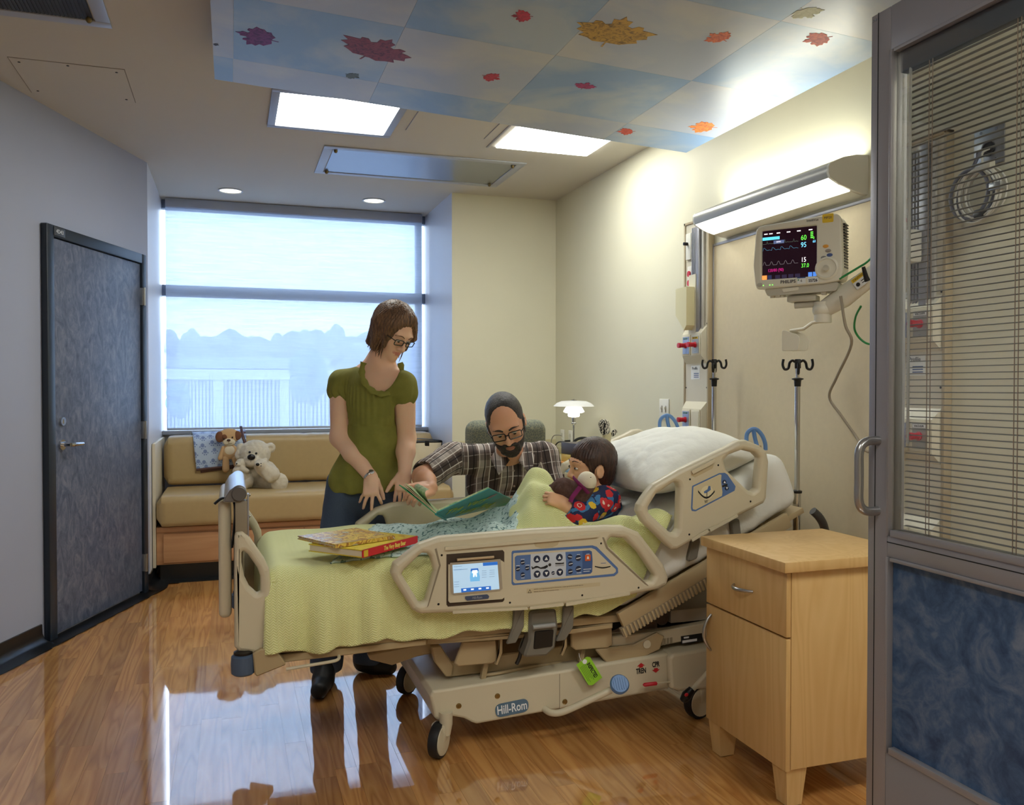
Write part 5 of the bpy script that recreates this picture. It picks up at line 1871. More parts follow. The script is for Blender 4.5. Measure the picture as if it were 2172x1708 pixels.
# ------------------------------------------------------------------ visitor chair behind the man
mch, t = NEW('chair_pattern_fabric', (110, 112, 96), 0.9)
v = t.coord('Object')
vo = t.n('ShaderNodeTexVoronoi')
vo.feature = 'DISTANCE_TO_EDGE'
vo.inputs['Scale'].default_value = 68
t.link(v, vo.inputs['Vector'])
t.link(t.ramp(vo.outputs['Distance'], [(0.04, lin((140, 140, 116))), (0.12, lin((98, 104, 96))), (0.3, lin((110, 114, 104)))]), t.b.inputs['Base Color'])
ch = thing('visitor_chair', 'grey-green patterned high-back chair behind the seated man', 'chair', (1.3, 4.45, 0))
s = SDF((0.95, 4.0, 0.05), (1.75, 4.95, 1.2), 0.012)
c0 = at(1075, 900, Y=4.5)
s.box((c0.x, 4.52, 0.78), (0.235, 0.06, 0.36), rnd=0.06, k=0.02)
sdf_obj('backrest', s, mch, ch, 2)
MB().box((c0.x, 4.25, 0.42), (0.5, 0.5, 0.12), bev=0.04, seg=3).build('seat', mch, ch)
for sx_ in (-0.23, 0.23):
    MB().box((c0.x + sx_, 4.28, 0.56), (0.05, 0.42, 0.04), bev=0.012).build('arm', M('chair_wood', (140, 96, 60), 0.45), ch)
    for y_ in (4.06, 4.5):
        MB().box((c0.x + sx_, y_, 0.29), (0.04, 0.04, 0.58), bev=0.005).build('leg', M('chair_wood', (140, 96, 60), 0.45), ch)
# ------------------------------------------------------------------ hospital bed
m_bed = M('bed_beige_plastic', (206, 196, 170), 0.38, mottle=(8, 0.02))
m_bedm = M('bed_tan_metal', (176, 156, 120), 0.42)
m_bedd = M('bed_taupe_plastic', (140, 128, 108), 0.45)
m_strap = M('bed_grey_arm', (116, 112, 102), 0.45)
m_blue_pl = M('bed_blue_plastic', (96, 136, 190), 0.4)
m_slate = M('bed_slate_bumper', (72, 90, 116), 0.5)
m_tyre = M('tyre_black', (24, 24, 26), 0.5)
m_logo = M('logo_slate_blue', (84, 112, 136), 0.45)
m_panelblue = M('panel_blue', (84, 116, 170), 0.4)
m_panelblue2 = M('panel_blue_dark', (62, 92, 146), 0.4)
m_panelgrey = M('panel_silver', (196, 204, 216), 0.4)
m_btn = M('button_dark', (40, 50, 76), 0.25)
m_printw = M('print_white', (236, 240, 244), 0.4)
bed = thing('hospital_bed', 'beige electric hospital bed with raised head and control side rails', 'bed', (1.1, 3.27, 0))

def xzm(Y):
    return frame_mat((0, Y, 0), (1, 0, 0), (0, 0, 1))       # local z points to the camera (-Y)
def pts(lst, Y):
    out = []
    for x, y in lst:
        p = at(x, y, Y=Y)
        out.append((p.x, p.z))
    return out

# --- base chassis
YBn = 2.93
outl = pts([(912, 1478), (918, 1466), (1186, 1424), (1418, 1386), (1420, 1462), (1340, 1477), (1190, 1505), (1012, 1537), (1002, 1534), (985, 1525), (962, 1521), (930, 1530), (922, 1524)], YBn)
bo = plate('base_chassis', [round_poly(outl, 0.008, 3)], 0.68, xzm(YBn + 0.34), m_bed, bed, 0.01)
p = pts([(1187, 1424), (1187, 1505)], YBn)
MB().lohi((p[0][0] - 0.001, YBn - 0.0008, p[1][1]), (p[0][0] + 0.001, YBn + 0.01, p[0][1] - 0.01)).build('seam', m_bedd, bo)
outl = pts([(1420, 1397), (1428, 1388), (1520, 1372), (1600, 1362), (1600, 1440), (1520, 1460), (1440, 1468), (1424, 1462)], YBn - 0.02)
plate('head_chassis', [round_poly(outl, 0.012, 3)], 0.72, xzm(YBn + 0.34), m_bed, bed, 0.012)
lm_ = xzm(YBn - 0.001)
def slope_frame(px, py, Y, dx, dy):
    p, q = at(px, py, Y=Y), at(px + dx, py + dy, Y=Y)
    return frame_mat(p, q - p, (0, 0, 1))
F1 = slope_frame(1086, 1502, YBn - 0.002, 100, -21)
k1 = mpp(at(1086, 1502, Y=YBn))
pill = plate('brand_badge', [round_poly([(-37 * k1, -14 * k1), (37 * k1, -14 * k1), (37 * k1, 14 * k1), (-37 * k1, 14 * k1)], 14 * k1, 6)], 0.003, F1, m_logo, bo)
text('brand_word', 'Hill-Rom', 26 * k1, F1 @ T(0, 0.0, 0.0022), m_printw, pill, sx=0.72, bold=0.0006)
for x_, y_ in ((973, 1498), (1055, 1477), (1198, 1489)):
    c = at(x_, y_, Y=YBn)
    MB().lathe([(0.0105, 0), (0.0105, 0.001), (0.007, 0.002), (0.007, 0.0035), (0, 0.0035)], frame_mat(c, (1, 0, 0), (0, 0, 1)), 14).build('bolt', m_brass, bo)
m_decal_red = M('decal_red', (186, 34, 40), 0.5)
Ft = slope_frame(1360, 1424, YBn - 0.0015, 100, -14)
text('tren_word', 'TREN', 0.028, Ft, m_ink, bo, sx=0.62, bold=0.0008)
Fc = slope_frame(1391, 1410, YBn - 0.0015, 100, -14)
text('cpr_word', 'CPR', 0.028, Fc, m_ink, bo, sx=0.62, bold=0.0008)
plate('arrow', [[(-0.008, 0), (0.008, 0), (0.008, 0.006), (0.017, 0.006), (0, 0.018), (-0.017, 0.006), (-0.008, 0.006)]], 0.0006, Ft @ T(0.0, 0.014, 0), m_decal_red, bo)
plate('arrow', [[(-0.008, 0), (0.008, 0), (0.008, -0.006), (0.017, -0.006), (0, -0.018), (-0.017, -0.006), (-0.008, -0.006)]], 0.0006, Fc @ T(0.0, -0.014, 0), m_decal_red, bo)
# brake lever with blue pad, red release, steer pedal
pd = MB().tube(smooth_path([at(1150, 1500, Y=2.95), at(1168, 1512, Y=2.9), at(1195, 1510, Y=2.88), at(1245, 1488, Y=2.86), at(1296, 1464, Y=2.84)]), 0.0125, 12, flat=(1, 1)).build('brake_lever', m_bed, bed)
pc_ = at(1314, 1452, Y=2.82)
nv = Vector((-0.35, -0.75, 0.55)).normalized()
PM = frame_mat(pc_, Vector((1, -0.2, 0.1)), nv.cross(Vector((1, -0.2, 0.1))))
mb = MB().lathe([(0.034, -0.012), (0.036, 0.004), (0.031, 0.012), (0, 0.012)], PM, 24)
mb.build('brake_pad', m_blue_pl, pd)
for k in range(6):
    MB().lohi((-0.024 + k * 0.0088, -0.022, 0.011), (-0.021 + k * 0.0088, 0.022, 0.0145), PM).build('pad_rib', m_blue_pl, pd)
MB().tube([at(1364, 1453, Y=2.9), at(1367, 1453, Y=2.9), at(1392, 1450, Y=2.9), at(1394, 1450, Y=2.9)], [0.003, 0.0075, 0.0075, 0.003], 12).build('red_release', m_red, bed)
MB().cyl(at(1392, 1450, Y=2.9), at(1422, 1447, Y=2.92), 0.004, 8).build('release_rod', m_bed, bed)
MB().tube([at(1458, 1473, Y=2.86), at(1470, 1462, Y=2.84), at(1500, 1428, Y=2.82), at(1530, 1415, Y=2.84)], [0.01, 0.01, 0.009, 0.009], 10, flat=(1, 0.6)).build('steer_bar', m_bed, bed)
sp = MB().tube([at(1448, 1486, Y=2.84), at(1456, 1476, Y=2.83), at(1468, 1462, Y=2.83)], [0.013, 0.02, 0.014], 12).build('steer_pedal', m_black, bed)
MB().ell(at(1456, 1474, Y=2.808), (0.009, 0.004, 0.007), seg=10, rings=6).build('pedal_dot', m_red, sp)

def caster(px, py, Y, r, yaw, stem_px, stem_top):
    """px,py = wheel centre"""
    c = at(px, py, Y=Y)
    c.z = r + 0.0005
    R = T(c) @ RZ(yaw)
    o = MB().lathe([(r * 0.5, -0.018), (r * 0.97, -0.017), (r, -0.01), (r, 0.01), (r * 0.97, 0.017), (r * 0.5, 0.018)], R @ RX(math.pi / 2), 32).build('caster', m_tyre, bed)
    for s_ in (-1, 1):
        MB().lathe([(r * 0.84, 0.0), (r * 0.82, 0.004), (r * 0.4, 0.007), (0, 0.007)], R @ T(0, s_ * 0.0165, 0) @ RX(-s_ * math.pi / 2), 28).build('wheel_cover', m_bed, o)
    MB().tube([(c.x + stem_px, c.y + 0.0, c.z + r * 0.25), (c.x + stem_px, c.y, c.z + r * 0.9), (c.x + stem_px, c.y, stem_top)], [0.016, 0.024, 0.024], 16).build('caster_stem', m_bed, o)
    MB().lohi((-0.012, -0.027, -0.005), (0.03, 0.027, r * 0.95), R, 0.008).build('caster_fork', m_bed, o)
    return o
caster(931, 1577, 2.925, 0.062, 0.9, 0.026, 0.16)
caster(864, 1441, 3.58, 0.062, 0.75, 0.03, 0.2)
caster(1482, 1480, 2.95, 0.068, 0.25, 0.03, 0.2)
caster(1482, 1415, 3.6, 0.068, 0.3, 0.03, 0.2)

# --- lifting mechanism between base and deck
def traced(name, lst, Y, depth, mat, par=bed, bev=0.004, rnd=0.006):
    return MB().prism(round_poly(pts(lst, Y), rnd, 3), -depth, 0.0, xzm(Y), bev).build(name, mat, par, smooth=35)
traced('lift_beam', [(952, 1405), (1110, 1382), (1340, 1352), (1345, 1390), (1200, 1408), (952, 1437)], 3.02, 0.45, m_bedm)
traced('lift_arm', [(780, 1390), (800, 1385), (915, 1363), (925, 1385), (880, 1395), (832, 1412), (785, 1400)], 3.05, 0.03, m_bedm)
traced('lift_link', [(915, 1372), (935, 1370), (962, 1412), (958, 1436), (946, 1436), (922, 1405)], 3.0, 0.03, m_bedm)
traced('lift_column', [(906, 1405), (945, 1432), (945, 1480), (910, 1480)], 3.3, 0.1, m_bedd)
traced('skirt_plate', [(982, 1362), (1052, 1358), (1055, 1402), (1045, 1408), (972, 1414), (964, 1408)], 2.94, 0.012, m_bedm)
traced('skirt_plate', [(1212, 1335), (1298, 1324), (1300, 1368), (1290, 1375), (1222, 1380), (1212, 1372)], 2.94, 0.012, m_bedm)
traced('hanger_bracket', [(1027, 1407), (1037, 1405), (1030, 1450), (1018, 1452)], 2.97, 0.02, m_bedm, bev=0.002, rnd=0.002)
traced('hanger_bracket', [(1234, 1378), (1243, 1377), (1238, 1404), (1228, 1405)], 2.97, 0.02, m_bedm, bev=0.002, rnd=0.002)
traced('hinge_rib', [(1060, 1355), (1066, 1354), (1066, 1385), (1056, 1412), (1050, 1410), (1058, 1385)], 2.93, 0.01, m_bedm, bev=0.002, rnd=0.002)
traced('hinge_rib', [(1198, 1345), (1203, 1344), (1203, 1372), (1194, 1392), (1189, 1390), (1196, 1370)], 2.93, 0.01, m_bedm, bev=0.002, rnd=0.002)
traced('seat_rail', [(905, 1356), (1060, 1345), (1215, 1333), (1300, 1322), (1300, 1333), (1215, 1345), (1060, 1358), (905, 1368)], 2.9, 0.03, m_bedm, bev=0.003, rnd=0.003)
MB().tube(smooth_path([at(1030, 1432, Y=2.98), at(1060, 1428, Y=2.98), at(1110, 1418, Y=3.0), at(1190, 1405, Y=3.02)]), 0.006, 8).build('cable_loom', m_bedm, bed)
MB().tube(smooth_path([at(1117, 1345, Y=2.9), at(1108, 1370, Y=2.9), at(1102, 1395, Y=2.91), at(1096, 1408, Y=2.92)]), 0.0075, 8).build('gas_spring', m_black, bed)
# swing arms and release latch of the near rail
for x0, x1, yb in ((1088, 1112, 1364), (1193, 1217, 1358)):
    q = pts([(x0 + 2, 1288), (x1, 1286), (x1 - 1, 1330), (x0 + 6, yb), (x0 - 14, yb + 3), (x0 + 0, 1330)], 2.845)
    MB().prism(round_poly(q, [0.002, 0.002, 0.03, 0.004, 0.004, 0.03], 4), -0.012, 0.0, xzm(2.842), 0.003).build('rail_arm', m_strap, bed)
lt = traced('rail_latch', [(1124, 1298), (1180, 1293), (1184, 1330), (1178, 1375), (1160, 1392), (1110, 1396), (1122, 1360)], 2.846, 0.07, m_strap, rnd=0.012, bev=0.008)
traced('latch_recess', [(1135, 1340), (1175, 1336), (1172, 1372), (1132, 1378)], 2.842, 0.006, m_black, lt, 0.002, 0.006)
MB().tube([at(1130, 1331, Y=2.836), at(1177, 1326, Y=2.836)], 0.0085, 12).build('latch_handle', M('latch_grey', (150, 150, 148), 0.4), lt)

# --- foot deck frame, bumper
for Y in (2.875, 3.64):
    q = pts([(585, 1390), (755, 1372), (905, 1356), (905, 1369), (755, 1388), (585, 1408)], 2.875)
    MB().prism(q, -0.03, 0.0, xzm(Y), 0.003).build('foot_rail', m_bedm, bed)
MB().lohi((0.05, 2.88, 0.44), (0.75, 3.66, 0.462), bev=0.004).build('foot_deck', m_bedm, bed)
MB().lohi((0.70, 2.9, 0.43), (1.42, 3.64, 0.458), bev=0.004).build('seat_deck', m_bedm, bed)
for Y, s_ in ((2.83, 1), (3.7, -1)):
    q = pts([(536, 1388), (552, 1378), (582, 1375), (606, 1408), (605, 1412), (545, 1436), (540, 1430)], 2.83)
    MB().prism(round_poly(q, 0.004, 2), -0.05, 0.0, xzm(Y if s_ > 0 else Y + 0.05), 0.004).build('bumper_bracket', m_bedm, bed)
    c = at(516, 1410, Y=2.85)
    b_ = MB().lathe([(0.03, -0.034), (0.037, -0.028), (0.039, 0.0), (0.037, 0.026), (0.03, 0.032), (0.012, 0.033)], T(c.x, Y + 0.03, c.z), 24).build('corner_bumper', m_slate, bed)
    MB().lathe([(0.03, 0.033), (0.03, 0.04), (0.02, 0.044), (0, 0.044)], T(c.x, Y + 0.03, c.z), 20).build('bumper_cap', m_black, b_)
MB().tube(smooth_path([at(607, 1420, Y=2.84), at(660, 1411, Y=2.84), at(706, 1403, Y=2.84), at(718, 1398, Y=2.85), at(719, 1392, Y=2.87)]), 0.0055, 8).build('drain_hook_rod', m_bed, bed)

# --- footboard: board, wings with hand holes, grip tube, hanging tray panel
fb = MB().lohi((0.004, 2.90, 0.50), (0.036, 3.62, 0.93), bev=0.012).build('footboard', m_bedd, bed)
wing = [(497, 1140), (500, 1128), (514, 1126), (526, 1136), (560, 1185), (571, 1208), (574, 1240), (577, 1376), (570, 1386), (556, 1388), (506, 1382), (497, 1372)]
whole = [(516, 1168), (526, 1176), (546, 1205), (552, 1222), (553, 1256), (545, 1260), (528, 1245), (518, 1225), (512, 1195), (512, 1172)]
for Y in (2.875, 3.645):
    plate('footboard_wing', [round_poly(pts(wing, 2.86), 0.008, 3), round_poly(pts(whole, 2.86), 0.006, 3)], 0.05, xzm(Y), m_bed, fb, 0.014)
q = [at(502, 1060, Y=2.87), at(521, 1140, Y=2.87)]
MB().lohi((0.008, 2.86, 0.80), (0.047, 2.90, 0.955), bev=0.006).build('post', m_bedd, fb)
MB().lohi((0.008, 3.62, 0.80), (0.047, 3.66, 0.955), bev=0.006).build('post', m_bedd, fb)
MB().lohi((0.046, 2.862, 0.79), (0.051, 2.90, 0.975), bev=0.001).build('metal_strip', m_alu, fb)
for z_ in (0.97, 0.90):
    MB().ell((0.053, 2.875, z_), (0.004, 0.005, 0.005), seg=8, rings=6).build('rivet', m_chrome, fb)
gc = at(507, 1047, Y=2.86)
cap_ = [(gc.x + 0.024 * math.cos(a), gc.z + 0.027 * math.sin(a)) for a in [math.radians(d) for d in range(-60, 121, 20)]]
gprof = cap_ + [(gc.x - 0.030, gc.z + 0.010), (gc.x - 0.045, gc.z - 0.015), (gc.x - 0.048, gc.z - 0.026), (gc.x - 0.03, gc.z - 0.028), (gc.x + 0.0, gc.z - 0.027)]
MB().prism(gprof, -0.5, 0.0, xzm(2.862)).build('grip_tube', M('grip_aluminium', (196, 200, 206), 0.22, 0.75), fb)
MB().prism([(gc.x - 0.022 + (x_ - gc.x + 0.022) * 0.96, gc.z + (z_ - gc.z) * 0.96) for x_, z_ in gprof], 0.0, 0.006, xzm(2.862), 0.003).build('grip_end', M('grip_grey', (104, 100, 98), 0.5), fb)
MB().lathe([(0.0235, 0), (0.0235, 0.006), (0.021, 0.009), (0, 0.009)], xzm(2.857) @ T(gc.x, gc.z - 0.001, 0.0), 28).build('grip_cap', M('grip_cap_grey', (88, 84, 82), 0.5), fb)
tray = MB().lohi((-0.044, 2.90, 0.565), (-0.004, 3.40, 0.955), bev=0.018, seg=4).build('hanging_tray', m_bed, bed)
MB().tube(smooth_path([(-0.055, 2.88, 0.945), (-0.03, 2.885, 0.962), (0.0, 2.885, 0.955), (0.008, 2.885, 0.92), (0.004, 2.885, 0.86), (-0.002, 2.885, 0.80)]), 0.009, 8, flat=(0.45, 1.2)).build('tray_strap', m_black, tray)

# --- mattress and decks under the head
HA = math.radians(24.7)
PV = Vector((1.40, 0, 0.45))
HM = T(PV) @ RY(-HA)          # local x up the slope, z normal
MB().lohi((0.0, 2.9, -0.02), (0.90, 3.64, 0.004), HM, 0.004).build('head_deck', m_bedm, bed)
for Y in (2.862, 3.66):
    sk = MB().lohi((-0.02, Y, -0.025), (0.80, Y + 0.022, 0.035), HM, 0.003).build('head_side_rail', m_bedm, bed)
    if Y < 3:
        for k in range(46):
            MB().lohi((-0.03 + k * 0.0165, Y - 0.004, -0.062), (-0.021 + k * 0.0165, Y + 0.018, -0.024), HM, 0.002).build('bellows_fold', m_bedm, sk)
        MB().lohi((-0.035, Y, -0.058), (0.735, Y + 0.014, -0.022), HM).build('bellows', m_bedd, sk)
m_sheet = M('sheet_white', (232, 232, 226), 0.85, bump=(30, 0.25, 0.01))
def soft_block(name, lo, hi, M4, mat, r, par, amp=0.004, seed=0, h=0.014):
    lo, hi = np.array(lo), np.array(hi)
    c, hf = (lo + hi) / 2, (hi - lo) / 2
    R = np.array(M4.to_3x3())
    cw = np.array(M4 @ Vector(c))
    ext = np.abs(R) @ hf + 0.05
    s = SDF(cw - ext, cw + ext, h)
    s.box(cw, hf, R, r, 0.0)
    s.warp(lambda P: amp * vnoise(P, 16, seed) + amp * 0.6 * vnoise(P, 40, seed + 1))
    return sdf_obj(name, s, mat, par, 2)
mat_f = soft_block('mattress_foot', (0.115, 2.885, 0.463), (1.36, 3.66, 0.705), Matrix.Identity(4), m_sheet, 0.05, bed, 0.003, 1)
mat_h = soft_block('mattress_head', (-0.02, 2.885, 0.02), (0.905, 3.66, 0.262), HM, m_sheet, 0.06, bed, 0.006, 3)

# --- side rails
YR = 2.825
RM = xzm(YR)
r_out = [(830, 1217), (836, 1196), (889.5, 1154.6), (932.6, 1139.7), (1131.5, 1123), (1290.6, 1116), (1323.8, 1116.5), (1357, 1129.7), (1410, 1199), (1420, 1226), (1416.6, 1242), (1396.7, 1252), (1297, 1272), (1131.5, 1292), (959, 1301.5), (893, 1304), (876, 1295.5), (836.5, 1232.5)]
r_h1 = [(853, 1219), (859.7, 1209), (896, 1174.5), (908, 1175), (914, 1183), (922, 1212.6), (904, 1275), (897, 1280.5), (889.5, 1279)]
r_h2 = [(1289, 1151), (1297, 1141), (1327, 1143), (1357, 1173), (1390, 1222.5), (1383.5, 1234), (1370, 1234), (1294, 1161)]
u_out = [(1354, 1085.5), (1357, 1071), (1374, 1045.5), (1388, 1028.4), (1442.6, 997), (1545.4, 948.5), (1568, 935.6), (1585, 933.6), (1614, 945.6), (1628, 957), (1633, 980), (1628, 1057), (1622.5, 1068.4), (1562.5, 1098.4), (1499.7, 1131), (1437, 1168), (1425.5, 1167), (1365.5, 1108.4)]
u_h1 = [(1377, 1077), (1394, 1048.4), (1431, 1024), (1440, 1025.6), (1443, 1035), (1440, 1122.6), (1434, 1132.6), (1422.6, 1129.8), (1378, 1088.4)]
u_h2 = [(1537, 977), (1548, 965.6), (1577, 954.8), (1602.5, 961), (1612.5, 971), (1607, 1037), (1598, 1044), (1588, 1040), (1542.5, 997)]
def P0(lst):
    return pts(lst, 2.80)
def both(name, out, holes):
    near = plate(name, [round_poly(P0(out), 0.012, 3)] + [round_poly(P0(h), 0.008, 3) for h in holes], 0.05, RM, m_bed, bed, 0.016)
    far = plate(name, [round_poly(P0(out), 0.012, 3)] + [round_poly(P0(h), 0.008, 3) for h in holes], 0.05, xzm(3.72), m_bed, bed, 0.016)
    return near, far
rail, rail_f = both('side_rail', r_out, (r_h1, r_h2))
hrail, hrail_f = both('head_rail', u_out, (u_h1, u_h2))
FZ = 0.0252      # front face in rail local z
def pr(lst):
    return P0(lst)
def prt(name, lst, mat, par, z0=FZ, d=0.0006, rnd=0.0):
    q = pr(lst)
    return plate(name, [round_poly(q, rnd, 4) if rnd else q], d, RM @ T(0, 0, z0 + d / 2), mat, par, smooth=0)
def pc3(px, py, z=FZ):
    p = at(px, py, Y=2.80)
    return RM @ T(p.x, p.z, z)
kr = mpp(at(1150, 1200, Y=2.80))
SK = math.atan2(5.5, 100)       # rail lettering runs along world X, so no skew is needed
# centre panels, ledges
def panel_off(out, d):
    return out
prt('grip_ledge', [(943, 1160), (1268, 1133), (1268, 1139), (943, 1167)], m_bed, rail, FZ - 0.004, 0.012, 0.003)
prt('thumb_recess', [(1130, 1148), (1188, 1142), (1183, 1156), (1172, 1161), (1148, 1163), (1136, 1160)], M('bed_recess', (188, 172, 138), 0.45), rail, FZ, 0.0008, 0.004)
prt('lower_ledge', [(960, 1296), (1118, 1288), (1120, 1293), (960, 1302)], m_bed, rail, FZ - 0.006, 0.01, 0.002)
prt('lower_ledge', [(1123, 1287), (1195, 1279), (1195, 1285), (1123, 1293)], m_bed, rail, FZ - 0.006, 0.01, 0.002)
prt('lower_ledge', [(1200, 1279), (1335, 1256), (1336, 1262), (1200, 1286)], m_bed, rail, FZ - 0.006, 0.01, 0.002)
for x_, y_ in ((937, 1178), (930, 1282), (1081.7, 1278.7), (1235, 1263), (1275, 1153), (1354.5, 1247)):
    MB().lathe([(0.004, 0), (0.003, 0.0012), (0, 0.0012)], pc3(x_, y_), 10).build('screw', m_darkmetal, rail)
prt('seam', [(922, 1165), (926, 1163), (935, 1200), (909, 1285), (905, 1290), (907, 1284), (931, 1200)], m_bedd, rail, FZ, 0.0003)
prt('seam', [(1277, 1140), (1281, 1140), (1290, 1162), (1376, 1243), (1373, 1243), (1286, 1164)], m_bedd, rail, FZ, 0.0003)
# screen module
rc = prt('screen_recess', [(947, 1176), (1066, 1167), (1069.5, 1171), (1069.5, 1273), (1066, 1277), (950, 1287), (947, 1283)], M('recess_brown', (64, 50, 38), 0.6), rail, FZ, 0.0008)
mod = prt('screen_module', [(950, 1197), (1062, 1188), (1068, 1192), (1068.5, 1266), (1064, 1270), (953, 1278), (950, 1274)], m_bed, rail, FZ, 0.008, 0.003)
prt('screen_bezel', [(953, 1193), (1060, 1185), (1064, 1248), (1058, 1252), (960, 1261), (955, 1257)], M('bezel_clear_grey', (172, 160, 142), 0.25), mod, FZ + 0.008, 0.0025, 0.003)
MB().cyl(RM @ Vector((*pr([(968, 1187)])[0], FZ + 0.008)), RM @ Vector((*pr([(1046, 1181)])[0], FZ + 0.008)), 0.0052, 12).build('cover_hinge', M('hinge_bronze', (176, 152, 118), 0.35, 0.3), mod)
m_lcd = M('bed_lcd', (150, 180, 200), 0.3, emit=((190, 222, 250), 0.38))
lcd = prt('screen', [(958, 1197.4), (1053, 1190.4), (1057.3, 1248.3), (960.7, 1257)], m_lcd, mod, FZ + 0.0106, 0.0006)
ZL = FZ + 0.0113
m_lb = M('lcd_ui_blue', (40, 100, 190), 0.4, emit=((40, 120, 220), 0.3))
m_ls = M('lcd_ui_sky', (130, 200, 246), 0.4, emit=((100, 176, 236), 0.35))
m_lg = M('lcd_ui_grey', (150, 180, 206), 0.4, emit=((130, 164, 196), 0.28))
m_lw = M('lcd_ui_white', (240, 248, 255), 0.4, emit=((240, 248, 255), 0.5))
prt('menu_bar', [(1022, 1192.7), (1053, 1190.4), (1053.6, 1197), (1022.6, 1199.4)], m_lb, lcd, ZL, 0.0003)
prt('key_bar', [(976, 1247), (1039, 1241.7), (1039.6, 1250), (976.8, 1255.4)], m_lb, lcd, ZL, 0.0003)
for i_ in range(4):
    x_ = 984 + 16 * i_
    prt('key_icon', [(x_ - 3, 1248.6 - i_ * 1.3), (x_ + 3, 1248.2 - i_ * 1.3), (x_ + 3, 1251.2 - i_ * 1.3), (x_ - 3, 1251.6 - i_ * 1.3)], m_lw, lcd, ZL + 0.0003, 0.0003)
prt('bed_icon', [(997, 1206), (1012, 1205), (1016, 1222), (1015.5, 1231), (995.8, 1232.5), (994.5, 1223.5)], m_ls, lcd, ZL, 0.0003)
prt('bed_icon_head', [(997, 1205.2), (1012, 1204.2), (1013.5, 1210), (1010.5, 1209), (998.5, 1210), (996, 1211)], m_lb, lcd, ZL + 0.0003, 0.0003)
prt('figure_icon', [(1000, 1208.5), (1010, 1207.7), (1011.5, 1214), (1009, 1213.5), (1009.5, 1222), (1007, 1222.3), (1005.5, 1215.5), (1004, 1222.6), (1001.5, 1222.8), (1001.5, 1214), (999, 1214.8)], m_lw, lcd, ZL + 0.0006, 0.0003)
for x0, x1, ys in ((960, 978, (1200.5, 1207)), (961, 990, (1207.5,)), (961.5, 972, (1232.8, 1238.3, 1243)), (1020, 1030, (1209.4, 1213.8, 1218, 1223)), (1036, 1047, (1208, 1212.3, 1216.5, 1221.5))):
    for y_ in ys:
        prt('text_line', [(x0, y_), (x1, y_ - (x1 - x0) * 0.075), (x1, y_ - (x1 - x0) * 0.075 + 1.2), (x0, y_ + 1.2)], m_lg, lcd, ZL, 0.0003)
pb_ = prt('brand_badge', [(985, 1264), (1032, 1259.6), (1036, 1263.5), (1034, 1269), (989, 1273), (985, 1269)], M('badge_slate', (70, 84, 112), 0.35), mod, FZ + 0.008, 0.0025, 0.003)
q = pr([(1010.5, 1266.4)])[0]
text('brand_word', 'Hill-Rom', 0.0125, RM @ T(q[0], q[1], FZ + 0.0112) , M('badge_silver', (176, 186, 200), 0.3, 0.5), pb_, sx=0.78)
# caregiver control panel
ctl = prt('control_panel', [(1085, 1172), (1087, 1168.5), (1256.8, 1157), (1265.6, 1160), (1310.4, 1205), (1311, 1215), (1303, 1222), (1088, 1241.7), (1085, 1238)], m_panelblue, rail, FZ, 0.0008, 0.003)
prt('panel_field', [(1088, 1176), (1090, 1173.5), (1254, 1162.5), (1262, 1165.5), (1306, 1208), (1306, 1213), (1301, 1217), (1092, 1237.5), (1088, 1234)], m_bed, ctl, FZ + 0.0008, 0.0004, 0.003)
Z1 = FZ + 0.0012
prt('blue_field', [(1091.6, 1182), (1096, 1178.5), (1250, 1167.3), (1255, 1170), (1256.5, 1190), (1255.7, 1213), (1252, 1217), (1097, 1231.6), (1092.6, 1228)], m_panelblue, ctl, Z1, 0.0003, 0.003)
prt('silver_field', [(1125.5, 1175.4), (1198.8, 1170.2), (1200.4, 1197), (1199.6, 1224), (1126, 1229.8), (1124.5, 1202)], m_panelgrey, ctl, Z1 + 0.0003, 0.0003)
prt('dark_field', [(1235, 1168.5), (1250, 1167.3), (1255, 1170), (1256.5, 1190), (1255.7, 1213), (1252, 1217), (1235, 1218.6)], m_panelblue2, ctl, Z1 + 0.0003, 0.0003)
Z2 = Z1 + 0.0006
def c2(x, y):
    return 1080 + x * 0.1105, 1140 + y * 0.1105
def btn(x, y, r, tri=0, mat=None):
    px, py = c2(x, y)
    r_ = r * 0.1105 * kr
    o = MB().lathe([(r_, 0), (r_ * 0.96, 0.0012), (0, 0.0018)], pc3(px, py, Z2), 20).build('button', mat or m_btn, ctl)
    if tri:
        q = [(-r_ * 0.5, -tri * r_ * 0.4), (r_ * 0.5, -tri * r_ * 0.4), (0, tri * r_ * 0.5)]
        plate('arrow', [q], 0.0004, pc3(px, py, Z2 + 0.002), m_printw, o, smooth=0)
    return o, px, py, r_
for x, y, s_ in ((530, 418, 1), (705, 405, 1), (960, 385, 1), (533, 705, -1), (708, 690, -1), (968, 668, -1)):
    btn(x, y, 70, s_)
for x, y, r in ((255, 480, 45), (165, 605, 45), (343, 590, 45), (257, 715, 45), (1162, 370, 52), (1175, 505, 50), (1170, 655, 52), (1322, 395, 60), (1325, 605, 60), (840, 683, 36)):
    o, px, py, r_ = btn(x, y, r)
    sl = -0.3 if x in (1162,) else 0.25
    plate('icon', [[(-r_ * 0.8, -r_ * 0.5 * sl - r_ * 0.12), (r_ * 0.8, r_ * 0.5 * sl * 1.0 - r_ * 0.12), (r_ * 0.8, r_ * 0.5 * sl + r_ * 0.14), (-r_ * 0.8, -r_ * 0.5 * sl + r_ * 0.14)]], 0.0004, pc3(px, py, Z2 + 0.0018), m_printw, o, smooth=0)
px, py = c2(1505, 392)
ob = MB().box((0, 0, 0.0006), (0.0215, 0.0225, 0.0012), pc3(px, py, Z2), 0.0005).build('nurse_call_key', M('call_orange', (214, 96, 40), 0.4), ctl)
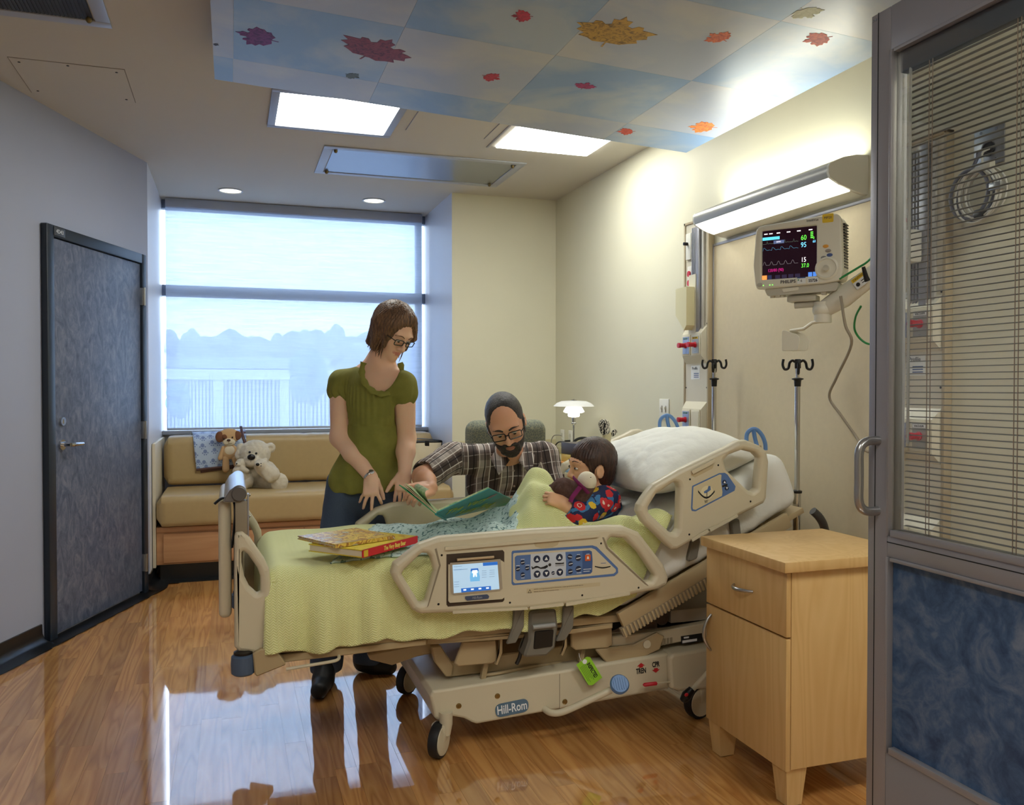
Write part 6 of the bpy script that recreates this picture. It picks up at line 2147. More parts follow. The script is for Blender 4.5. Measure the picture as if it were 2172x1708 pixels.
plate('icon', [[(-0.006, -0.009), (-0.003, -0.002), (0, -0.006), (0.003, -0.002), (0.006, -0.009), (0.003, 0.003), (0, 0.007), (-0.003, 0.003)]], 0.0004, pc3(px, py, Z2 + 0.0016), m_printw, ob, smooth=0)
sil = [(420, 555), (440, 560), (452, 580), (510, 545), (545, 548), (600, 578), (660, 560), (720, 528), (742, 545), (735, 570), (690, 600), (600, 605), (540, 580), (470, 600), (440, 615)]
prt('patient_pictogram', [c2(*v_) for v_ in sil], m_ink, ctl, Z2, 0.0004)
px, py = c2(775, 525)
MB().cyl((0, 0, 0), (0, 0, 0.0005), 30 * 0.1105 * kr, 14, M4=pc3(px, py, Z2)).build('pictogram_head', m_ink, ctl)
prt('bed_pictogram', [c2(880, 490), c2(1010, 488), c2(1045, 478), c2(1048, 505), c2(960, 515), c2(884, 515)], m_ink, ctl, Z2, 0.0004)
for y0 in (526, 545):
    prt('bed_pictogram_base', [c2(882, y0), c2(1050, y0 - 10), c2(1050, y0 + 2), c2(882, y0 + 12)], M('print_mid_grey', (150, 152, 158), 0.4), ctl, Z2, 0.0004)
for x, y, w_ in ((220, 418, 70), (130, 540, 70), (310, 530, 76), (225, 775, 66), (1295, 325, 60), (1290, 678, 90), (1475, 318, 60), (1420, 610, 150), (1420, 650, 120), (1755, 492, 100)):
    prt('key_caption', [c2(x, y), c2(x + w_, y - w_ * 0.07), c2(x + w_, y - w_ * 0.07 + 10), c2(x, y + 10)], m_printw if x < 1700 else m_panelblue, ctl, Z2, 0.0003)
arc = [c2(1640 + 30 * k, 545 + 26 * math.sin(math.pi * k / 10)) for k in range(11)]
arcb = [c2(1640 + 30 * k, 565 + 30 * math.sin(math.pi * k / 10)) for k in range(11)]
prt('angle_gauge', arc + arcb[::-1], m_ink, ctl, Z2, 0.0005)
lb_ = prt('warning_label', [c2(335, 985), c2(1750, 860), c2(1742, 935), c2(335, 1075)], M('label_cream', (198, 184, 150), 0.5), rail, FZ, 0.0004)
plate('warning_triangle', [[(-0.007, -0.006), (0.007, -0.006), (0, 0.007)], [(-0.0048, -0.0047), (0.0048, -0.0047), (0, 0.0045)]], 0.0004, pc3(*c2(395, 1035), FZ + 0.0006), m_ink, lb_, smooth=0)
q = pr([c2(470, 1000)])[0]
wi = M('ink_brown', (84, 50, 44), 0.6)
def lines(txt, px, py, size):
    a, b = at(*c2(px, py), Y=2.80), at(*c2(px + 1000, py - 88), Y=2.80)
    fm = frame_mat((a.x, YR - FZ - 0.0008, a.z), b - a, (0, 0, 1))
    return text('warning_text', txt, size, fm, wi, lb_, 'LEFT', 0.0001, 0.85)
lines('WARNING:  Use of oxygen administering equipment of the nasal, mask, or ventilator type only. Not to be used with oxygen tents.', 470, 1000, 0.0042)
lines('WARNING:  Refer to safety tips in user manual before operation.', 470, 1046, 0.0042)

# head rail details
prt('grip_ledge', [(1465, 999), (1513, 974), (1516, 980), (1468, 1006)], m_bed, hrail, FZ - 0.004, 0.012, 0.003)
prt('thumb_recess', [(1464, 1008), (1514, 986), (1511, 994), (1474, 1013)], M('bed_recess', (188, 172, 138), 0.45), hrail, FZ, 0.0008, 0.003)
prt('lower_ledge', [(1466, 1144), (1501, 1124), (1503, 1129), (1468, 1149)], m_bed, hrail, FZ - 0.006, 0.01, 0.002)
prt('lower_ledge', [(1504, 1122), (1563, 1091), (1565, 1096), (1506, 1128)], m_bed, hrail, FZ - 0.006, 0.01, 0.002)
for x_, y_ in ((1463.5, 1017), (1523.5, 987), (1592, 1064), (1462, 1134)):
    MB().lathe([(0.004, 0), (0.003, 0.0012), (0, 0.0012)], pc3(x_, y_), 10).build('screw', m_darkmetal, hrail)
hp_ = prt('head_control_panel', [(1468, 1031), (1525, 1004), (1537, 1003), (1543, 1007), (1560, 1032), (1558, 1041), (1475, 1085), (1467, 1084), (1465.5, 1078)], m_panelblue, hrail, FZ, 0.0008, 0.004)
prt('panel_field', [(1470.5, 1033), (1526, 1006.5), (1530, 1007), (1529, 1022), (1532, 1044), (1531, 1052), (1475, 1081.5), (1469.5, 1080.5), (1468.5, 1076)], M('panel_sand', (206, 194, 160), 0.45), hp_, FZ + 0.0008, 0.0004, 0.003)
dl = MB().lathe([(0.027, 0), (0.027, 0.0006), (0.0, 0.0007)], pc3(1499, 1045.5, FZ + 0.0012), 28).build('angle_dial', M('dial_sand', (222, 212, 178), 0.4), hp_)
prt('dial_pictogram', [(1492, 1043), (1500, 1038), (1502, 1031), (1506, 1031), (1507, 1039), (1499, 1045), (1494, 1047)], m_panelblue, dl, FZ + 0.002, 0.0004)
aa = [(1480 + 4.4 * k, 1040 + 14 * math.sin(math.pi * k / 8)) for k in range(9)]
prt('dial_scale', aa + [(x_, y_ + 4) for x_, y_ in reversed(aa)], m_ink, dl, FZ + 0.002, 0.0004)
prt('dial_needle', [(1498, 1044), (1499.2, 1044), (1499.2, 1058), (1498, 1058)], m_ink, dl, FZ + 0.0024, 0.0004)
q = pr([(1498, 1064)])[0]
text('angle_word', '30°', 0.0135, RM @ T(q[0], q[1], FZ + 0.0016) @ RZ(math.radians(12)), m_ink, hp_)
for x_, y_, s_ in ((1536, 1022.7, 1), (1541, 1035.5, -1)):
    o = MB().lathe([(0.0085, 0), (0.008, 0.0012), (0, 0.0018)], pc3(x_, y_, FZ + 0.0012), 16).build('button', m_btn, hp_)
    plate('arrow', [[(-0.005, -s_ * 0.004), (0.005, -s_ * 0.004), (0, s_ * 0.005)]], 0.0004, pc3(x_, y_, FZ + 0.0032), m_printw, o, smooth=0)
prt('bed_pictogram', [(1531, 1030), (1542, 1026), (1543, 1030), (1532, 1034)], m_ink, hp_, FZ + 0.0014, 0.0004)
# arms of the head rail
for x0 in (1456, 1545):
    q = pts([(x0 + 6, 1110), (x0 + 24, 1098), (x0 + 30, 1150), (x0 + 24, 1185), (x0 + 2, 1195), (x0 + 12, 1150)], 2.862)
    MB().prism(round_poly(q, 0.012, 3), -0.03, 0.0, xzm(2.862), 0.004).build('rail_arm', m_strap, bed)

# --- weigh frame and transport rails under the raised head
wf = traced('weigh_frame', [(1290, 1352), (1395, 1340), (1520, 1318), (1620, 1305), (1620, 1333), (1520, 1350), (1400, 1370), (1395, 1372), (1290, 1372)], 2.96, 0.035, m_bed)
traced('weigh_link', [(1262, 1378), (1345, 1368), (1395, 1342), (1410, 1350), (1400, 1378), (1372, 1392), (1290, 1410)], 2.945, 0.012, m_bedm)
MB().lathe([(0.0165, 0), (0.0165, 0.002), (0, 0.002)], frame_mat(at(1372, 1367, Y=2.943), (1, 0, 0), (0, 0, 1)), 18).build('pivot_cap', m_bed, wf)
lb2 = prt2 = None
q = pts([(1444, 1350), (1490, 1343), (1491, 1360), (1445, 1367)], 2.959)
sl_ = plate('serial_label', [q], 0.0006, xzm(2.9585), m_ink, wf, smooth=0)
q = pts([(1447, 1359), (1478, 1354.5), (1478, 1359.5), (1447, 1364.5)], 2.959)
plate('label_strip', [q], 0.0006, xzm(2.9578), m_printw, sl_, smooth=0)
q = pts([(1450, 1351.5), (1461, 1350), (1461, 1353.5), (1450, 1355)], 2.959)
plate('label_logo', [round_poly(q, 0.002, 3)], 0.0006, xzm(2.9578), m_printw, sl_, smooth=0)
for k in range(5):
    q = pts([(1393 + 7 * k, 1357 - k), (1398 + 7 * k, 1356.3 - k), (1398 + 7 * k, 1371 - k * 1.5), (1393 + 7 * k, 1371.7 - k * 1.5)], 2.959)
    plate('print_block', [q], 0.0006, xzm(2.9585), M('print_khaki', (150, 140, 116), 0.6), wf, smooth=0)
a = at(1320, 1345, Y=2.99)
MB().lohi((1.34, 2.99, 0.355), (2.2, 3.62, 0.365)).build('lower_deck', m_steel, bed)
m_rollcov = M('roll_cover_metal', (96, 94, 100), 0.3, 0.7)
mb = MB()
mb.add([(1.40, 2.99, 0.37), (1.40, 3.6, 0.37), (1.60, 3.6, 0.43), (1.60, 2.99, 0.43), (1.40, 2.99, 0.365), (1.40, 3.6, 0.365), (1.60, 3.6, 0.365), (1.60, 2.99, 0.365)], [(0, 3, 2, 1), (4, 5, 6, 7), (0, 1, 5, 4), (2, 3, 7, 6), (0, 4, 7, 3), (1, 2, 6, 5)])
mb.build('motor_cover', m_rollcov, bed, smooth=0)
MB().tube([(1.62, 2.985, 0.405), (1.62, 3.6, 0.405)], 0.03, 18).build('actuator_roller', m_rollcov, bed)
MB().lohi((1.66, 2.99, 0.375), (2.2, 3.6, 0.43), bev=0.01).build('battery_cover', M('cover_grey', (170, 164, 154), 0.5), bed)
MB().lohi((1.35, 3.6, 0.36), (2.25, 3.64, 0.44), bev=0.004).build('rear_rail', m_bed, bed)
MB().lohi((1.30, 3.40, 0.48), (2.25, 3.43, 0.56), bev=0.004).build('cross_rail', m_strap, bed)
# head end: board frame, folding handles, rubber grip
MB().lohi((2.24, 2.88, 0.30), (2.275, 3.66, 0.44), bev=0.006).build('head_crossbar', m_bedm, bed)
for px_, py_, Y in ((1603, 945, 2.95), (1419, 916, 3.62)):
    c = at(px_, py_, Y=Y)
    X_ = c.x
    k_ = mpp(c)
    def hp3(dx, dy):
        return c + Vector((dx * k_ * 0.95, -dx * k_ * 0.3, -dy * k_))
    h_ = MB().tube(smooth_path([hp3(-19, 4), hp3(-20, -18), hp3(-16, -29), hp3(-6, -35), hp3(4, -32), hp3(14, -20), hp3(20, -4), hp3(21, 10)]), 0.0085, 10, flat=(1, 1)).build('push_handle', m_blue_pl, bed)
    MB().tube(smooth_path([hp3(-5, -33), hp3(-2, -16), hp3(4, 6)]), 0.0085, 10).build('handle_web', m_blue_pl, h_)
    MB().tube([c + Vector((0.01, 0, 0)), Vector((c.x + 0.03, c.y, 0.5)), Vector((2.255, c.y, 0.42))], 0.014, 10).build('handle_post', m_bedm, h_)
MB().tube(smooth_path([at(1724, 1084, Y=2.86), at(1738, 1098, Y=2.86), at(1748, 1118, Y=2.88), at(1752, 1150, Y=2.92), at(1745, 1250, Y=2.96)]), [0.017] * 25, 12).build('rubber_grip', M('grip_rubber', (64, 62, 60), 0.5), bed)

# --- IV poles at the head corners
def iv_pole(label, px, ytop, Y, sc_, rot):
    c = at(px, 770, Y=Y)
    o = thing('iv_pole', label, 'iv pole', (c.x, c.y, 0.44), 'IV poles at the bed head')
    def zz(y):
        return at(px, y, Y=Y).z
    MB().cyl((c.x, c.y, 0.45), (c.x, c.y, zz(1043)), 0.0165, 16).build('outer_tube', m_chrome, o)
    MB().lathe([(0.02, zz(1046)), (0.021, zz(1044)), (0.021, zz(1041)), (0.012, zz(1039))], T(c.x, c.y, 0), 18).build('collar_ring', m_black, o)
    MB().cyl((c.x, c.y, zz(1043)), (c.x, c.y, zz(815)), 0.0115, 16).build('middle_tube', m_chrome, o)
    MB().lathe([(0.013, zz(820)), (0.015, zz(807)), (0.024, zz(805)), (0.024, zz(803)), (0.009, zz(801))], T(c.x, c.y, 0), 18).build('lock_collar', m_black, o)
    MB().cyl((c.x, c.y, zz(805)), (c.x, c.y, zz(765)), 0.0075, 14).build('inner_tube', m_chrome, o)
    hd = MB().lohi((-0.012, -0.012, zz(782)), (0.012, 0.012, zz(762)), T(c.x, c.y, 0) @ RZ(rot), 0.003).build('hook_head', m_black, o)
    for a_, L, lo in ((0, 0.052, 0), (math.pi, 0.052, 0), (math.pi / 2, 0.03, -0.03), (-math.pi / 2, 0.03, -0.03)):
        d = Vector((math.cos(rot + a_), math.sin(rot + a_), 0))
        b = Vector((c.x, c.y, zz(768) + lo * 0.6))
        up = Vector((0, 0, 1))
        MB().tube(smooth_path([b + d * 0.01, b + d * 0.022 + up * 0.006, b + d * (L * 0.62) - up * 0.004, b + d * (L * 0.72) - up * 0.026, b + d * L - up * 0.03, b + d * (L + 0.008) - up * 0.012, b + d * (L + 0.005) + up * 0.012]), 0.0055, 8).build('hook', m_black, hd)
    return o
iv_pole('chrome IV pole with black hooks nearest the sliding door', 1692, 757, 2.985, 1, -0.55)
iv_pole('chrome IV pole with black hooks beside the gas column', 1515, 757, 3.71, 1, -0.75)

# --- inspection tag hanging from the frame
tg = thing('inspection_tag', 'bright green INSPECTED paper tag hanging under the bed', 'tag', at(1250, 1455, Y=2.9))
TF = frame_mat(at(1250, 1424, Y=2.9), Vector((0.52, 0, -0.86)), Vector((0.86, 0, 0.5)))
kt = mpp(at(1250, 1424, Y=2.9))
m_tag = M('tag_green', (150, 210, 50), 0.6)
tq = [(-30 * kt, -17 * kt), (24 * kt, -17 * kt), (30 * kt, -10 * kt) , (30 * kt, 17 * kt), (-24 * kt, 17 * kt), (-30 * kt, 11 * kt)]
tcard = plate('card', [tq], 0.0006, TF, m_tag, tg, smooth=0)
text('tag_word', 'INSPECTED', 0.021, TF @ T(2 * kt, 6 * kt, 0.0006), m_ink, tcard, sx=0.62, bold=0.0006)
for k in range(5):
    MB().lohi((-20 * kt, (-1 - 3 * k) * kt, 0.0003), ((22 - 5 * (k % 3)) * kt, (-0.3 - 3 * k) * kt, 0.0006), TF).build('print_line', M('ink_green', (70, 100, 40), 0.6), tcard)
MB().lathe([(0.009, 0), (0.009, 0.001), (0.003, 0.001)], TF @ T(-24 * kt, 2 * kt, 0.0003), 14).build('eyelet', m_printw, tcard)
MB().tube(smooth_path([at(1234, 1403, Y=2.89), at(1230, 1396, Y=2.92), at(1228, 1386, Y=2.95)]), 0.001, 5).build('string', m_printw, tg)
# ------------------------------------------------------------------ green woven blanket
mgb, t = NEW('blanket_green_weave', (206, 212, 146), 0.95)
uv = t.coord('UV')
sx = t.n('ShaderNodeSeparateXYZ')
t.link(uv, sx.inputs[0])
U, V = sx.outputs[0], sx.outputs[1]
zz = t.math('ABSOLUTE', t.math('SUBTRACT', t.math('FRACT', t.math('MULTIPLY', U, 1 / 0.019)), 0.5))
ph = t.math('ADD', t.math('MULTIPLY', V, 1 / 0.0085), t.math('MULTIPLY', zz, 2.2))
hh = t.math('SINE', t.math('MULTIPLY', ph, 6.2832))
hn = t.math('ADD', t.math('MULTIPLY', hh, 0.5), 0.5)
fuzz = t.noise(t.coord('Object'), 320, 3, 0.7)
t.link(t.mix(t.math('ADD', t.math('MULTIPLY', hn, 0.75), t.math('MULTIPLY', fuzz, 0.25)), lin((214, 218, 136)), lin((244, 246, 194))), t.b.inputs['Base Color'])
t.bump(t.math('ADD', hn, t.math('MULTIPLY', fuzz, 0.3)), 0.5, 0.003)
t.b.inputs['Sheen Weight'].default_value = 0.25
t.b.inputs['Specular IOR Level'].default_value = 0.15

def sst(a, b, x):
    x = np.clip((x - a) / (b - a), 0, 1)
    return x * x * (3 - 2 * x)

def top_z(x, y):
    """height of the covered bed surface at plan position"""
    x, y = np.asarray(x, float), np.asarray(y, float)
    z = np.where(x < 1.29, 0.705, 0.705 + 0.46 * (x - 1.29))
    z = z + 0.006 * np.sin(7 * x + 3 * y) + 0.004 * np.sin(19 * x - 11 * y)
    z = z + 0.045 * np.exp(-((y - 3.36) / 0.10) ** 2) * sst(0.72, 0.9, x) * (1 - sst(1.15, 1.3, x))
    z = z + 0.04 * np.exp(-((y - 3.14) / 0.08) ** 2) * sst(0.8, 0.98, x) * (1 - sst(1.1, 1.3, x))
    z = z + 0.205 * np.exp(-((x - 1.225) / 0.105) ** 2 - ((y - 3.32) / 0.15) ** 2)
    z = z + 0.10 * np.exp(-((x - 1.17) / 0.10) ** 2 - ((y - 3.20) / 0.14) ** 2)
    # roll of the turned-back hem in front of the boy
    z = z + 0.055 * np.exp(-((x - 1.28 - 0.9 * (3.08 - y)) / 0.055) ** 2) * sst(3.2, 3.1, y) * sst(2.86, 2.95, y)
    z = z + 0.012 * np.sin(26 * (x + 0.8 * y)) * sst(1.0, 1.2, x)
    g = np.exp(-((x - 1.17) / 0.14) ** 2 - ((y - 3.2) / 0.2) ** 2)
    z = z + g * (0.010 * np.sin(46 * (0.75 * x + y) + 4 * np.sin(6 * x)) + 0.006 * np.sin(80 * (x - 0.35 * y)))
    return z

def x_end(y):
    return np.interp(y, [2.86, 2.93, 3.0, 3.05, 3.1, 3.2, 3.5, 3.7], [1.60, 1.545, 1.43, 1.36, 1.32, 1.31, 1.32, 1.36])

def make_blanket():
    nu, nv = 210, 150
    X = np.zeros((nu + 1, nv + 1))
    Y = X.copy()
    Z = X.copy()
    AL = X.copy()
    for j in range(nv + 1):
        v = j / nv
        # v<0.30 near drop, 0.30..0.92 top, rest far drop
        if v < 0.30:
            q = v / 0.30                   # 0 hem .. 1 shoulder
            ycs, drop = 2.873, (1 - q)
        elif v < 0.92:
            q = (v - 0.30) / 0.62
            ycs, drop = 2.873 + (3.672 - 2.873) * q, 0.0
        else:
            q = (v - 0.92) / 0.08
            ycs, drop = 3.674, q
        for_x = np.linspace(0, 1, nu + 1)
        if v < 0.30:
            xe = 1.60 - 0.16 * drop
        else:
            xe = float(x_end(ycs))
        x = 0.098 + (xe - 0.098) * for_x
        X[:, j] = x
        zt_ = top_z(x, np.full_like(x, ycs)) + 0.012
        if v < 0.30:
            zb = 0.452 + 0.008 * np.sin(17 * x) + 0.006 * np.sin(41 * x + 1) + np.where(x > 1.28, 0.46 * (x - 1.28), 0) * 0.9 + 0.02 * sst(1.05, 1.25, x)
            zsh = zt_ - 0.03
            Z[:, j] = zb + (zsh - zb) * (q ** 0.95)
            f = drop ** 0.8
            free = 1 - sst(0.42, 0.55, x)      # before the rail starts folds may swing out
            amp = 0.004 + 0.016 * free
            fold = np.sin(2 * np.pi * x / 0.155 + 1.1 * np.sin(5 * x) + 1.3 * drop) + 0.5 * np.sin(2 * np.pi * x / 0.09 + 2 - 1.5 * drop)
            Y[:, j] = ycs - amp * f * (fold + 0.9) - 0.012 * free * np.sin(np.pi * np.clip(drop, 0, 1))
            corner = np.exp(-((x - 0.115) / 0.05) ** 2)
            Y[:, j] -= 0.015 * corner * f
        elif v < 0.92:
            # rounded shoulders
            e = np.minimum(ycs - 2.873, 3.672 - ycs)
            Z[:, j] = zt_ - 0.03 * np.clip(1 - e / 0.05, 0, 1) ** 2
            Y[:, j] = ycs
        else:
            Z[:, j] = zt_ - 0.03 - 0.17 * drop
            Y[:, j] = ycs + 0.004 * np.sin(40 * x)
    # foot end tucks down
    xr = (X - 0.098)
    e = np.clip(1 - xr / 0.05, 0, 1)
    Z -= 0.045 * e ** 2 * (np.linspace(0, 1, nv + 1)[None, :] > 0.28)
    P = np.stack([X, Y, Z], -1)
    d = np.linalg.norm(np.diff(P, axis=1), axis=-1)
    AL[:, 1:] = np.cumsum(d, axis=1)
    ids = np.arange((nu + 1) * (nv + 1)).reshape(nu + 1, nv + 1)
    Q = np.stack([ids[:-1, :-1], ids[1:, :-1], ids[1:, 1:], ids[:-1, 1:]], -1).reshape(-1, 4)
    # skirt over the foot end
    return P.reshape(-1, 3), Q, np.stack([X.ravel(), AL.ravel()], -1)
Vb, Qb, UVb = make_blanket()
gb = quads_mesh('green_blanket', Vb, Qb, mgb)
uvmap(gb.data, UVb)
md = gb.modifiers.new('thick', 'SOLIDIFY')
md.thickness = 0.009
md.offset = 1
tag(gb, 'pale green woven blanket draped over the hospital bed', 'blanket')
# foot-end fall of the blanket
def foot_fn(u, v):
    y = 2.875 + 0.795 * u
    z0 = float(top_z(0.1, y)) - 0.03
    return (0.094 - 0.012 * math.sin(math.pi * v) - 0.006 * math.sin(24 * u + 2) * v, y - 0.02 * v * (1 - u) + 0.0 * u, z0 - v * 0.24)
o = MB().grid(foot_fn, 40, 14).build('foot_fall', mgb, gb, smooth=60)
uvmap(o.data, [(v_.co.y, v_.co.z) for v_ in o.data.vertices])

# ------------------------------------------------------------------ aqua crochet blanket laid across
mcr, t = NEW('blanket_aqua_crochet', (190, 216, 214), 0.95)
uv = t.coord('UV')
vo = t.n('ShaderNodeTexVoronoi')
vo.voronoi_dimensions = '2D'
vo.inputs['Scale'].default_value = 64
vo.inputs['Randomness'].default_value = 0.75
t.link(uv, vo.inputs['Vector'])
vo2 = t.n('ShaderNodeTexVoronoi')
vo2.voronoi_dimensions = '2D'
vo2.feature = 'DISTANCE_TO_EDGE'
vo2.inputs['Scale'].default_value = 24
t.link(uv, vo2.inputs['Vector'])
hole = t.math('MULTIPLY', t.math('GREATER_THAN', vo.outputs['Distance'], 0.56), t.math('GREATER_THAN', t.noise(uv, 30, 2), 0.46))
c1_ = t.mix(t.noise(uv, 120, 4, 0.7), lin((176, 206, 206)), lin((222, 234, 230)))
t.link(t.mix(hole, c1_, lin((112, 142, 144))), t.b.inputs['Base Color'])
ht = t.math('ADD', t.math('MULTIPLY', vo2.outputs['Distance'], 1.6, clamp=True), t.math('MULTIPLY', t.math('SUBTRACT', 1.0, hole), 0.6))
t.bump(t.math('ADD', ht, t.math('MULTIPLY', t.noise(uv, 260, 3), 0.4)), 0.9, 0.006)
t.b.inputs['Specular IOR Level'].default_value = 0.1
cA, cB, cC, cD = (0.315, 2.925), (0.98, 2.90), (1.17, 3.44), (0.585, 3.61)
nu, nv = 90, 80
Vc, UVc = [], []
rs = np.random.RandomState(5)
for i in range(nu + 1):
    for j in range(nv + 1):
        u, v = i / nu, j / nv
        x = (1 - u) * (1 - v) * cA[0] + u * (1 - v) * cB[0] + u * v * cC[0] + (1 - u) * v * cD[0]
        y = (1 - u) * (1 - v) * cA[1] + u * (1 - v) * cB[1] + u * v * cC[1] + (1 - u) * v * cD[1]
        e = min(u, 1 - u, v, 1 - v)
        x += 0.004 * math.sin(60 * v) * (e < 0.01)
        y += 0.004 * math.sin(70 * u) * (e < 0.01)
        puff = 0.012 * math.sin(13 * x + 5 * y) * math.sin(11 * y - 2) + 0.01 * math.sin(31 * x - 9 * y) + 0.028 * math.exp(-((x - 0.72) / 0.1) ** 2 - ((y - 3.3) / 0.12) ** 2)
        books = math.exp(-((x - 0.52) / 0.16) ** 4 - ((y - 3.06) / 0.14) ** 4)
        z = float(top_z(x, max(y, 2.95))) + 0.03 + (0.012 + puff) * min(1, e * 14) * (1 - 0.8 * books) - 0.003 * (e < 0.005)
        Vc.append((x, y, z))
        UVc.append((u * 0.75, v * 0.62))
ids = np.arange((nu + 1) * (nv + 1)).reshape(nu + 1, nv + 1)
Qc = np.stack([ids[:-1, :-1], ids[1:, :-1], ids[1:, 1:], ids[:-1, 1:]], -1).reshape(-1, 4)
cb = quads_mesh('crochet_blanket', Vc, Qc, mcr)
uvmap(cb.data, UVc)
md = cb.modifiers.new('thick', 'SOLIDIFY')
md.thickness = 0.006
tag(cb, 'pale aqua crochet blanket spread over the green blanket', 'blanket')

# ------------------------------------------------------------------ pillow
def pillow(name, label, M4, a, b, th_, mat, seed):
    nu, nv = 80, 90
    rs = np.random.RandomState(seed)
    u, v = np.meshgrid(np.linspace(-1, 1, nu + 1), np.linspace(-1, 1, nv + 1), indexing='ij')
    prof = np.clip((1 - np.abs(u) ** 2.6), 0, 1) ** 0.55 * np.clip((1 - np.abs(v) ** 2.8), 0, 1) ** 0.55
    pin = 1 - 0.07 * (np.abs(u) * np.abs(v)) ** 1.5
    ear = 1 - 0.02 * (np.abs(u) * np.abs(v)) ** 6
    X, Y = a * u * (1 - 0.05 * (1 - v ** 2) * np.abs(u) ** 3) * ear, b * v * (1 - 0.05 * (1 - u ** 2) * np.abs(v) ** 3) * ear
    P2 = np.stack([X.ravel(), Y.ravel(), np.zeros(X.size)], -1)
    wr = (0.012 * vnoise(P2, 9, seed) + 0.009 * np.abs(vnoise(P2, 16, seed + 1)) + 0.005 * np.abs(vnoise(P2, 38, seed + 2))).reshape(X.shape)
    top = th_ * prof + wr * prof ** 0.4
    bot = -0.55 * th_ * prof
    V1 = np.stack([X, Y, top], -1).reshape(-1, 3)
    V2 = np.stack([X, Y, bot], -1).reshape(-1, 3)
    n = (nu + 1) * (nv + 1)
    ids = np.arange(n).reshape(nu + 1, nv + 1)
    Q1 = np.stack([ids[:-1, :-1], ids[1:, :-1], ids[1:, 1:], ids[:-1, 1:]], -1).reshape(-1, 4)
    Vv = np.concatenate([V1, V2])
    Q = np.concatenate([Q1, Q1[:, ::-1] + n])
    R = np.array(M4.to_3x3())
    Vv = Vv @ R.T + np.array(M4.translation)
    o = quads_mesh(name, Vv, Q, mat)
    bm = bmesh.new()
    bm.from_mesh(o.data)
    bmesh.ops.remove_doubles(bm, verts=bm.verts, dist=0.0008)
    bm.to_mesh(o.data)
    bm.free()
    return tag(o, label, 'pillow')
m_pillow = M('pillow_white', (238, 238, 230), 0.85, bump=(26, 0.3, 0.008))
pillow('pillow', 'large white pillow on the raised head of the bed', HM @ T(0.575, 3.28, 0.262 + 0.066) @ RY(math.radians(9)), 0.262, 0.385, 0.135, m_pillow, 4)

# ------------------------------------------------------------------ books on the bed
def book_block(name, label, cs, z0, thick, cover, spine, spine_side, cat='book', pages=True, yellow=None):
    """cs: four plan corners (Vector) counter-clockwise, spine along cs[0]->cs[1]"""
    o = thing(name, label, cat, (cs[0] + cs[2]) / 2 * 1.0)
    def layer(nm, ins, a, b, mat):
        c = sum(cs, Vector((0, 0, 0))) / 4
        q = [p + (c - p).normalized() * ins for p in cs]
        MB().add([(p.x, p.y, z) for z in (a, b) for p in q], [(0, 3, 2, 1), (4, 5, 6, 7), (0, 1, 5, 4), (1, 2, 6, 5), (2, 3, 7, 6), (3, 0, 4, 7)]).build(nm, mat, o, smooth=0)
    layer('back_cover', 0, z0, z0 + 0.003, cover)
    layer('page_block', 0.004, z0 + 0.003, z0 + thick - 0.003, M('book_pages', (224, 214, 190), 0.8))
    layer('front_cover', 0, z0 + thick - 0.003, z0 + thick, cover)
    e = (cs[1] - cs[0]).normalized()
    nrm_ = Vector((e.y, -e.x, 0))
    if nrm_.dot(cs[2] - cs[0]) > 0:
        nrm_ = -nrm_
    q = [cs[0] + nrm_ * 0.002, cs[1] + nrm_ * 0.002, cs[1] - nrm_ * 0.003, cs[0] - nrm_ * 0.003]
    s_ = MB().add([(p.x, p.y, z) for z in (z0, z0 + thick) for p in q], [(0, 3, 2, 1), (4, 5, 6, 7), (0, 1, 5, 4), (1, 2, 6, 5), (2, 3, 7, 6), (3, 0, 4, 7)]).build('spine', spine, o, smooth=0)
    return o, s_, e, nrm_
def art_mat(name, cols, scale):
    m, t = NEW(name, (200, 170, 60), 0.35)
    v = t.coord('Object')
    n = t.noise(v, scale, 3, 0.6, 2.2)
    st_ = [(0.2 + 0.6 * i / (len(cols) - 1), lin(c)) for i, c in enumerate(cols)]
    t.link(t.ramp(n, st_, 'CONSTANT' if len(cols) > 5 else 'LINEAR'), t.b.inputs['Base Color'])
    return m
m_bear = art_mat('cover_yellow_art', [(150, 160, 60), (214, 190, 40), (222, 200, 60), (206, 160, 40), (120, 140, 60)], 9)
m_red_c = M('spine_red', (206, 30, 44), 0.4)
m_yel_t = M('title_yellow', (244, 226, 110), 0.5)
ZB = 0.757
def pl_(px, py, z):
    p = at(px, py, Z=z)
    return Vector((p.x, p.y, 0))
s0, s1 = pl_(769, 1184, ZB), pl_(885, 1152, ZB)
e_ = (s1 - s0).normalized()
n_ = Vector((-e_.y, e_.x, 0))
cs = [s0, s1, s1 + n_ * 0.235, s0 + n_ * 0.235]
bk, sp_, e, nr = book_block('picture_book', 'red-spined yellow picture book titled The Very Busy Bear lying on the bed', cs, ZB, 0.026, m_bear, m_red_c, 0)
mid = s0 + e_ * ((s1 - s0).length * 0.56)
text('spine_title', 'The Very Busy Bear', 0.0215, frame_mat((mid.x + nr.x * 0.0026, mid.y + nr.y * 0.0026, ZB + 0.013), e_, (0, 0, 1)), m_yel_t, sp_, sx=0.72, bold=0.0004)
a_ = s0 + e_ * 0.004
MB().lohi((0, -0.001, 0.002), (0.022, 0.0005, 0.024), frame_mat((a_.x + nr.x * 0.002, a_.y + nr.y * 0.002, ZB), e_, n_)).build('spine_picture', M('spine_yellow', (220, 190, 50), 0.4), sp_)
ctr = (cs[0] + cs[2]) / 2
text('cover_title', 'The Very\nBusy Bear', 0.035, frame_mat((ctr.x + 0.02, ctr.y - 0.02, ZB + 0.0264), -e_, -n_), m_red_c, bk)
Z2b = ZB + 0.0275
u0, u1 = pl_(711, 1163, Z2b), pl_(837, 1143, Z2b)
e2 = (u1 - u0).normalized()
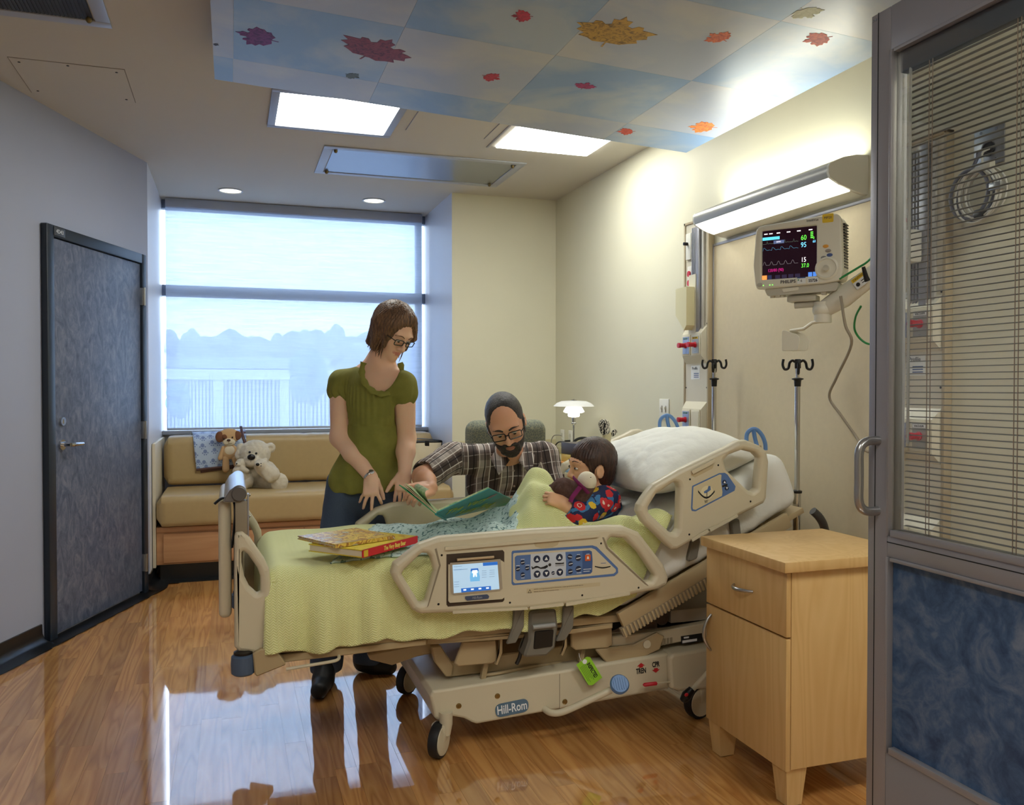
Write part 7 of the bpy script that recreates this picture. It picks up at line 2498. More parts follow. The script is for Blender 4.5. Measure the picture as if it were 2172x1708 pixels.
n2 = Vector((-e2.y, e2.x, 0))
cs2 = [u0, u1, u1 + n2 * 0.235, u0 + n2 * 0.235]
m_art2 = art_mat('cover_animals_art', [(150, 170, 190), (200, 170, 70), (226, 196, 96), (170, 120, 60), (190, 190, 170), (110, 130, 140), (220, 180, 80)], 16)
book_block('picture_book', 'picture book with orange and blue animal cover on top of the pile', cs2, Z2b, 0.012, m_art2, m_art2, 0)

# ------------------------------------------------------------------ open frog book held by the man
m_teal = M('cover_teal', (20, 140, 140), 0.3, mottle=(14, 0.35))
m_page = art_mat('page_art', [(70, 130, 150), (120, 170, 120), (190, 200, 150), (60, 110, 80)], 14)
fk = thing('open_picture_book', 'open teal book titled The Very Funny Frog held over the blanket', 'book', at(935, 1092, Y=3.2))
YT_, YB_ = 3.10, 3.28
A0, A1, B1, B0 = at(924, 1089, Y=YT_), at(1039, 1037, Y=YT_), at(1100, 1066, Y=YB_), at(946, 1101, Y=YB_)
def slab(nm, q, th_, mat, par, flip=1):
    n_ = (q[1] - q[0]).cross(q[3] - q[0]).normalized() * flip
    vs = list(q) + [p + n_ * th_ for p in q]
    return MB().add(vs, [(0, 1, 2, 3), (7, 6, 5, 4), (0, 4, 5, 1), (1, 5, 6, 2), (2, 6, 7, 3), (3, 7, 4, 0)]).build(nm, mat, par, smooth=0), n_
nn = (A1 - A0).cross(B0 - A0).normalized()
B1 = CAMP + (B1 - CAMP) * (nn.dot(A0 - CAMP) / nn.dot(B1 - CAMP))      # keep the board flat
away = -1 if nn.dot(CAMP - A0) > 0 else 1
rc_, _ = slab('front_cover', [A0, A1, B1, B0], 0.0035, m_teal, fk, away)
ins = [A0 + (A1 - A0) * 0.02, A1 - (A1 - A0) * 0.02, B1 - (B1 - B0) * 0.02, B0 + (B1 - B0) * 0.02]
off = nn * away
slab('right_pages', [p + off * 0.0036 for p in ins], 0.006, m_page, fk, away)
tm = frame_mat(A0 * 0.5 + A1 * 0.5 + (B0 + B1 - A0 - A1) * 0.12, A1 - A0, -(B0 - A0) if False else (A0 - B0))
fr_n = tm.to_3x3() @ Vector((0, 0, 1))
tx = (A1 - A0).normalized()
m_title = M('title_lime', (186, 200, 56), 0.5)
def cover_point(u, v):
    top, bot = A0 + (A1 - A0) * u, B0 + (B1 - B0) * u
    return top + (bot - top) * v
def cover_text(s, u, v, size, sx_):
    p = cover_point(u, v)
    tv = (cover_point(u + 0.1, v) - cover_point(u - 0.1, v)).normalized()
    up = (cover_point(u, v - 0.1) - cover_point(u, v + 0.1)).normalized()
    fm = frame_mat(p - off * 0.002, tv, up)
    return text('cover_title', s, size, fm, m_title, rc_, sx=sx_, bold=0.0)
cover_text('The Very', 0.44, 0.32, 0.078, 0.72)
cover_text('Funny Frog', 0.47, 0.68, 0.078, 0.66)
p = cover_point(0.86, 0.3)
fm = frame_mat(p - off * 0.001, (A1 - A0), (A1 - B1))
MB().lathe([(0.02, 0), (0.02, 0.0006), (0, 0.0006)], fm @ Matrix.Diagonal((1.3, 0.9, 1, 1)), 16).build('frog_picture', M('print_mauve', (150, 110, 110), 0.5), rc_)
# back board with the page stack, seen nearly edge-on
L0, L1 = at(847, 1028, Y=3.06), at(862, 1036, Y=3.30)
bc_, n3 = slab('back_cover', [A0, L0, L1, B0], 0.003, M('cover_green', (40, 150, 96), 0.35), fk, -1 if ((L0 - A0).cross(B0 - A0)).x > 0 else 1)
for k in range(3):
    sh = Vector((0.006 + 0.005 * k, 0, 0.004 + 0.0035 * k))
    q = [A0 + sh * 0.3, L0 + sh + (A0 - L0) * 0.06, L1 + sh + (B0 - L1) * 0.06, B0 + sh * 0.3]
    slab('leaf_page', q, 0.0018, m_page if k == 2 else M('book_board', (216, 200, 168), 0.7), fk, 1)
q0 = A0 + (A1 - A0) * 0.02 + off * 0.01
MB().grid(lambda u, v: q0 + Vector((-0.05 * u * (1 - u) * 2 - 0.02 * u, 0.02 + 0.2 * v, 0.075 * u + 0.02 * math.sin(3 * u))) , 8, 8).build('turning_page', art_mat('page_green', [(60, 120, 100), (120, 160, 120), (200, 206, 170), (50, 90, 110)], 22), fk)
spn = [A0, B0]
MB().tube([A0 + Vector((0, 0, -0.002)), B0 + Vector((0, 0, -0.002))], 0.006, 8, flat=(1, 0.6)).build('spine', m_teal, fk)

# ------------------------------------------------------------------ knitted zebra toy hanging over the far head rail
mzb, t = NEW('zebra_knit', (200, 196, 180), 0.95)
v = t.coord('Object')
w = t.n('ShaderNodeTexWave')
w.inputs['Scale'].default_value = 30
w.inputs['Distortion'].default_value = 9
w.inputs['Detail'].default_value = 2
w.inputs['Detail Scale'].default_value = 2.5
t.link(v, w.inputs['Vector'])
t.link(t.ramp(w.outputs['Fac'], [(0.45, lin((26, 24, 24))), (0.52, lin((206, 200, 184)))], 'CONSTANT'), t.b.inputs['Base Color'])
zb = thing('zebra_toy', 'black and white knitted zebra toy over the far bed rail', 'plush toy', at(1285, 950, Y=3.66))
def zp(x, y, Y=3.66):
    return np.array(at(x, y, Y=Y))
kz = mpp(at(1285, 920, Y=3.66))
s = SDF(zp(1250, 965) - 0.06, zp(1318, 885) + 0.06, 0.004)
s.cone(zp(1283, 945), zp(1288, 922), 11 * kz, 9 * kz, k=0.004)
sdf_obj('body', s, M('toy_cream', (188, 178, 140), 0.95, bump=(300, 0.3, 0.001)), zb)
s = SDF(zp(1250, 965) - 0.06, zp(1318, 885) + 0.06, 0.004)
s.cone(zp(1284, 914), zp(1281, 901), 11 * kz, 12 * kz, k=0.004)
sdf_obj('head', s, mzb, zb)
for a_, b_ in (((1299, 921), (1304, 916)), ((1270, 933), (1276, 934))):
    s = SDF(zp(1250, 965) - 0.06, zp(1318, 885) + 0.06, 0.004)
    s.cone(zp(*a_), zp(*b_), 5.5 * kz, 5.5 * kz, k=0.004)
    sdf_obj('hoof', s, mzb, zb)
# ------------------------------------------------------------------ people
def skin(name, col, red):
    m, t = NEW(name, col, 0.48)
    v = t.coord('Object')
    n = t.noise(v, 26, 4, 0.6)
    c = lin(col)
    t.link(t.mix(n, tuple(a * b for a, b in zip(c, (1.04, 0.93, 0.88))), tuple(min(1, a * b) for a, b in zip(c, (1.0, 1.04, 1.06)))), t.b.inputs['Base Color'])
    t.b.inputs['Subsurface Weight'].default_value = 0.12
    t.b.inputs['Subsurface Radius'].default_value = (0.01, 0.004, 0.002)
    t.b.inputs['Specular IOR Level'].default_value = 0.4
    return m
def hairmat(name, c_dark, c_light, scale, axis=(60, 60, 4)):
    m, t = NEW(name, c_dark, 0.42)
    v = t.coord('Object', axis)
    n = t.noise(v, scale, 5, 0.65, 0.4)
    t.link(t.ramp(n, [(0.35, lin(c_dark)), (0.7, lin(c_light))]), t.b.inputs['Base Color'])
    t.bump(n, 0.7, 0.004)
    return m
def A3(x, y, Y):
    return np.array(at(x, y, Y=Y))
def unit(v):
    v = np.array(v, float)
    return v / np.linalg.norm(v)
CR, CU, CT = np.array(_r), np.array(_u), -np.array(_f)      # image right, image up, towards camera

class Head:
    def __init__(self, c, f, up, sc=1.0):
        self.c = np.array(c, float)
        self.f = unit(f)
        u = np.array(up, float)
        self.u = unit(u - self.f * (u @ self.f))
        self.l = np.cross(self.u, self.f)          # subject's left
        self.R = np.stack([self.f, self.l, self.u], 1)
        self.s = sc
    def p(self, f, l, u):
        return self.c + self.s * (self.f * f + self.l * l + self.u * u)
    def ell(self, s, f, l, u, r, k=0.01, i=0, sub=False):
        s.ell(self.p(f, l, u), np.array(r) * self.s, self.R, k * self.s, i, sub)
    def cone(self, s, a, b, ra, rb, k=0.01, i=0):
        s.cone(self.p(*a), self.p(*b), ra * self.s, rb * self.s, k * self.s, i)
    def build(self, s, jaw=1.0, child=False, lips=1):
        e = self.ell
        e(s, -0.012, 0, 0.035, (0.100, 0.076, 0.092), 0.0)
        e(s, 0.022, 0, -0.02, (0.066, 0.062 * jaw, 0.085), 0.03)
        e(s, 0.045, 0, -0.068, (0.042, 0.046 * jaw, 0.042), 0.03)
        e(s, 0.072, 0, -0.098, (0.017, 0.02, 0.015), 0.025)
        for q in (-1, 1):
            e(s, 0.052, q * 0.036, -0.03, (0.026, 0.024, 0.026), 0.02)
            e(s, 0.086, q * 0.031, 0.006, (0.014, 0.019, 0.012), 0.012, 0, True)
            e(s, 0.072, q * 0.031, 0.005, (0.0145, 0.0155, 0.0125), 0.004)      # lidded eyeball
            e(s, -0.012, q * 0.079, -0.008, (0.020, 0.008, 0.031), 0.006)
            e(s, -0.006, q * 0.086, -0.006, (0.011, 0.006, 0.018), 0.004, 0, True)
        e(s, 0.078, 0, 0.028, (0.016, 0.052, 0.011), 0.02)
        nl = 0.75 if child else 1.0
        self.cone(s, (0.083, 0, 0.012), (0.083 + 0.026 * nl, 0, -0.032), 0.007, 0.0115, 0.012)
        for q in (-1, 1):
            e(s, 0.088 + 0.006 * nl, q * 0.012, -0.036, (0.010, 0.008, 0.008), 0.007)
        e(s, 0.0855, 0, -0.063, (0.010, 0.021, 0.0040), 0.005, lips)
        e(s, 0.084, 0, -0.0705, (0.010, 0.018, 0.0045), 0.005, lips)
    def eyes(self, par, iris, look=(0, 0)):
        for q in (-1, 1):
            c = self.p(0.0825, q * 0.031, 0.003)
            r = 0.0105 * self.s
            M4 = Matrix([[*row, 0] for row in self.R.tolist()] + [[0, 0, 0, 1]])
            M4.translation = Vector(c)
            MB().ell((0, 0, 0), (r * 0.95, r * 1.15, r * 0.55), M4, 14, 10).build('eye', M('eye_white', (222, 216, 208), 0.25), par)
            MB().ell((r * 0.62, look[0] * r, look[1] * r), (r * 0.45, r * 0.66, r * 0.52), M4, 12, 8).build('iris', iris, par)
    def brows(self, par, mat, th_=0.0038, lift=0.0):
        for q in (-1, 1):
            pts_ = [self.p(0.0955, q * 0.012, 0.023 + lift), self.p(0.0945, q * 0.028, 0.0295 + lift), self.p(0.0855, q * 0.045, 0.027 + lift), self.p(0.074, q * 0.054, 0.021 + lift)]
            MB().tube(smooth_path(pts_, 4), [th_ * self.s * (1.15 - 0.06 * k) for k in range(13)], 8, flat=(1, 0.55)).build('eyebrow', mat, par)
    def glasses(self, par, mat, rim=0.0019, w=0.026, h=0.0155, drop=0.0):
        f0 = 0.104
        for q in (-1, 1):
            rect = round_poly([(-w, -h), (w, -h * 0.85), (w, h), (-w, h)], 0.008, 4)
            loop = [self.p(f0 - 0.12 * abs(q * 0.034 + a) , q * 0.034 + a, 0.002 + b + drop) for a, b in rect]
            MB().tube(loop, rim * self.s, 8, closed=True).build('glasses_rim', mat, par)
            MB().add([tuple(v) for v in loop], [tuple(range(len(loop)))]).build('glasses_lens', mg, par)
            MB().tube([self.p(f0 - 0.12 * 0.061, q * 0.061, 0.010 + drop), self.p(0.06, q * 0.077, 0.010 + drop), self.p(-0.01, q * 0.081, 0.008), self.p(-0.03, q * 0.08, -0.01)], rim * self.s, 8).build('glasses_temple', mat, par)
        MB().tube([self.p(f0 - 0.002, -0.009, 0.008 + drop), self.p(f0 + 0.003, 0, 0.010 + drop), self.p(f0 - 0.002, 0.009, 0.008 + drop)], rim * self.s, 8).build('glasses_bridge', mat, par)

def hand(s, W, d, n, t, sc=1.0, curl=(20, 20, 15), splay=(8, 2, -4, -10), per=None, thumb=(40, 10), i=0, k=0.006):
    """W wrist, d along the hand, n back-of-hand normal, t towards thumb side; curl per joint in degrees"""
    d, n = unit(d), np.array(n, float)
    n = unit(n - d * (n @ d))
    t = np.array(t, float)
    t = unit(t - d * (t @ d) - n * (t @ n))
    W = np.array(W, float)
    R = np.stack([d, t, n], 1)
    s.box(W + d * 0.047 * sc, np.array([0.046, 0.037, 0.0135]) * sc, R, 0.0125 * sc, k, i)
    s.cone(W - d * 0.01 * sc, W + d * 0.03 * sc, 0.023 * sc, 0.021 * sc, 0.015, i)
    base = [(0.028, 0.076), (0.0095, 0.081), (-0.0095, 0.078), (-0.027, 0.07)]
    lens = [(0.037, 0.023, 0.019), (0.041, 0.026, 0.02), (0.038, 0.025, 0.019), (0.03, 0.018, 0.017)]
    tips = []
    for q in range(4):
        off, ln = base[q]
        c = per[q] if per else curl
        a = math.radians(splay[q])
        dd = unit(d * math.cos(a) + t * math.sin(a))
        p0 = W + (d * ln + t * off) * sc
        s.cone(W + (d * 0.04 + t * off * 0.8) * sc, p0, 0.0105 * sc, 0.0095 * sc, 0.005, i)
        ang = 0.0
        r = [0.0092, 0.0086, 0.0078, 0.0066]
        if q == 3:
            r = [x * 0.86 for x in r]
        for j in range(3):
            ang += math.radians(c[j])
            v = dd * math.cos(ang) - n * math.sin(ang)
            p1 = p0 + v * lens[q][j] * sc
            s.cone(p0, p1, r[j] * sc, r[j + 1] * sc, 0.0025, i)
            p0 = p1
        tips.append((p0, v, n))
    a, b = math.radians(thumb[0]), math.radians(thumb[1])
    p0 = W + (d * 0.018 + t * 0.024) * sc
    v1 = unit(d * math.cos(a) + t * math.sin(a) - n * math.sin(b))
    p1 = p0 + v1 * 0.042 * sc
    v2 = unit(v1 * 0.85 + d * 0.45 - n * math.sin(b) * 0.6)
    p2 = p1 + v2 * 0.03 * sc
    p3 = p2 + unit(v2 + d * 0.1) * 0.022 * sc
    s.cone(p0, p1, 0.0155 * sc, 0.0115 * sc, 0.01, i)
    s.cone(p1, p2, 0.0115 * sc, 0.0102 * sc, 0.003, i)
    s.cone(p2, p3, 0.0102 * sc, 0.0078 * sc, 0.003, i)
    return tips
def nails(par, tips, mat, sc=1.0):
    for p, v, n in tips:
        u = unit(n - v * (n @ v))
        q = p + u * 0.0052 * sc - v * 0.002 * sc
        M4 = frame_mat(Vector(q), Vector(v), Vector(np.cross(u, v)))
        MB().ell((0, 0, 0), (0.0062 * sc, 0.0046 * sc, 0.0016 * sc), M4, 10, 6).build('nail', mat, par)

# ================================================================== woman
sk_w, lip_w = skin('skin_woman', (238, 198, 170), 0), M('lips_woman', (208, 138, 122), 0.4)
nail_m = M('nail_pink', (224, 176, 160), 0.3)
wo = thing('person', 'woman in olive green top and glasses standing behind the bed', 'person', (0.5, 3.9, 0))
pelvis = np.array([0.59, 3.95, 0.90])
chest = A3(797, 855, 3.91)
neck0 = A3(806, 775, 3.885)
shR, shL = A3(724, 812, 3.965), A3(856, 816, 3.80)
elR, elL = A3(722, 928, 3.93), A3(862, 930, 3.86)
wrR, wrL = A3(788, 1014, 3.765), A3(858, 1003, 3.775)
hw_ = Head(A3(834, 704, 3.82), 0.60 * CR + 0.55 * CT - 0.58 * np.array([0, 0, 1]), np.array([0, 0, 1]) + 0.12 * CR, 0.98)
s = SDF((0.20, 3.50, 0.0), (0.98, 4.16, 1.74), 0.0042)
hw_.build(s, 0.92)
s.cone(neck0 + np.array([0, 0, -0.02]), hw_.p(-0.02, 0, -0.07), 0.056, 0.049, 0.03)
s.ell(chest + np.array([0.01, 0, 0.03]), (0.115, 0.08, 0.125), k=0.02)
s.cone(chest, pelvis, 0.085, 0.11, 0.05)
s.cone(shR * 0.8 + chest * 0.2 + [0, 0, 0.02], shL * 0.8 + chest * 0.2 + [0, 0, 0.02], 0.055, 0.055, 0.05)
s.cone(shR * 0.55 + neck0 * 0.45, neck0 + [0, 0, 0.02], 0.035, 0.045, 0.04)
s.cone(shL * 0.55 + neck0 * 0.45, neck0 + [0, 0, 0.02], 0.035, 0.045, 0.04)
for a, b, c, el_r in ((shR, elR, wrR, 0.047), (shL, elL, wrL, 0.044)):
    s.cone(a, b, 0.055, el_r - 0.002, 0.02)
    m_ = b * 0.6 + c * 0.4
    s.cone(b, m_, el_r, 0.042, 0.02)
    s.cone(m_, c, 0.042, 0.0275, 0.02)
hips = [np.array([0.505, 3.965, 0.87]), np.array([0.675, 3.935, 0.87])]
knees = [np.array([0.42, 3.93, 0.48]), np.array([0.63, 3.94, 0.48])]
ankles = [np.array([0.395, 3.84, 0.10]), np.array([0.60, 3.90, 0.10])]
for a, b, c in zip(hips, knees, ankles):
    s.cone(a, b, 0.085, 0.056, 0.03)
    s.cone(b, c, 0.055, 0.04, 0.02)
tR = hand(s, wrR, A3(786, 1062, 3.71) - wrR, CT + np.array([0, 0, 0.35]), CR, 0.95, per=[(30, 45, 25), (22, 14, 8), (30, 18, 10), (34, 20, 12)], splay=(24, -8, -32, -46), thumb=(30, 55))
tL = hand(s, wrL, A3(853, 1045, 3.745) - wrL, CT + np.array([0, 0, 0.25]), -CR, 0.95, per=[(24, 10, 6), (26, 12, 6), (26, 12, 6), (26, 12, 8)], splay=(8, 2, -4, -10), thumb=(42, 6))
for a, tr_ in zip(ankles, ((0.335, 3.60), (0.71, 3.835))):
    s.cone(a - [0, 0, 0.02], (tr_[0] * 0.6 + a[0] * 0.4, tr_[1] * 0.6 + a[1] * 0.4, 0.034), 0.03, 0.02, 0.01)
wb = sdf_obj('body', s, [sk_w, lip_w], wo, 1, True)
nails(wo, tR + tL, nail_m, 0.95)
hw_.eyes(wo, M('iris_dark', (40, 30, 24), 0.2), (0.1, -0.35))
hw_.brows(wo, M('brow_brown', (104, 70, 48), 0.7), 0.0028)
hw_.glasses(wo, M('frame_dark_teal', (20, 30, 32), 0.25), 0.0021, 0.024, 0.0135, -0.004)
# hair: chin-length bob
hm_w = hairmat('hair_brown_highlights', (70, 48, 36), (150, 112, 76), 1.6, (70, 70, 10))
s = SDF(hw_.c - 0.20, hw_.c + 0.20, 0.0032)
hw_.ell(s, -0.02, 0, 0.04, (0.112, 0.092, 0.104), 0.0)
for q in (-1, 1):
    hw_.cone(s, (-0.03, q * 0.055, 0.02), (0.0, q * 0.062, -0.085), 0.046, 0.026, 0.03)
    hw_.cone(s, (0.03, q * 0.06, 0.045), (0.052, q * 0.066, -0.05), 0.03, 0.013, 0.02)
hw_.cone(s, (-0.07, 0, 0.03), (-0.075, 0, -0.075), 0.062, 0.036, 0.03)
hw_.cone(s, (-0.06, -0.04, 0.0), (-0.055, -0.045, -0.095), 0.04, 0.024, 0.02)
hw_.cone(s, (0.05, 0.02, 0.10), (0.072, 0.062, 0.02), 0.024, 0.018, 0.02)
hw_.ell(s, 0.098, -0.006, -0.03, (0.062, 0.052, 0.095), 0.012, 0, True)
hw_.ell(s, 0.110, -0.004, 0.028, (0.05, 0.062, 0.06), 0.012, 0, True)
def strands(P, H=hw_):
    Q = (P - H.c) @ H.R
    a = np.arctan2(Q[:, 1], Q[:, 0] + 0.02)
    return 0.0016 * np.sin(46 * a + 3 * np.sin(30 * Q[:, 2])) + 0.001 * np.sin(97 * a) + 0.003 * np.exp(-((Q[:, 1] - 0.012) / 0.006) ** 2) * (Q[:, 2] > 0.06)
s.warp(strands)
s.cut_plane(hw_.p(0, 0, -0.115), -hw_.u)
hair_w = sdf_obj('hair', s, hm_w, wo, 1)
rsw = random.Random(4)
for k in range(34):
    q = rsw.choice((-1, 1))
    l0, f0 = q * rsw.uniform(0.055, 0.08), rsw.uniform(-0.07, 0.06)
    a = hw_.p(f0, l0, -0.02)
    b = hw_.p(f0 + rsw.uniform(0, 0.02), l0 * rsw.uniform(0.9, 1.05), -0.085)
    c = hw_.p(f0 + rsw.uniform(0, 0.04), l0 * rsw.uniform(0.8, 1.05), -0.108 - rsw.random() * 0.02)
    MB().tube(smooth_path([a, b, c], 4), [0.004, 0.0038, 0.0035, 0.003, 0.0028, 0.0022, 0.0016, 0.001, 0.0004], 6).build('lock', hm_w, hair_w)
# olive top
m_top, t = NEW('top_olive_jersey', (126, 122, 52), 0.85)
v = t.coord('Object')
t.link(t.mix(t.noise(v, 20, 4, 0.6), lin((116, 114, 46)), lin((140, 138, 64))), t.b.inputs['Base Color'])
t.bump(t.noise(t.coord('Object', (30, 30, 240)), 4, 4), 0.25, 0.002)
s = SDF((0.33, 3.66, 0.80), (0.98, 4.16, 1.50), 0.004)
hem = np.array([0.598, 3.945, 0.845])
s.ell(chest + np.array([0.005, -0.012, 0.03]), (0.137, 0.102, 0.155), k=0.0)
s.cone(chest + [0, 0, -0.04], hem + [0, 0, 0.03], 0.120, 0.135, 0.05)
s.ell(hem + [0, -0.0, 0.04], (0.182, 0.122, 0.15), k=0.05)
s.cone(shR * 0.8 + chest * 0.2 + [0, 0, 0.015], shL * 0.8 + chest * 0.2 + [0, 0, 0.015], 0.056, 0.056, 0.05)
for sh, el in ((shR, elR), (shL, elL)):
    d = unit(el - sh)
    s.cone(sh, sh + d * 0.035, 0.058, 0.066, 0.02)
    s.cone(sh * 0.55 + neck0 * 0.45 + [0, 0, -0.004], sh, 0.04, 0.052, 0.03)
# scoop neck, armholes and hem openings
nf = unit(0.25 * CR + 0.9 * CT)
nc = neck0 + nf * 0.055 + np.array([0.0, 0, -0.045])
s.ell(nc + np.array([0, 0, 0.012]), (0.082, 0.09, 0.095), k=0.008, sub=True)
s.cone(neck0 + [0, 0, -0.02], neck0 + [0, 0, 0.12], 0.066, 0.09, k=0.008, sub=True)
for sh, el in ((shR, elR), (shL, elL)):
    d = unit(el - sh)
    pl0 = sh + d * 0.098
    # cut only the sleeve beyond the cuff: carve a wide cone below it
    s.cone(pl0 + d * 0.02, el - d * 0.01, 0.06, 0.046, k=0.004, sub=True)
s.cut_plane(hem + [0, 0, 0.0], (0.05, 0, -1))
def folds(P):
    z = P[:, 2]
    a = np.arctan2(P[:, 1] - 3.93, P[:, 0] - 0.57)
    up_ = np.exp(-((z - (chest[2] + 0.01)) / 0.09) ** 2)
    return 0.0035 * np.sin(34 * a) * up_ * (a < 0) + 0.003 * np.sin(9 * a + 14 * z) * (z < 1.15) + 0.004 * np.sin(30 * (z + 0.5 * P[:, 0])) * np.exp(-((P[:, 0] - 0.70) / 0.06) ** 2) * (z < 1.1) + 0.0015 * vnoise(P, 40, 3)
s.warp(folds)
tp = sdf_obj('olive_top', s, m_top, wo, 2)
# gathered neckband
ring = []
for k in range(28):
    a = math.radians(-205 + 230 * k / 27)
    side = unit(np.cross(nf, [0, 0, 1]))
    c = nc + np.array([0, 0, 0.012])
    ring.append(c + side * (0.090 * math.cos(a)) * 1.0 + nf * (0.02 + 0.03 * max(0, -math.sin(a))) + np.array([0, 0, 0.100 * math.sin(a)]))
rr = [0.0085 + 0.0022 * math.sin(k * 1.9) for k in range(28)]
MB().tube(ring, rr, 8, flat=(1.5, 0.5)).build('neckband', m_top, tp)
# jeans
m_jean, t = NEW('denim_dark', (50, 64, 88), 0.85)
v = t.coord('Object', (60, 60, 160))
t.link(t.mix(t.noise(v, 3, 5, 0.8), lin((44, 58, 84)), lin((88, 104, 130))), t.b.inputs['Base Color'])
s = SDF((0.22, 3.68, 0.05), (0.90, 4.16, 1.0), 0.006)
s.ell((0.592, 3.95, 0.855), (0.165, 0.108, 0.13), k=0.0)
for a, b, c in zip(hips, knees, ankles):
    s.cone(a, b, 0.094, 0.07, 0.03)
    s.cone(b, c + [0, 0.0, -0.02], 0.068, 0.074, 0.03)
s.cut_plane((0, 0, 0.05), (0, 0, -1))
s.warp(lambda P: 0.003 * vnoise(P, 26, 2))
sdf_obj('jeans', s, m_jean, wo, 2)
m_shoe = M('shoe_black', (20, 20, 22), 0.5)
for a, (tx_, ty_) in zip(ankles, ((0.335, 3.60), (0.715, 3.83))):
    heel = np.array([a[0], a[1], 0.045])
    d = unit([tx_ - a[0], ty_ - a[1], 0])
    heel = heel - d * 0.035
    toe = np.array([tx_, ty_, 0.0]) - d * 0.04
    s = SDF(np.minimum(heel, toe) - 0.09, np.maximum(heel, toe) + [0.09, 0.09, 0.12], 0.005)
    s.cone(heel + [0, 0, 0.0], heel * 0.5 + toe * 0.5 + [0, 0, 0.015], 0.042, 0.044, 0.02)
    s.cone(heel * 0.5 + toe * 0.5 + [0, 0, 0.012], toe + [0, 0, 0.034], 0.044, 0.036, 0.02)
    s.cone(heel + [0, 0, 0.03], a + [0, 0, 0.01], 0.045, 0.052, 0.02)
    s.cone(a + [0, 0, 0.0], heel * 0.45 + toe * 0.55 + [0, 0, 0.03], 0.05, 0.04, 0.02)
    s.cut_plane((0, 0, 0.003), (0, 0, -1))
    so_ = sdf_obj('shoe', s, m_shoe, wo, 2)
    for k in range(3):
        c = heel * (0.55 - 0.12 * k) + toe * (0.45 + 0.12 * k) + np.array([0, 0, 0.062 - 0.006 * k])
        sd = np.array([-d[1], d[0], 0])
        MB().tube(smooth_path([c - sd * 0.03 - [0, 0, 0.012], c, c + sd * 0.03 - [0, 0, 0.012] + d * 0.015]), 0.0014, 5).build('lace', M('lace_grey', (150, 146, 130), 0.7), so_)
# watch, rings
wd = unit(wrR - elR)
wc = wrR - wd * 0.012
wm = frame_mat(Vector(wc), Vector(np.cross(wd, CT)), Vector(np.cross(wd, np.cross(wd, CT))))
lp = [Vector(wc) + (wm.to_3x3() @ Vector((0.0295 * math.cos(a), 0.0285 * math.sin(a), 0))) for a in [2 * math.pi * k / 28 for k in range(28)]]
wt = MB().tube(lp, 0.0048, 8, closed=True, flat=(1.4, 0.35), up=tuple(wd)).build('wrist_watch', m_chrome, wo)
fdir = unit(0.75 * CT + 0.66 * CR)
fdir = unit(fdir - wd * (fdir @ wd))
MB().lathe([(0.012, 0), (0.0125, 0.005), (0.010, 0.007), (0, 0.007)], frame_mat(Vector(wc + fdir * 0.026), Vector(wd), Vector(np.cross(fdir, wd))), 20).build('watch_case', m_steel, wt)
m_gold = M('ring_gold', (214, 180, 120), 0.2, 1.0)

# ================================================================== man
sk_m, lip_m = skin('skin_man', (220, 168, 136), 0), M('lips_man', (180, 112, 96), 0.45)
ma = thing('person', 'bearded man in plaid shirt and glasses seated reading the frog book', 'person', (1.36, 4.1, 0))
pel = np.array([1.37, 4.18, 0.56])
che = A3(1068, 1012, 3.90)
nek = A3(1086, 966, 3.735)
mR, mL = A3(956, 972, 3.83), A3(1156, 968, 3.77)
meR, meL = A3(897, 1012, 3.70), A3(1172, 1040, 3.72)
mwR, mwL = A3(912, 1036, 3.49), A3(1118, 1056, 3.70)
hm_ = Head(A3(1073, 898, 3.58), 0.06 * CR + 0.86 * CT - 0.5 * np.array([0, 0, 1]), np.array([0, 0, 1]) - 0.22 * CR, 1.06)
s = SDF((0.60, 3.34, 0.0), (1.72, 4.36, 1.36), 0.0046)
hm_.build(s, 1.02)
s.cone(nek + [0, 0.03, -0.03], hm_.p(-0.03, 0, -0.07), 0.064, 0.06, 0.03)
s.ell(che + [0, 0.02, 0.0], (0.148, 0.10, 0.14), k=0.02)
s.cone(che + [0, 0.02, -0.03], pel, 0.13, 0.15, 0.05)
s.cone(che + [0, 0, 0.02], nek + [0, 0.05, -0.075], 0.12, 0.075, 0.04)
s.cone(mR * 0.85 + che * 0.15, mL * 0.85 + che * 0.15, 0.054, 0.054, 0.03)
for a, b, c in ((mR, meR, mwR), (mL, meL, mwL)):
    s.cone(a, b, 0.052, 0.045, 0.015)
    m_ = b * 0.6 + c * 0.4
    s.cone(b, m_, 0.047, 0.044, 0.02)
    s.cone(m_, c, 0.044, 0.030, 0.02)
for q in (-1, 1):
    kn = np.array([1.30 + q * 0.15, 3.92, 0.50])
    s.cone(pel + [q * 0.09, 0, -0.02], kn, 0.085, 0.062, 0.03)
    s.cone(kn, (1.28 + q * 0.14, 3.98, 0.08), 0.058, 0.04, 0.02)
    s.cone((1.28 + q * 0.14, 3.98, 0.05), (1.27 + q * 0.15, 3.84, 0.04), 0.04, 0.035, 0.02)
tM = hand(s, mwR, A3(880, 1047, 3.40) - mwR, np.array([0.30, -0.55, 0.75]), np.array([0.75, 0.2, 0.6]), 1.06, per=[(48, 52, 30), (52, 54, 30), (56, 54, 30), (60, 54, 30)], splay=(4, 0, -3, -6), thumb=(18, 4))
hand(s, mwL, A3(1092, 1066, 3.66) - mwL, np.array([0, -0.5, 0.85]), np.array([0, -1, 0]), 1.0, curl=(50, 55, 30))
sdf_obj('body', s, [sk_m, lip_m], ma, 1, True)
hm_.eyes(ma, M('iris_brown', (54, 36, 24), 0.2), (0.1, -0.45))
m_hair_m = hairmat('hair_black_short', (26, 20, 18), (58, 46, 42), 3.0, (60, 60, 60))
hm_.brows(ma, m_hair_m, 0.0045)
hm_.glasses(ma, M('frame_black', (18, 14, 20), 0.22), 0.0022, 0.027, 0.0165, -0.004)
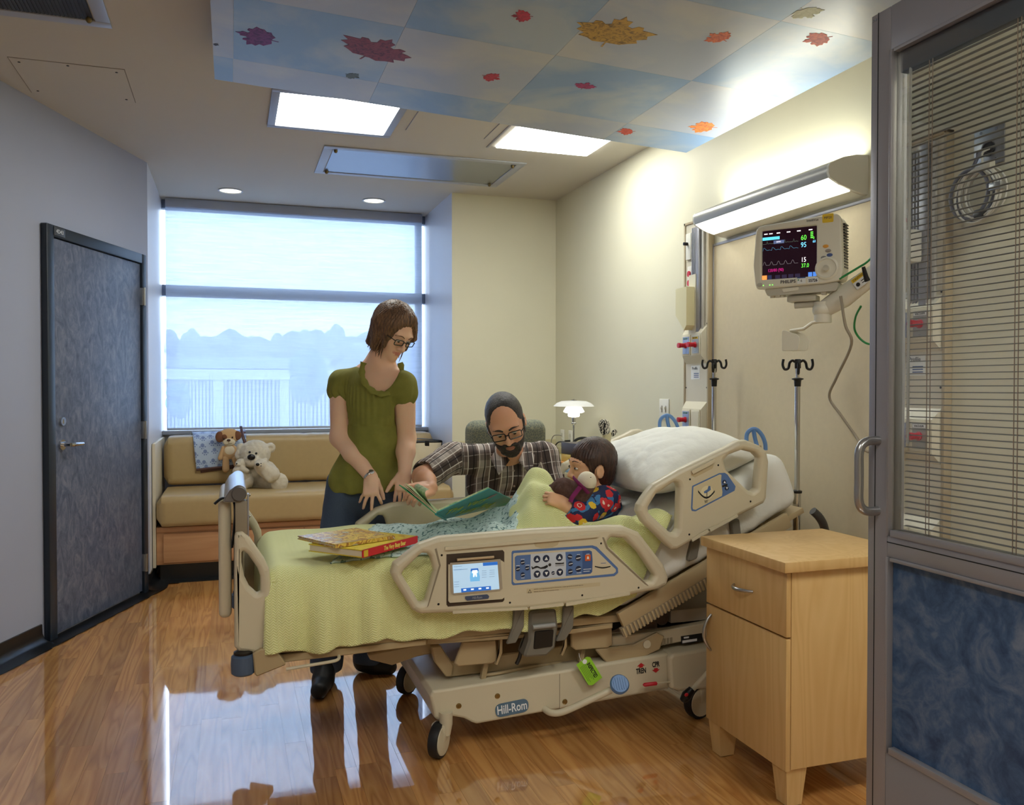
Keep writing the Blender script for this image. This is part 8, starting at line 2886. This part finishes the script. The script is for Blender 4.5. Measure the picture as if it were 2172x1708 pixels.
s = SDF(hm_.c - 0.17, hm_.c + 0.17, 0.0032)
hm_.ell(s, -0.016, 0, 0.036, (0.102, 0.080, 0.0945), 0.0)
for q in (-1, 1):
    hm_.cone(s, (0.012, q * 0.066, 0.01), (0.018, q * 0.066, -0.045), 0.016, 0.010, 0.012)
hm_.ell(s, 0.098, 0, 0.042, (0.090, 0.064, 0.082), 0.006, 0, True)
for q in (-1, 1):
    hm_.ell(s, -0.010, q * 0.088, -0.012, (0.03, 0.024, 0.040), 0.004, 0, True)
hm_.ell(s, 0.09, 0, -0.05, (0.085, 0.09, 0.06), 0.006, 0, True)
hm_.ell(s, 0.01, 0, -0.085, (0.12, 0.1, 0.05), 0.01, 0, True)
s.warp(lambda P: 0.0009 * vnoise(P, 420, 2))
sdf_obj('hair', s, m_hair_m, ma, 1)
s = SDF(hm_.c - 0.17, hm_.c + 0.17, 0.003)
hm_.ell(s, 0.026, 0, -0.036, (0.0685, 0.0695, 0.083), 0.0)
hm_.ell(s, 0.050, 0, -0.072, (0.045, 0.052, 0.046), 0.02)
hm_.ell(s, 0.074, 0, -0.100, (0.023, 0.03, 0.022), 0.02)
hm_.ell(s, 0.087, 0, -0.051, (0.0135, 0.031, 0.0075), 0.006)
for q in (-1, 1):
    hm_.cone(s, (0.085, q * 0.027, -0.052), (0.08, q * 0.031, -0.085), 0.012, 0.014, 0.006)
hm_.ell(s, 0.075, 0, -0.016, (0.085, 0.0505, 0.036), 0.004, 0, True)
hm_.ell(s, 0.078, 0, -0.03, (0.06, 0.062, 0.026), 0.008, 0, True)
hm_.ell(s, 0.100, 0, -0.0675, (0.034, 0.0215, 0.0115), 0.003, 0, True)
s.cut_plane(hm_.p(0.0, 0, -0.012), hm_.u)
s.cut_plane(hm_.p(-0.004, 0, 0), -hm_.f + 0.45 * hm_.u * 0)
hm_.ell(s, 0.087, 0, -0.0505, (0.015, 0.031, 0.0062), 0.004)
s.warp(lambda P: 0.0011 * vnoise(P, 380, 6))
sdf_obj('beard', s, m_hair_m, ma, 1)
# plaid shirt
mpl, t = NEW('shirt_plaid', (110, 96, 88), 0.85)
uv = t.coord('UV')
sp_x = t.n('ShaderNodeSeparateXYZ')
t.link(uv, sp_x.inputs[0])
def band(sock, period, centre, width):
    fr_ = t.math('FRACT', t.math('MULTIPLY', sock, 1 / period))
    return t.math('LESS_THAN', t.math('ABSOLUTE', t.math('SUBTRACT', fr_, centre)), width)
Us, Vs = sp_x.outputs[0], sp_x.outputs[1]
c0 = lin((128, 112, 104))
colr = t.mix(t.math('MULTIPLY', band(Us, 0.10, 0.25, 0.20), 1.0), c0, lin((74, 62, 58)))
colr = t.mix(t.math('MULTIPLY', band(Us, 0.10, 0.72, 0.16), 0.7), colr, lin((186, 176, 168)))
colr = t.mix(t.math('MULTIPLY', band(Vs, 0.115, 0.35, 0.22), 0.45), colr, lin((70, 58, 54)))
colr = t.mix(t.math('MULTIPLY', band(Vs, 0.0575, 0.75, 0.03), 0.6), colr, lin((206, 198, 190)))
colr = t.mix(t.math('MULTIPLY', band(Us, 0.05, 0.12, 0.045), 0.95), colr, lin((226, 218, 210)))
colr = t.mix(t.math('MULTIPLY', band(Us, 0.05, 0.62, 0.05), 0.95), colr, lin((30, 24, 24)))
t.link(colr, t.b.inputs['Base Color'])
t.bump(t.noise(t.coord('Object'), 40, 3), 0.15, 0.003)
s = SDF((0.74, 3.60, 0.48), (1.74, 4.40, 1.12), 0.0046)
s.ell(che + [0, 0.02, 0.0], (0.178, 0.13, 0.165), k=0.0, i=0)
s.cone(che + [0, 0.03, -0.03], pel + [0, 0, 0.02], 0.155, 0.175, 0.05, 0)
s.cone(che + [0, 0, 0.02], nek + [0, 0.045, -0.07], 0.138, 0.098, 0.05, 0)
s.cone(mR * 0.85 + che * 0.15 + [0, 0, 0.008], mL * 0.85 + che * 0.15 + [0, 0, 0.008], 0.075, 0.075, 0.05, 0)
s.cone(mR * 0.5 + nek * 0.5, nek + [0, 0.05, -0.005], 0.052, 0.06, 0.03, 0)
s.cone(mL * 0.5 + nek * 0.5, nek + [0, 0.05, -0.005], 0.052, 0.06, 0.03, 0)
dR, dL = unit(meR - mR), unit(meL - mL)
lenR = np.linalg.norm(meR - mR)
s.cone(mR, mR + dR * (lenR - 0.035), 0.072, 0.072, 0.03, 1)
s.cone(mL, meL, 0.072, 0.066, 0.03, 2)
s.cone(meL, meL * 0.65 + mwL * 0.35, 0.062, 0.06, 0.02, 2)
s.cone(mR + dR * (lenR - 0.005), mR + dR * (lenR + 0.08), 0.058, 0.06, k=0.003, sub=True)
s.cone(nek + [0.0, 0.03, -0.01], hm_.p(-0.03, 0, -0.06), 0.062, 0.072, k=0.006, sub=True)
nkf = unit(0.1 * CR + CT)
s.cone(nek + nkf * 0.075 + [0.0, 0, -0.03], nek + nkf * 0.03 + [0, 0, 0.03], 0.008, 0.04, k=0.006, sub=True)
s.warp(lambda P: 0.004 * vnoise(P, 22, 9) + 0.002 * vnoise(P, 55, 10))
def plaid_uv(V, lab):
    out = np.zeros((len(V), 2))
    ax_ = unit(mL - mR)
    out[:, 0] = (V - che) @ ax_
    out[:, 1] = V[:, 2] + 0.3 * (V[:, 1] - che[1])
    for i, a, d in ((1, mR, dR), (2, mL, dL)):
        m = lab == i
        q = V[m] - a
        e1 = unit(np.cross(d, [0, 1, 0.2]))
        e2 = np.cross(d, e1)
        ang = np.arctan2(q @ e2, q @ e1)
        out[m, 0] = ang * 0.07
        out[m, 1] = q @ d
    return out
sh_ = sdf_obj('plaid_shirt', s, mpl, ma, 2, attrs=plaid_uv)
# collar leaves
sd = unit(np.cross(nkf, [0, 0, 1]))
for q in (-1, 1):
    bk = nek + np.array([0, 0.055, 0.05]) + sd * q * 0.03
    def cf(u, v, q=q):
        a = nek + sd * q * (0.072 - 0.052 * u ** 1.6) + nkf * (-0.05 + 0.148 * u) + np.array([0, 0, 0.062 - 0.078 * u ** 1.4])
        o_ = sd * q * (0.036 + 0.016 * u) + np.array([0, 0, -0.040 - 0.026 * u]) + nkf * (0.018 + 0.012 * u)
        return Vector(a + o_ * v)
    cobj = MB().grid(cf, 14, 6).build('collar', mpl, sh_, smooth=60)
    uvmap(cobj.data, [(((Vector(v_.co) - Vector(nek)).dot(Vector(sd))) * 1.0, v_.co.z) for v_ in cobj.data.vertices])
    md = cobj.modifiers.new('thick', 'SOLIDIFY')
    md.thickness = 0.003
for k in range(2):
    c = nek + nkf * (0.085 + 0.012 * k) + np.array([0, 0, -0.065 - 0.07 * k])
    MB().ell(c, (0.005, 0.003, 0.005), seg=10, rings=6).build('button', M('button_taupe', (140, 126, 112), 0.4), sh_)
s = SDF((1.0, 3.74, 0.0), (1.72, 4.40, 0.72), 0.009)
s.ell(pel + [0, 0, -0.03], (0.19, 0.15, 0.12), k=0.0)
for q in (-1, 1):
    kn = np.array([1.30 + q * 0.15, 3.92, 0.50])
    s.cone(pel + [q * 0.09, 0, -0.02], kn, 0.098, 0.075, 0.03)
    s.cone(kn, (1.28 + q * 0.14, 3.98, 0.08), 0.072, 0.06, 0.02)
s.cut_plane((0, 0, 0.06), (0, 0, -1))
sdf_obj('trousers', s, M('trousers_dark', (46, 48, 58), 0.85), ma, 2)
for q in (-1, 1):
    s = SDF((1.0, 3.74, 0.0), (1.60, 4.12, 0.14), 0.006)
    s.cone((1.28 + q * 0.14, 4.0, 0.045), (1.27 + q * 0.15, 3.84, 0.038), 0.046, 0.04, 0.02)
    s.cut_plane((0, 0, 0.004), (0, 0, -1))
    sdf_obj('shoe', s, m_shoe, ma, 2)

# ================================================================== boy
sk_b, lip_b = skin('skin_boy', (228, 180, 142), 0), M('lips_boy', (204, 116, 100), 0.4)
bo_ = thing('person', 'dark-haired boy in patterned pyjamas lying under the green blanket', 'person', (1.3, 3.27, 0.72))
hb_ = Head(A3(1252, 992, 3.27), -0.93 * CR + 0.34 * CT - 0.0 * np.array([0, 0, 1]), np.array([0, 0, 1]) + 0.22 * CR, 0.93)
bn = A3(1268, 1052, 3.28)
bshN, bshF = A3(1283, 1062, 3.17), A3(1268, 1060, 3.41)
bch = A3(1254, 1078, 3.29)
bel, bwr = A3(1228, 1094, 3.085), A3(1194, 1068, 3.10)
s = SDF((0.80, 2.98, 0.68), (1.66, 3.52, 1.12), 0.0042)
hb_.build(s, 0.98, True)
s.cone(hb_.p(-0.02, 0, -0.06), bn, 0.045, 0.048, 0.02)
s.ell(bch + [0.02, 0, -0.01], (0.10, 0.12, 0.07), k=0.02)
s.cone(bshN, bshF, 0.05, 0.05, 0.03)
s.cone(bch, (1.28, 3.30, 0.775), 0.08, 0.075, 0.03)
s.cone((1.27, 3.33, 0.78), (1.22, 3.34, 0.845), 0.06, 0.045, 0.02)
s.cone((1.22, 3.34, 0.845), (1.10, 3.36, 0.72), 0.045, 0.034, 0.02)
s.cone((1.10, 3.36, 0.72), (0.92, 3.36, 0.712), 0.034, 0.028, 0.02)
s.cone((1.27, 3.24, 0.77), (1.18, 3.20, 0.80), 0.055, 0.045, 0.02)
s.cone((1.18, 3.20, 0.80), (1.08, 3.15, 0.715), 0.042, 0.034, 0.02)
s.cone((1.08, 3.15, 0.715), (0.92, 3.14, 0.71), 0.034, 0.028, 0.02)
s.cone(bshN, bel, 0.046, 0.037, 0.02)
s.cone(bel, bwr, 0.036, 0.027, 0.015)
s.cone(bshF, (1.33, 3.42, 0.83), 0.046, 0.04, 0.02)
tB = hand(s, bwr, A3(1170, 1058, 3.10) - bwr, CT + np.array([0, 0, 0.5]), np.array([0, 0, 1]) - 0.3 * CR, 0.72, per=[(48, 60, 40), (52, 60, 40), (55, 60, 40), (58, 60, 40)], thumb=(20, 40))
sdf_obj('body', s, [sk_b, lip_b], bo_, 1, True)
hb_.eyes(bo_, M('iris_black', (24, 16, 12), 0.15), (0, 0))
m_hair_b = hairmat('hair_dark_brown', (40, 24, 18), (84, 56, 44), 1.4, (50, 50, 16))
hb_.brows(bo_, m_hair_b, 0.0022, 0.007)
s = SDF(hb_.c - 0.18, hb_.c + 0.18, 0.003)
hb_.ell(s, -0.018, 0, 0.040, (0.110, 0.088, 0.102), 0.0)
hb_.ell(s, -0.055, 0, -0.02, (0.062, 0.07, 0.085), 0.02)
for q in (-1, 1):
    hb_.cone(s, (0.03, q * 0.062, 0.05), (0.028, q * 0.068, -0.012), 0.022, 0.010, 0.015)
hb_.ell(s, 0.112, 0, -0.012, (0.088, 0.14, 0.062), 0.004, 0, True)
hb_.ell(s, 0.06, 0, -0.055, (0.085, 0.12, 0.055), 0.006, 0, True)
for q in (-1, 1):
    hb_.ell(s, -0.012, q * 0.085, -0.012, (0.027, 0.03, 0.038), 0.004, 0, True)
def strb(P, H=hb_):
    Q = (P - H.c) @ H.R
    a = np.arctan2(Q[:, 1], Q[:, 0] + 0.05)
    return 0.0012 * np.sin(60 * a + 4 * np.sin(26 * Q[:, 2])) + 0.0008 * np.sin(120 * a + 30 * Q[:, 2])
s.warp(strb)
sdf_obj('hair', s, m_hair_b, bo_, 1)
mpj, t = NEW('pyjama_print', (30, 44, 84), 0.85)
v = t.coord('Object')
vo = t.n('ShaderNodeTexVoronoi')
vo.inputs['Scale'].default_value = 19
t.link(v, vo.inputs['Vector'])
d_ = t.math('ADD', vo.outputs['Distance'], t.math('MULTIPLY', t.noise(v, 46, 2), 0.35))
base_c = t.mix(t.math('GREATER_THAN', t.noise(v, 16, 2), 0.56), lin((28, 40, 80)), lin((60, 120, 170)))
sepc = t.n('ShaderNodeSeparateColor')
t.link(vo.outputs['Color'], sepc.inputs[0])
pick = t.ramp(sepc.outputs[0], [(0.0, lin((204, 40, 44))), (0.62, lin((226, 186, 50))), (0.78, lin((206, 50, 56)))], 'CONSTANT')
colr = t.mix(t.math('LESS_THAN', d_, 0.60), base_c, pick)
colr = t.mix(t.math('LESS_THAN', d_, 0.34), colr, lin((234, 206, 190)))
colr = t.mix(t.math('LESS_THAN', d_, 0.27), colr, lin((190, 30, 40)))
t.link(colr, t.b.inputs['Base Color'])
s = SDF((1.06, 2.98, 0.70), (1.62, 3.56, 1.02), 0.004)
s.ell(bch + [0.02, 0, -0.01], (0.112, 0.135, 0.082), k=0.0)
s.cone(bshN, bshF, 0.062, 0.062, 0.03)
s.cone(bch, (1.28, 3.30, 0.775), 0.09, 0.085, 0.03)
s.cone(bshN, bel, 0.058, 0.053, 0.02)
s.cone(bel, bel * 0.62 + bwr * 0.38, 0.051, 0.047, 0.015)
s.cone(bshF, (1.33, 3.42, 0.83), 0.056, 0.05, 0.02)
dd_ = unit(bwr - bel)
s.cone(bel + dd_ * 0.035, bwr + dd_ * 0.05, 0.034, 0.045, k=0.003, sub=True)
s.cone(bn + [0, 0, 0.0], hb_.p(-0.02, 0, -0.05), 0.050, 0.056, k=0.004, sub=True)
s.warp(lambda P: 0.003 * vnoise(P, 34, 12))
pj_o = sdf_obj('pyjama_top', s, mpj, bo_, 2)
MB().tube([Vector(bn + np.array([0.055 * math.cos(a), 0.055 * math.sin(a), 0.012 + 0.012 * math.cos(a)])) for a in [2 * math.pi * k / 24 for k in range(24)]], 0.011, 8, closed=True, flat=(1.3, 0.6), up=(0, 0, 1)).build('collar', mpj, pj_o)

# ------------------------------------------------------------------ brown plush held by the boy
mmk, t = NEW('plush_brown_fur', (104, 74, 66), 0.98)
v = t.coord('Object')
t.link(t.mix(t.noise(v, 90, 4, 0.7), lin((72, 48, 44)), lin((132, 98, 88))), t.b.inputs['Base Color'])
t.bump(t.noise(v, 300, 4, 0.8), 1.0, 0.006)
mk = thing('plush_monkey', 'brown plush toy with cream face and purple scarf in the boy arms', 'plush toy', A3(1213, 1067, 3.12))
kq = mpp(at(1215, 1035, Y=3.12))
s = SDF(A3(1168, 1092, 3.12) - [0.02, 0.12, 0.02], A3(1278, 992, 3.12) + [0.02, 0.12, 0.02], 0.004)
s.cone(A3(1199, 1037, 3.13), A3(1229, 1053, 3.11), 23 * kq, 21 * kq, 0.02)
s.ell(A3(1239, 1033, 3.10), (22 * kq, 0.045, 22 * kq), k=0.015)
s.cone(A3(1188, 1029, 3.14), A3(1175, 1037, 3.16), 14 * kq, 12 * kq, 0.015)
s.warp(lambda P: 0.0025 * vnoise(P, 140, 3))
sdf_obj('body', s, mmk, mk, 1)
s = SDF(A3(1213, 1067, 3.08) - 0.06, A3(1278, 992, 3.08) + 0.06, 0.0035)
s.ell(A3(1245, 1021, 3.088), (20 * kq, 0.042, 21 * kq), k=0.01)
fc_ = sdf_obj('cream_face', s, M('plush_face_cream', (226, 216, 192), 0.95, bump=(260, 0.4, 0.002)), mk, 1)
MB().ell(A3(1253, 1013, 3.036), (0.0024, 0.002, 0.0018), seg=8, rings=6).build('eye', M('nose_brown', (60, 34, 28), 0.4), fc_)
m_sc = M('scarf_purple', (124, 30, 92), 0.85)
sc_o = MB().tube(smooth_path([A3(1216, 1013, 3.10), A3(1225, 1023, 3.055), A3(1237, 1035, 3.045), A3(1248, 1047, 3.05)]), 0.0075, 8, flat=(1.2, 0.4)).build('scarf', m_sc, mk)
MB().tube(smooth_path([A3(1231, 1033, 3.045), A3(1223, 1043, 3.05), A3(1214, 1055, 3.05), A3(1210, 1065, 3.055)]), 0.0075, 8, flat=(1.2, 0.4)).build('scarf_tail', m_sc, sc_o)
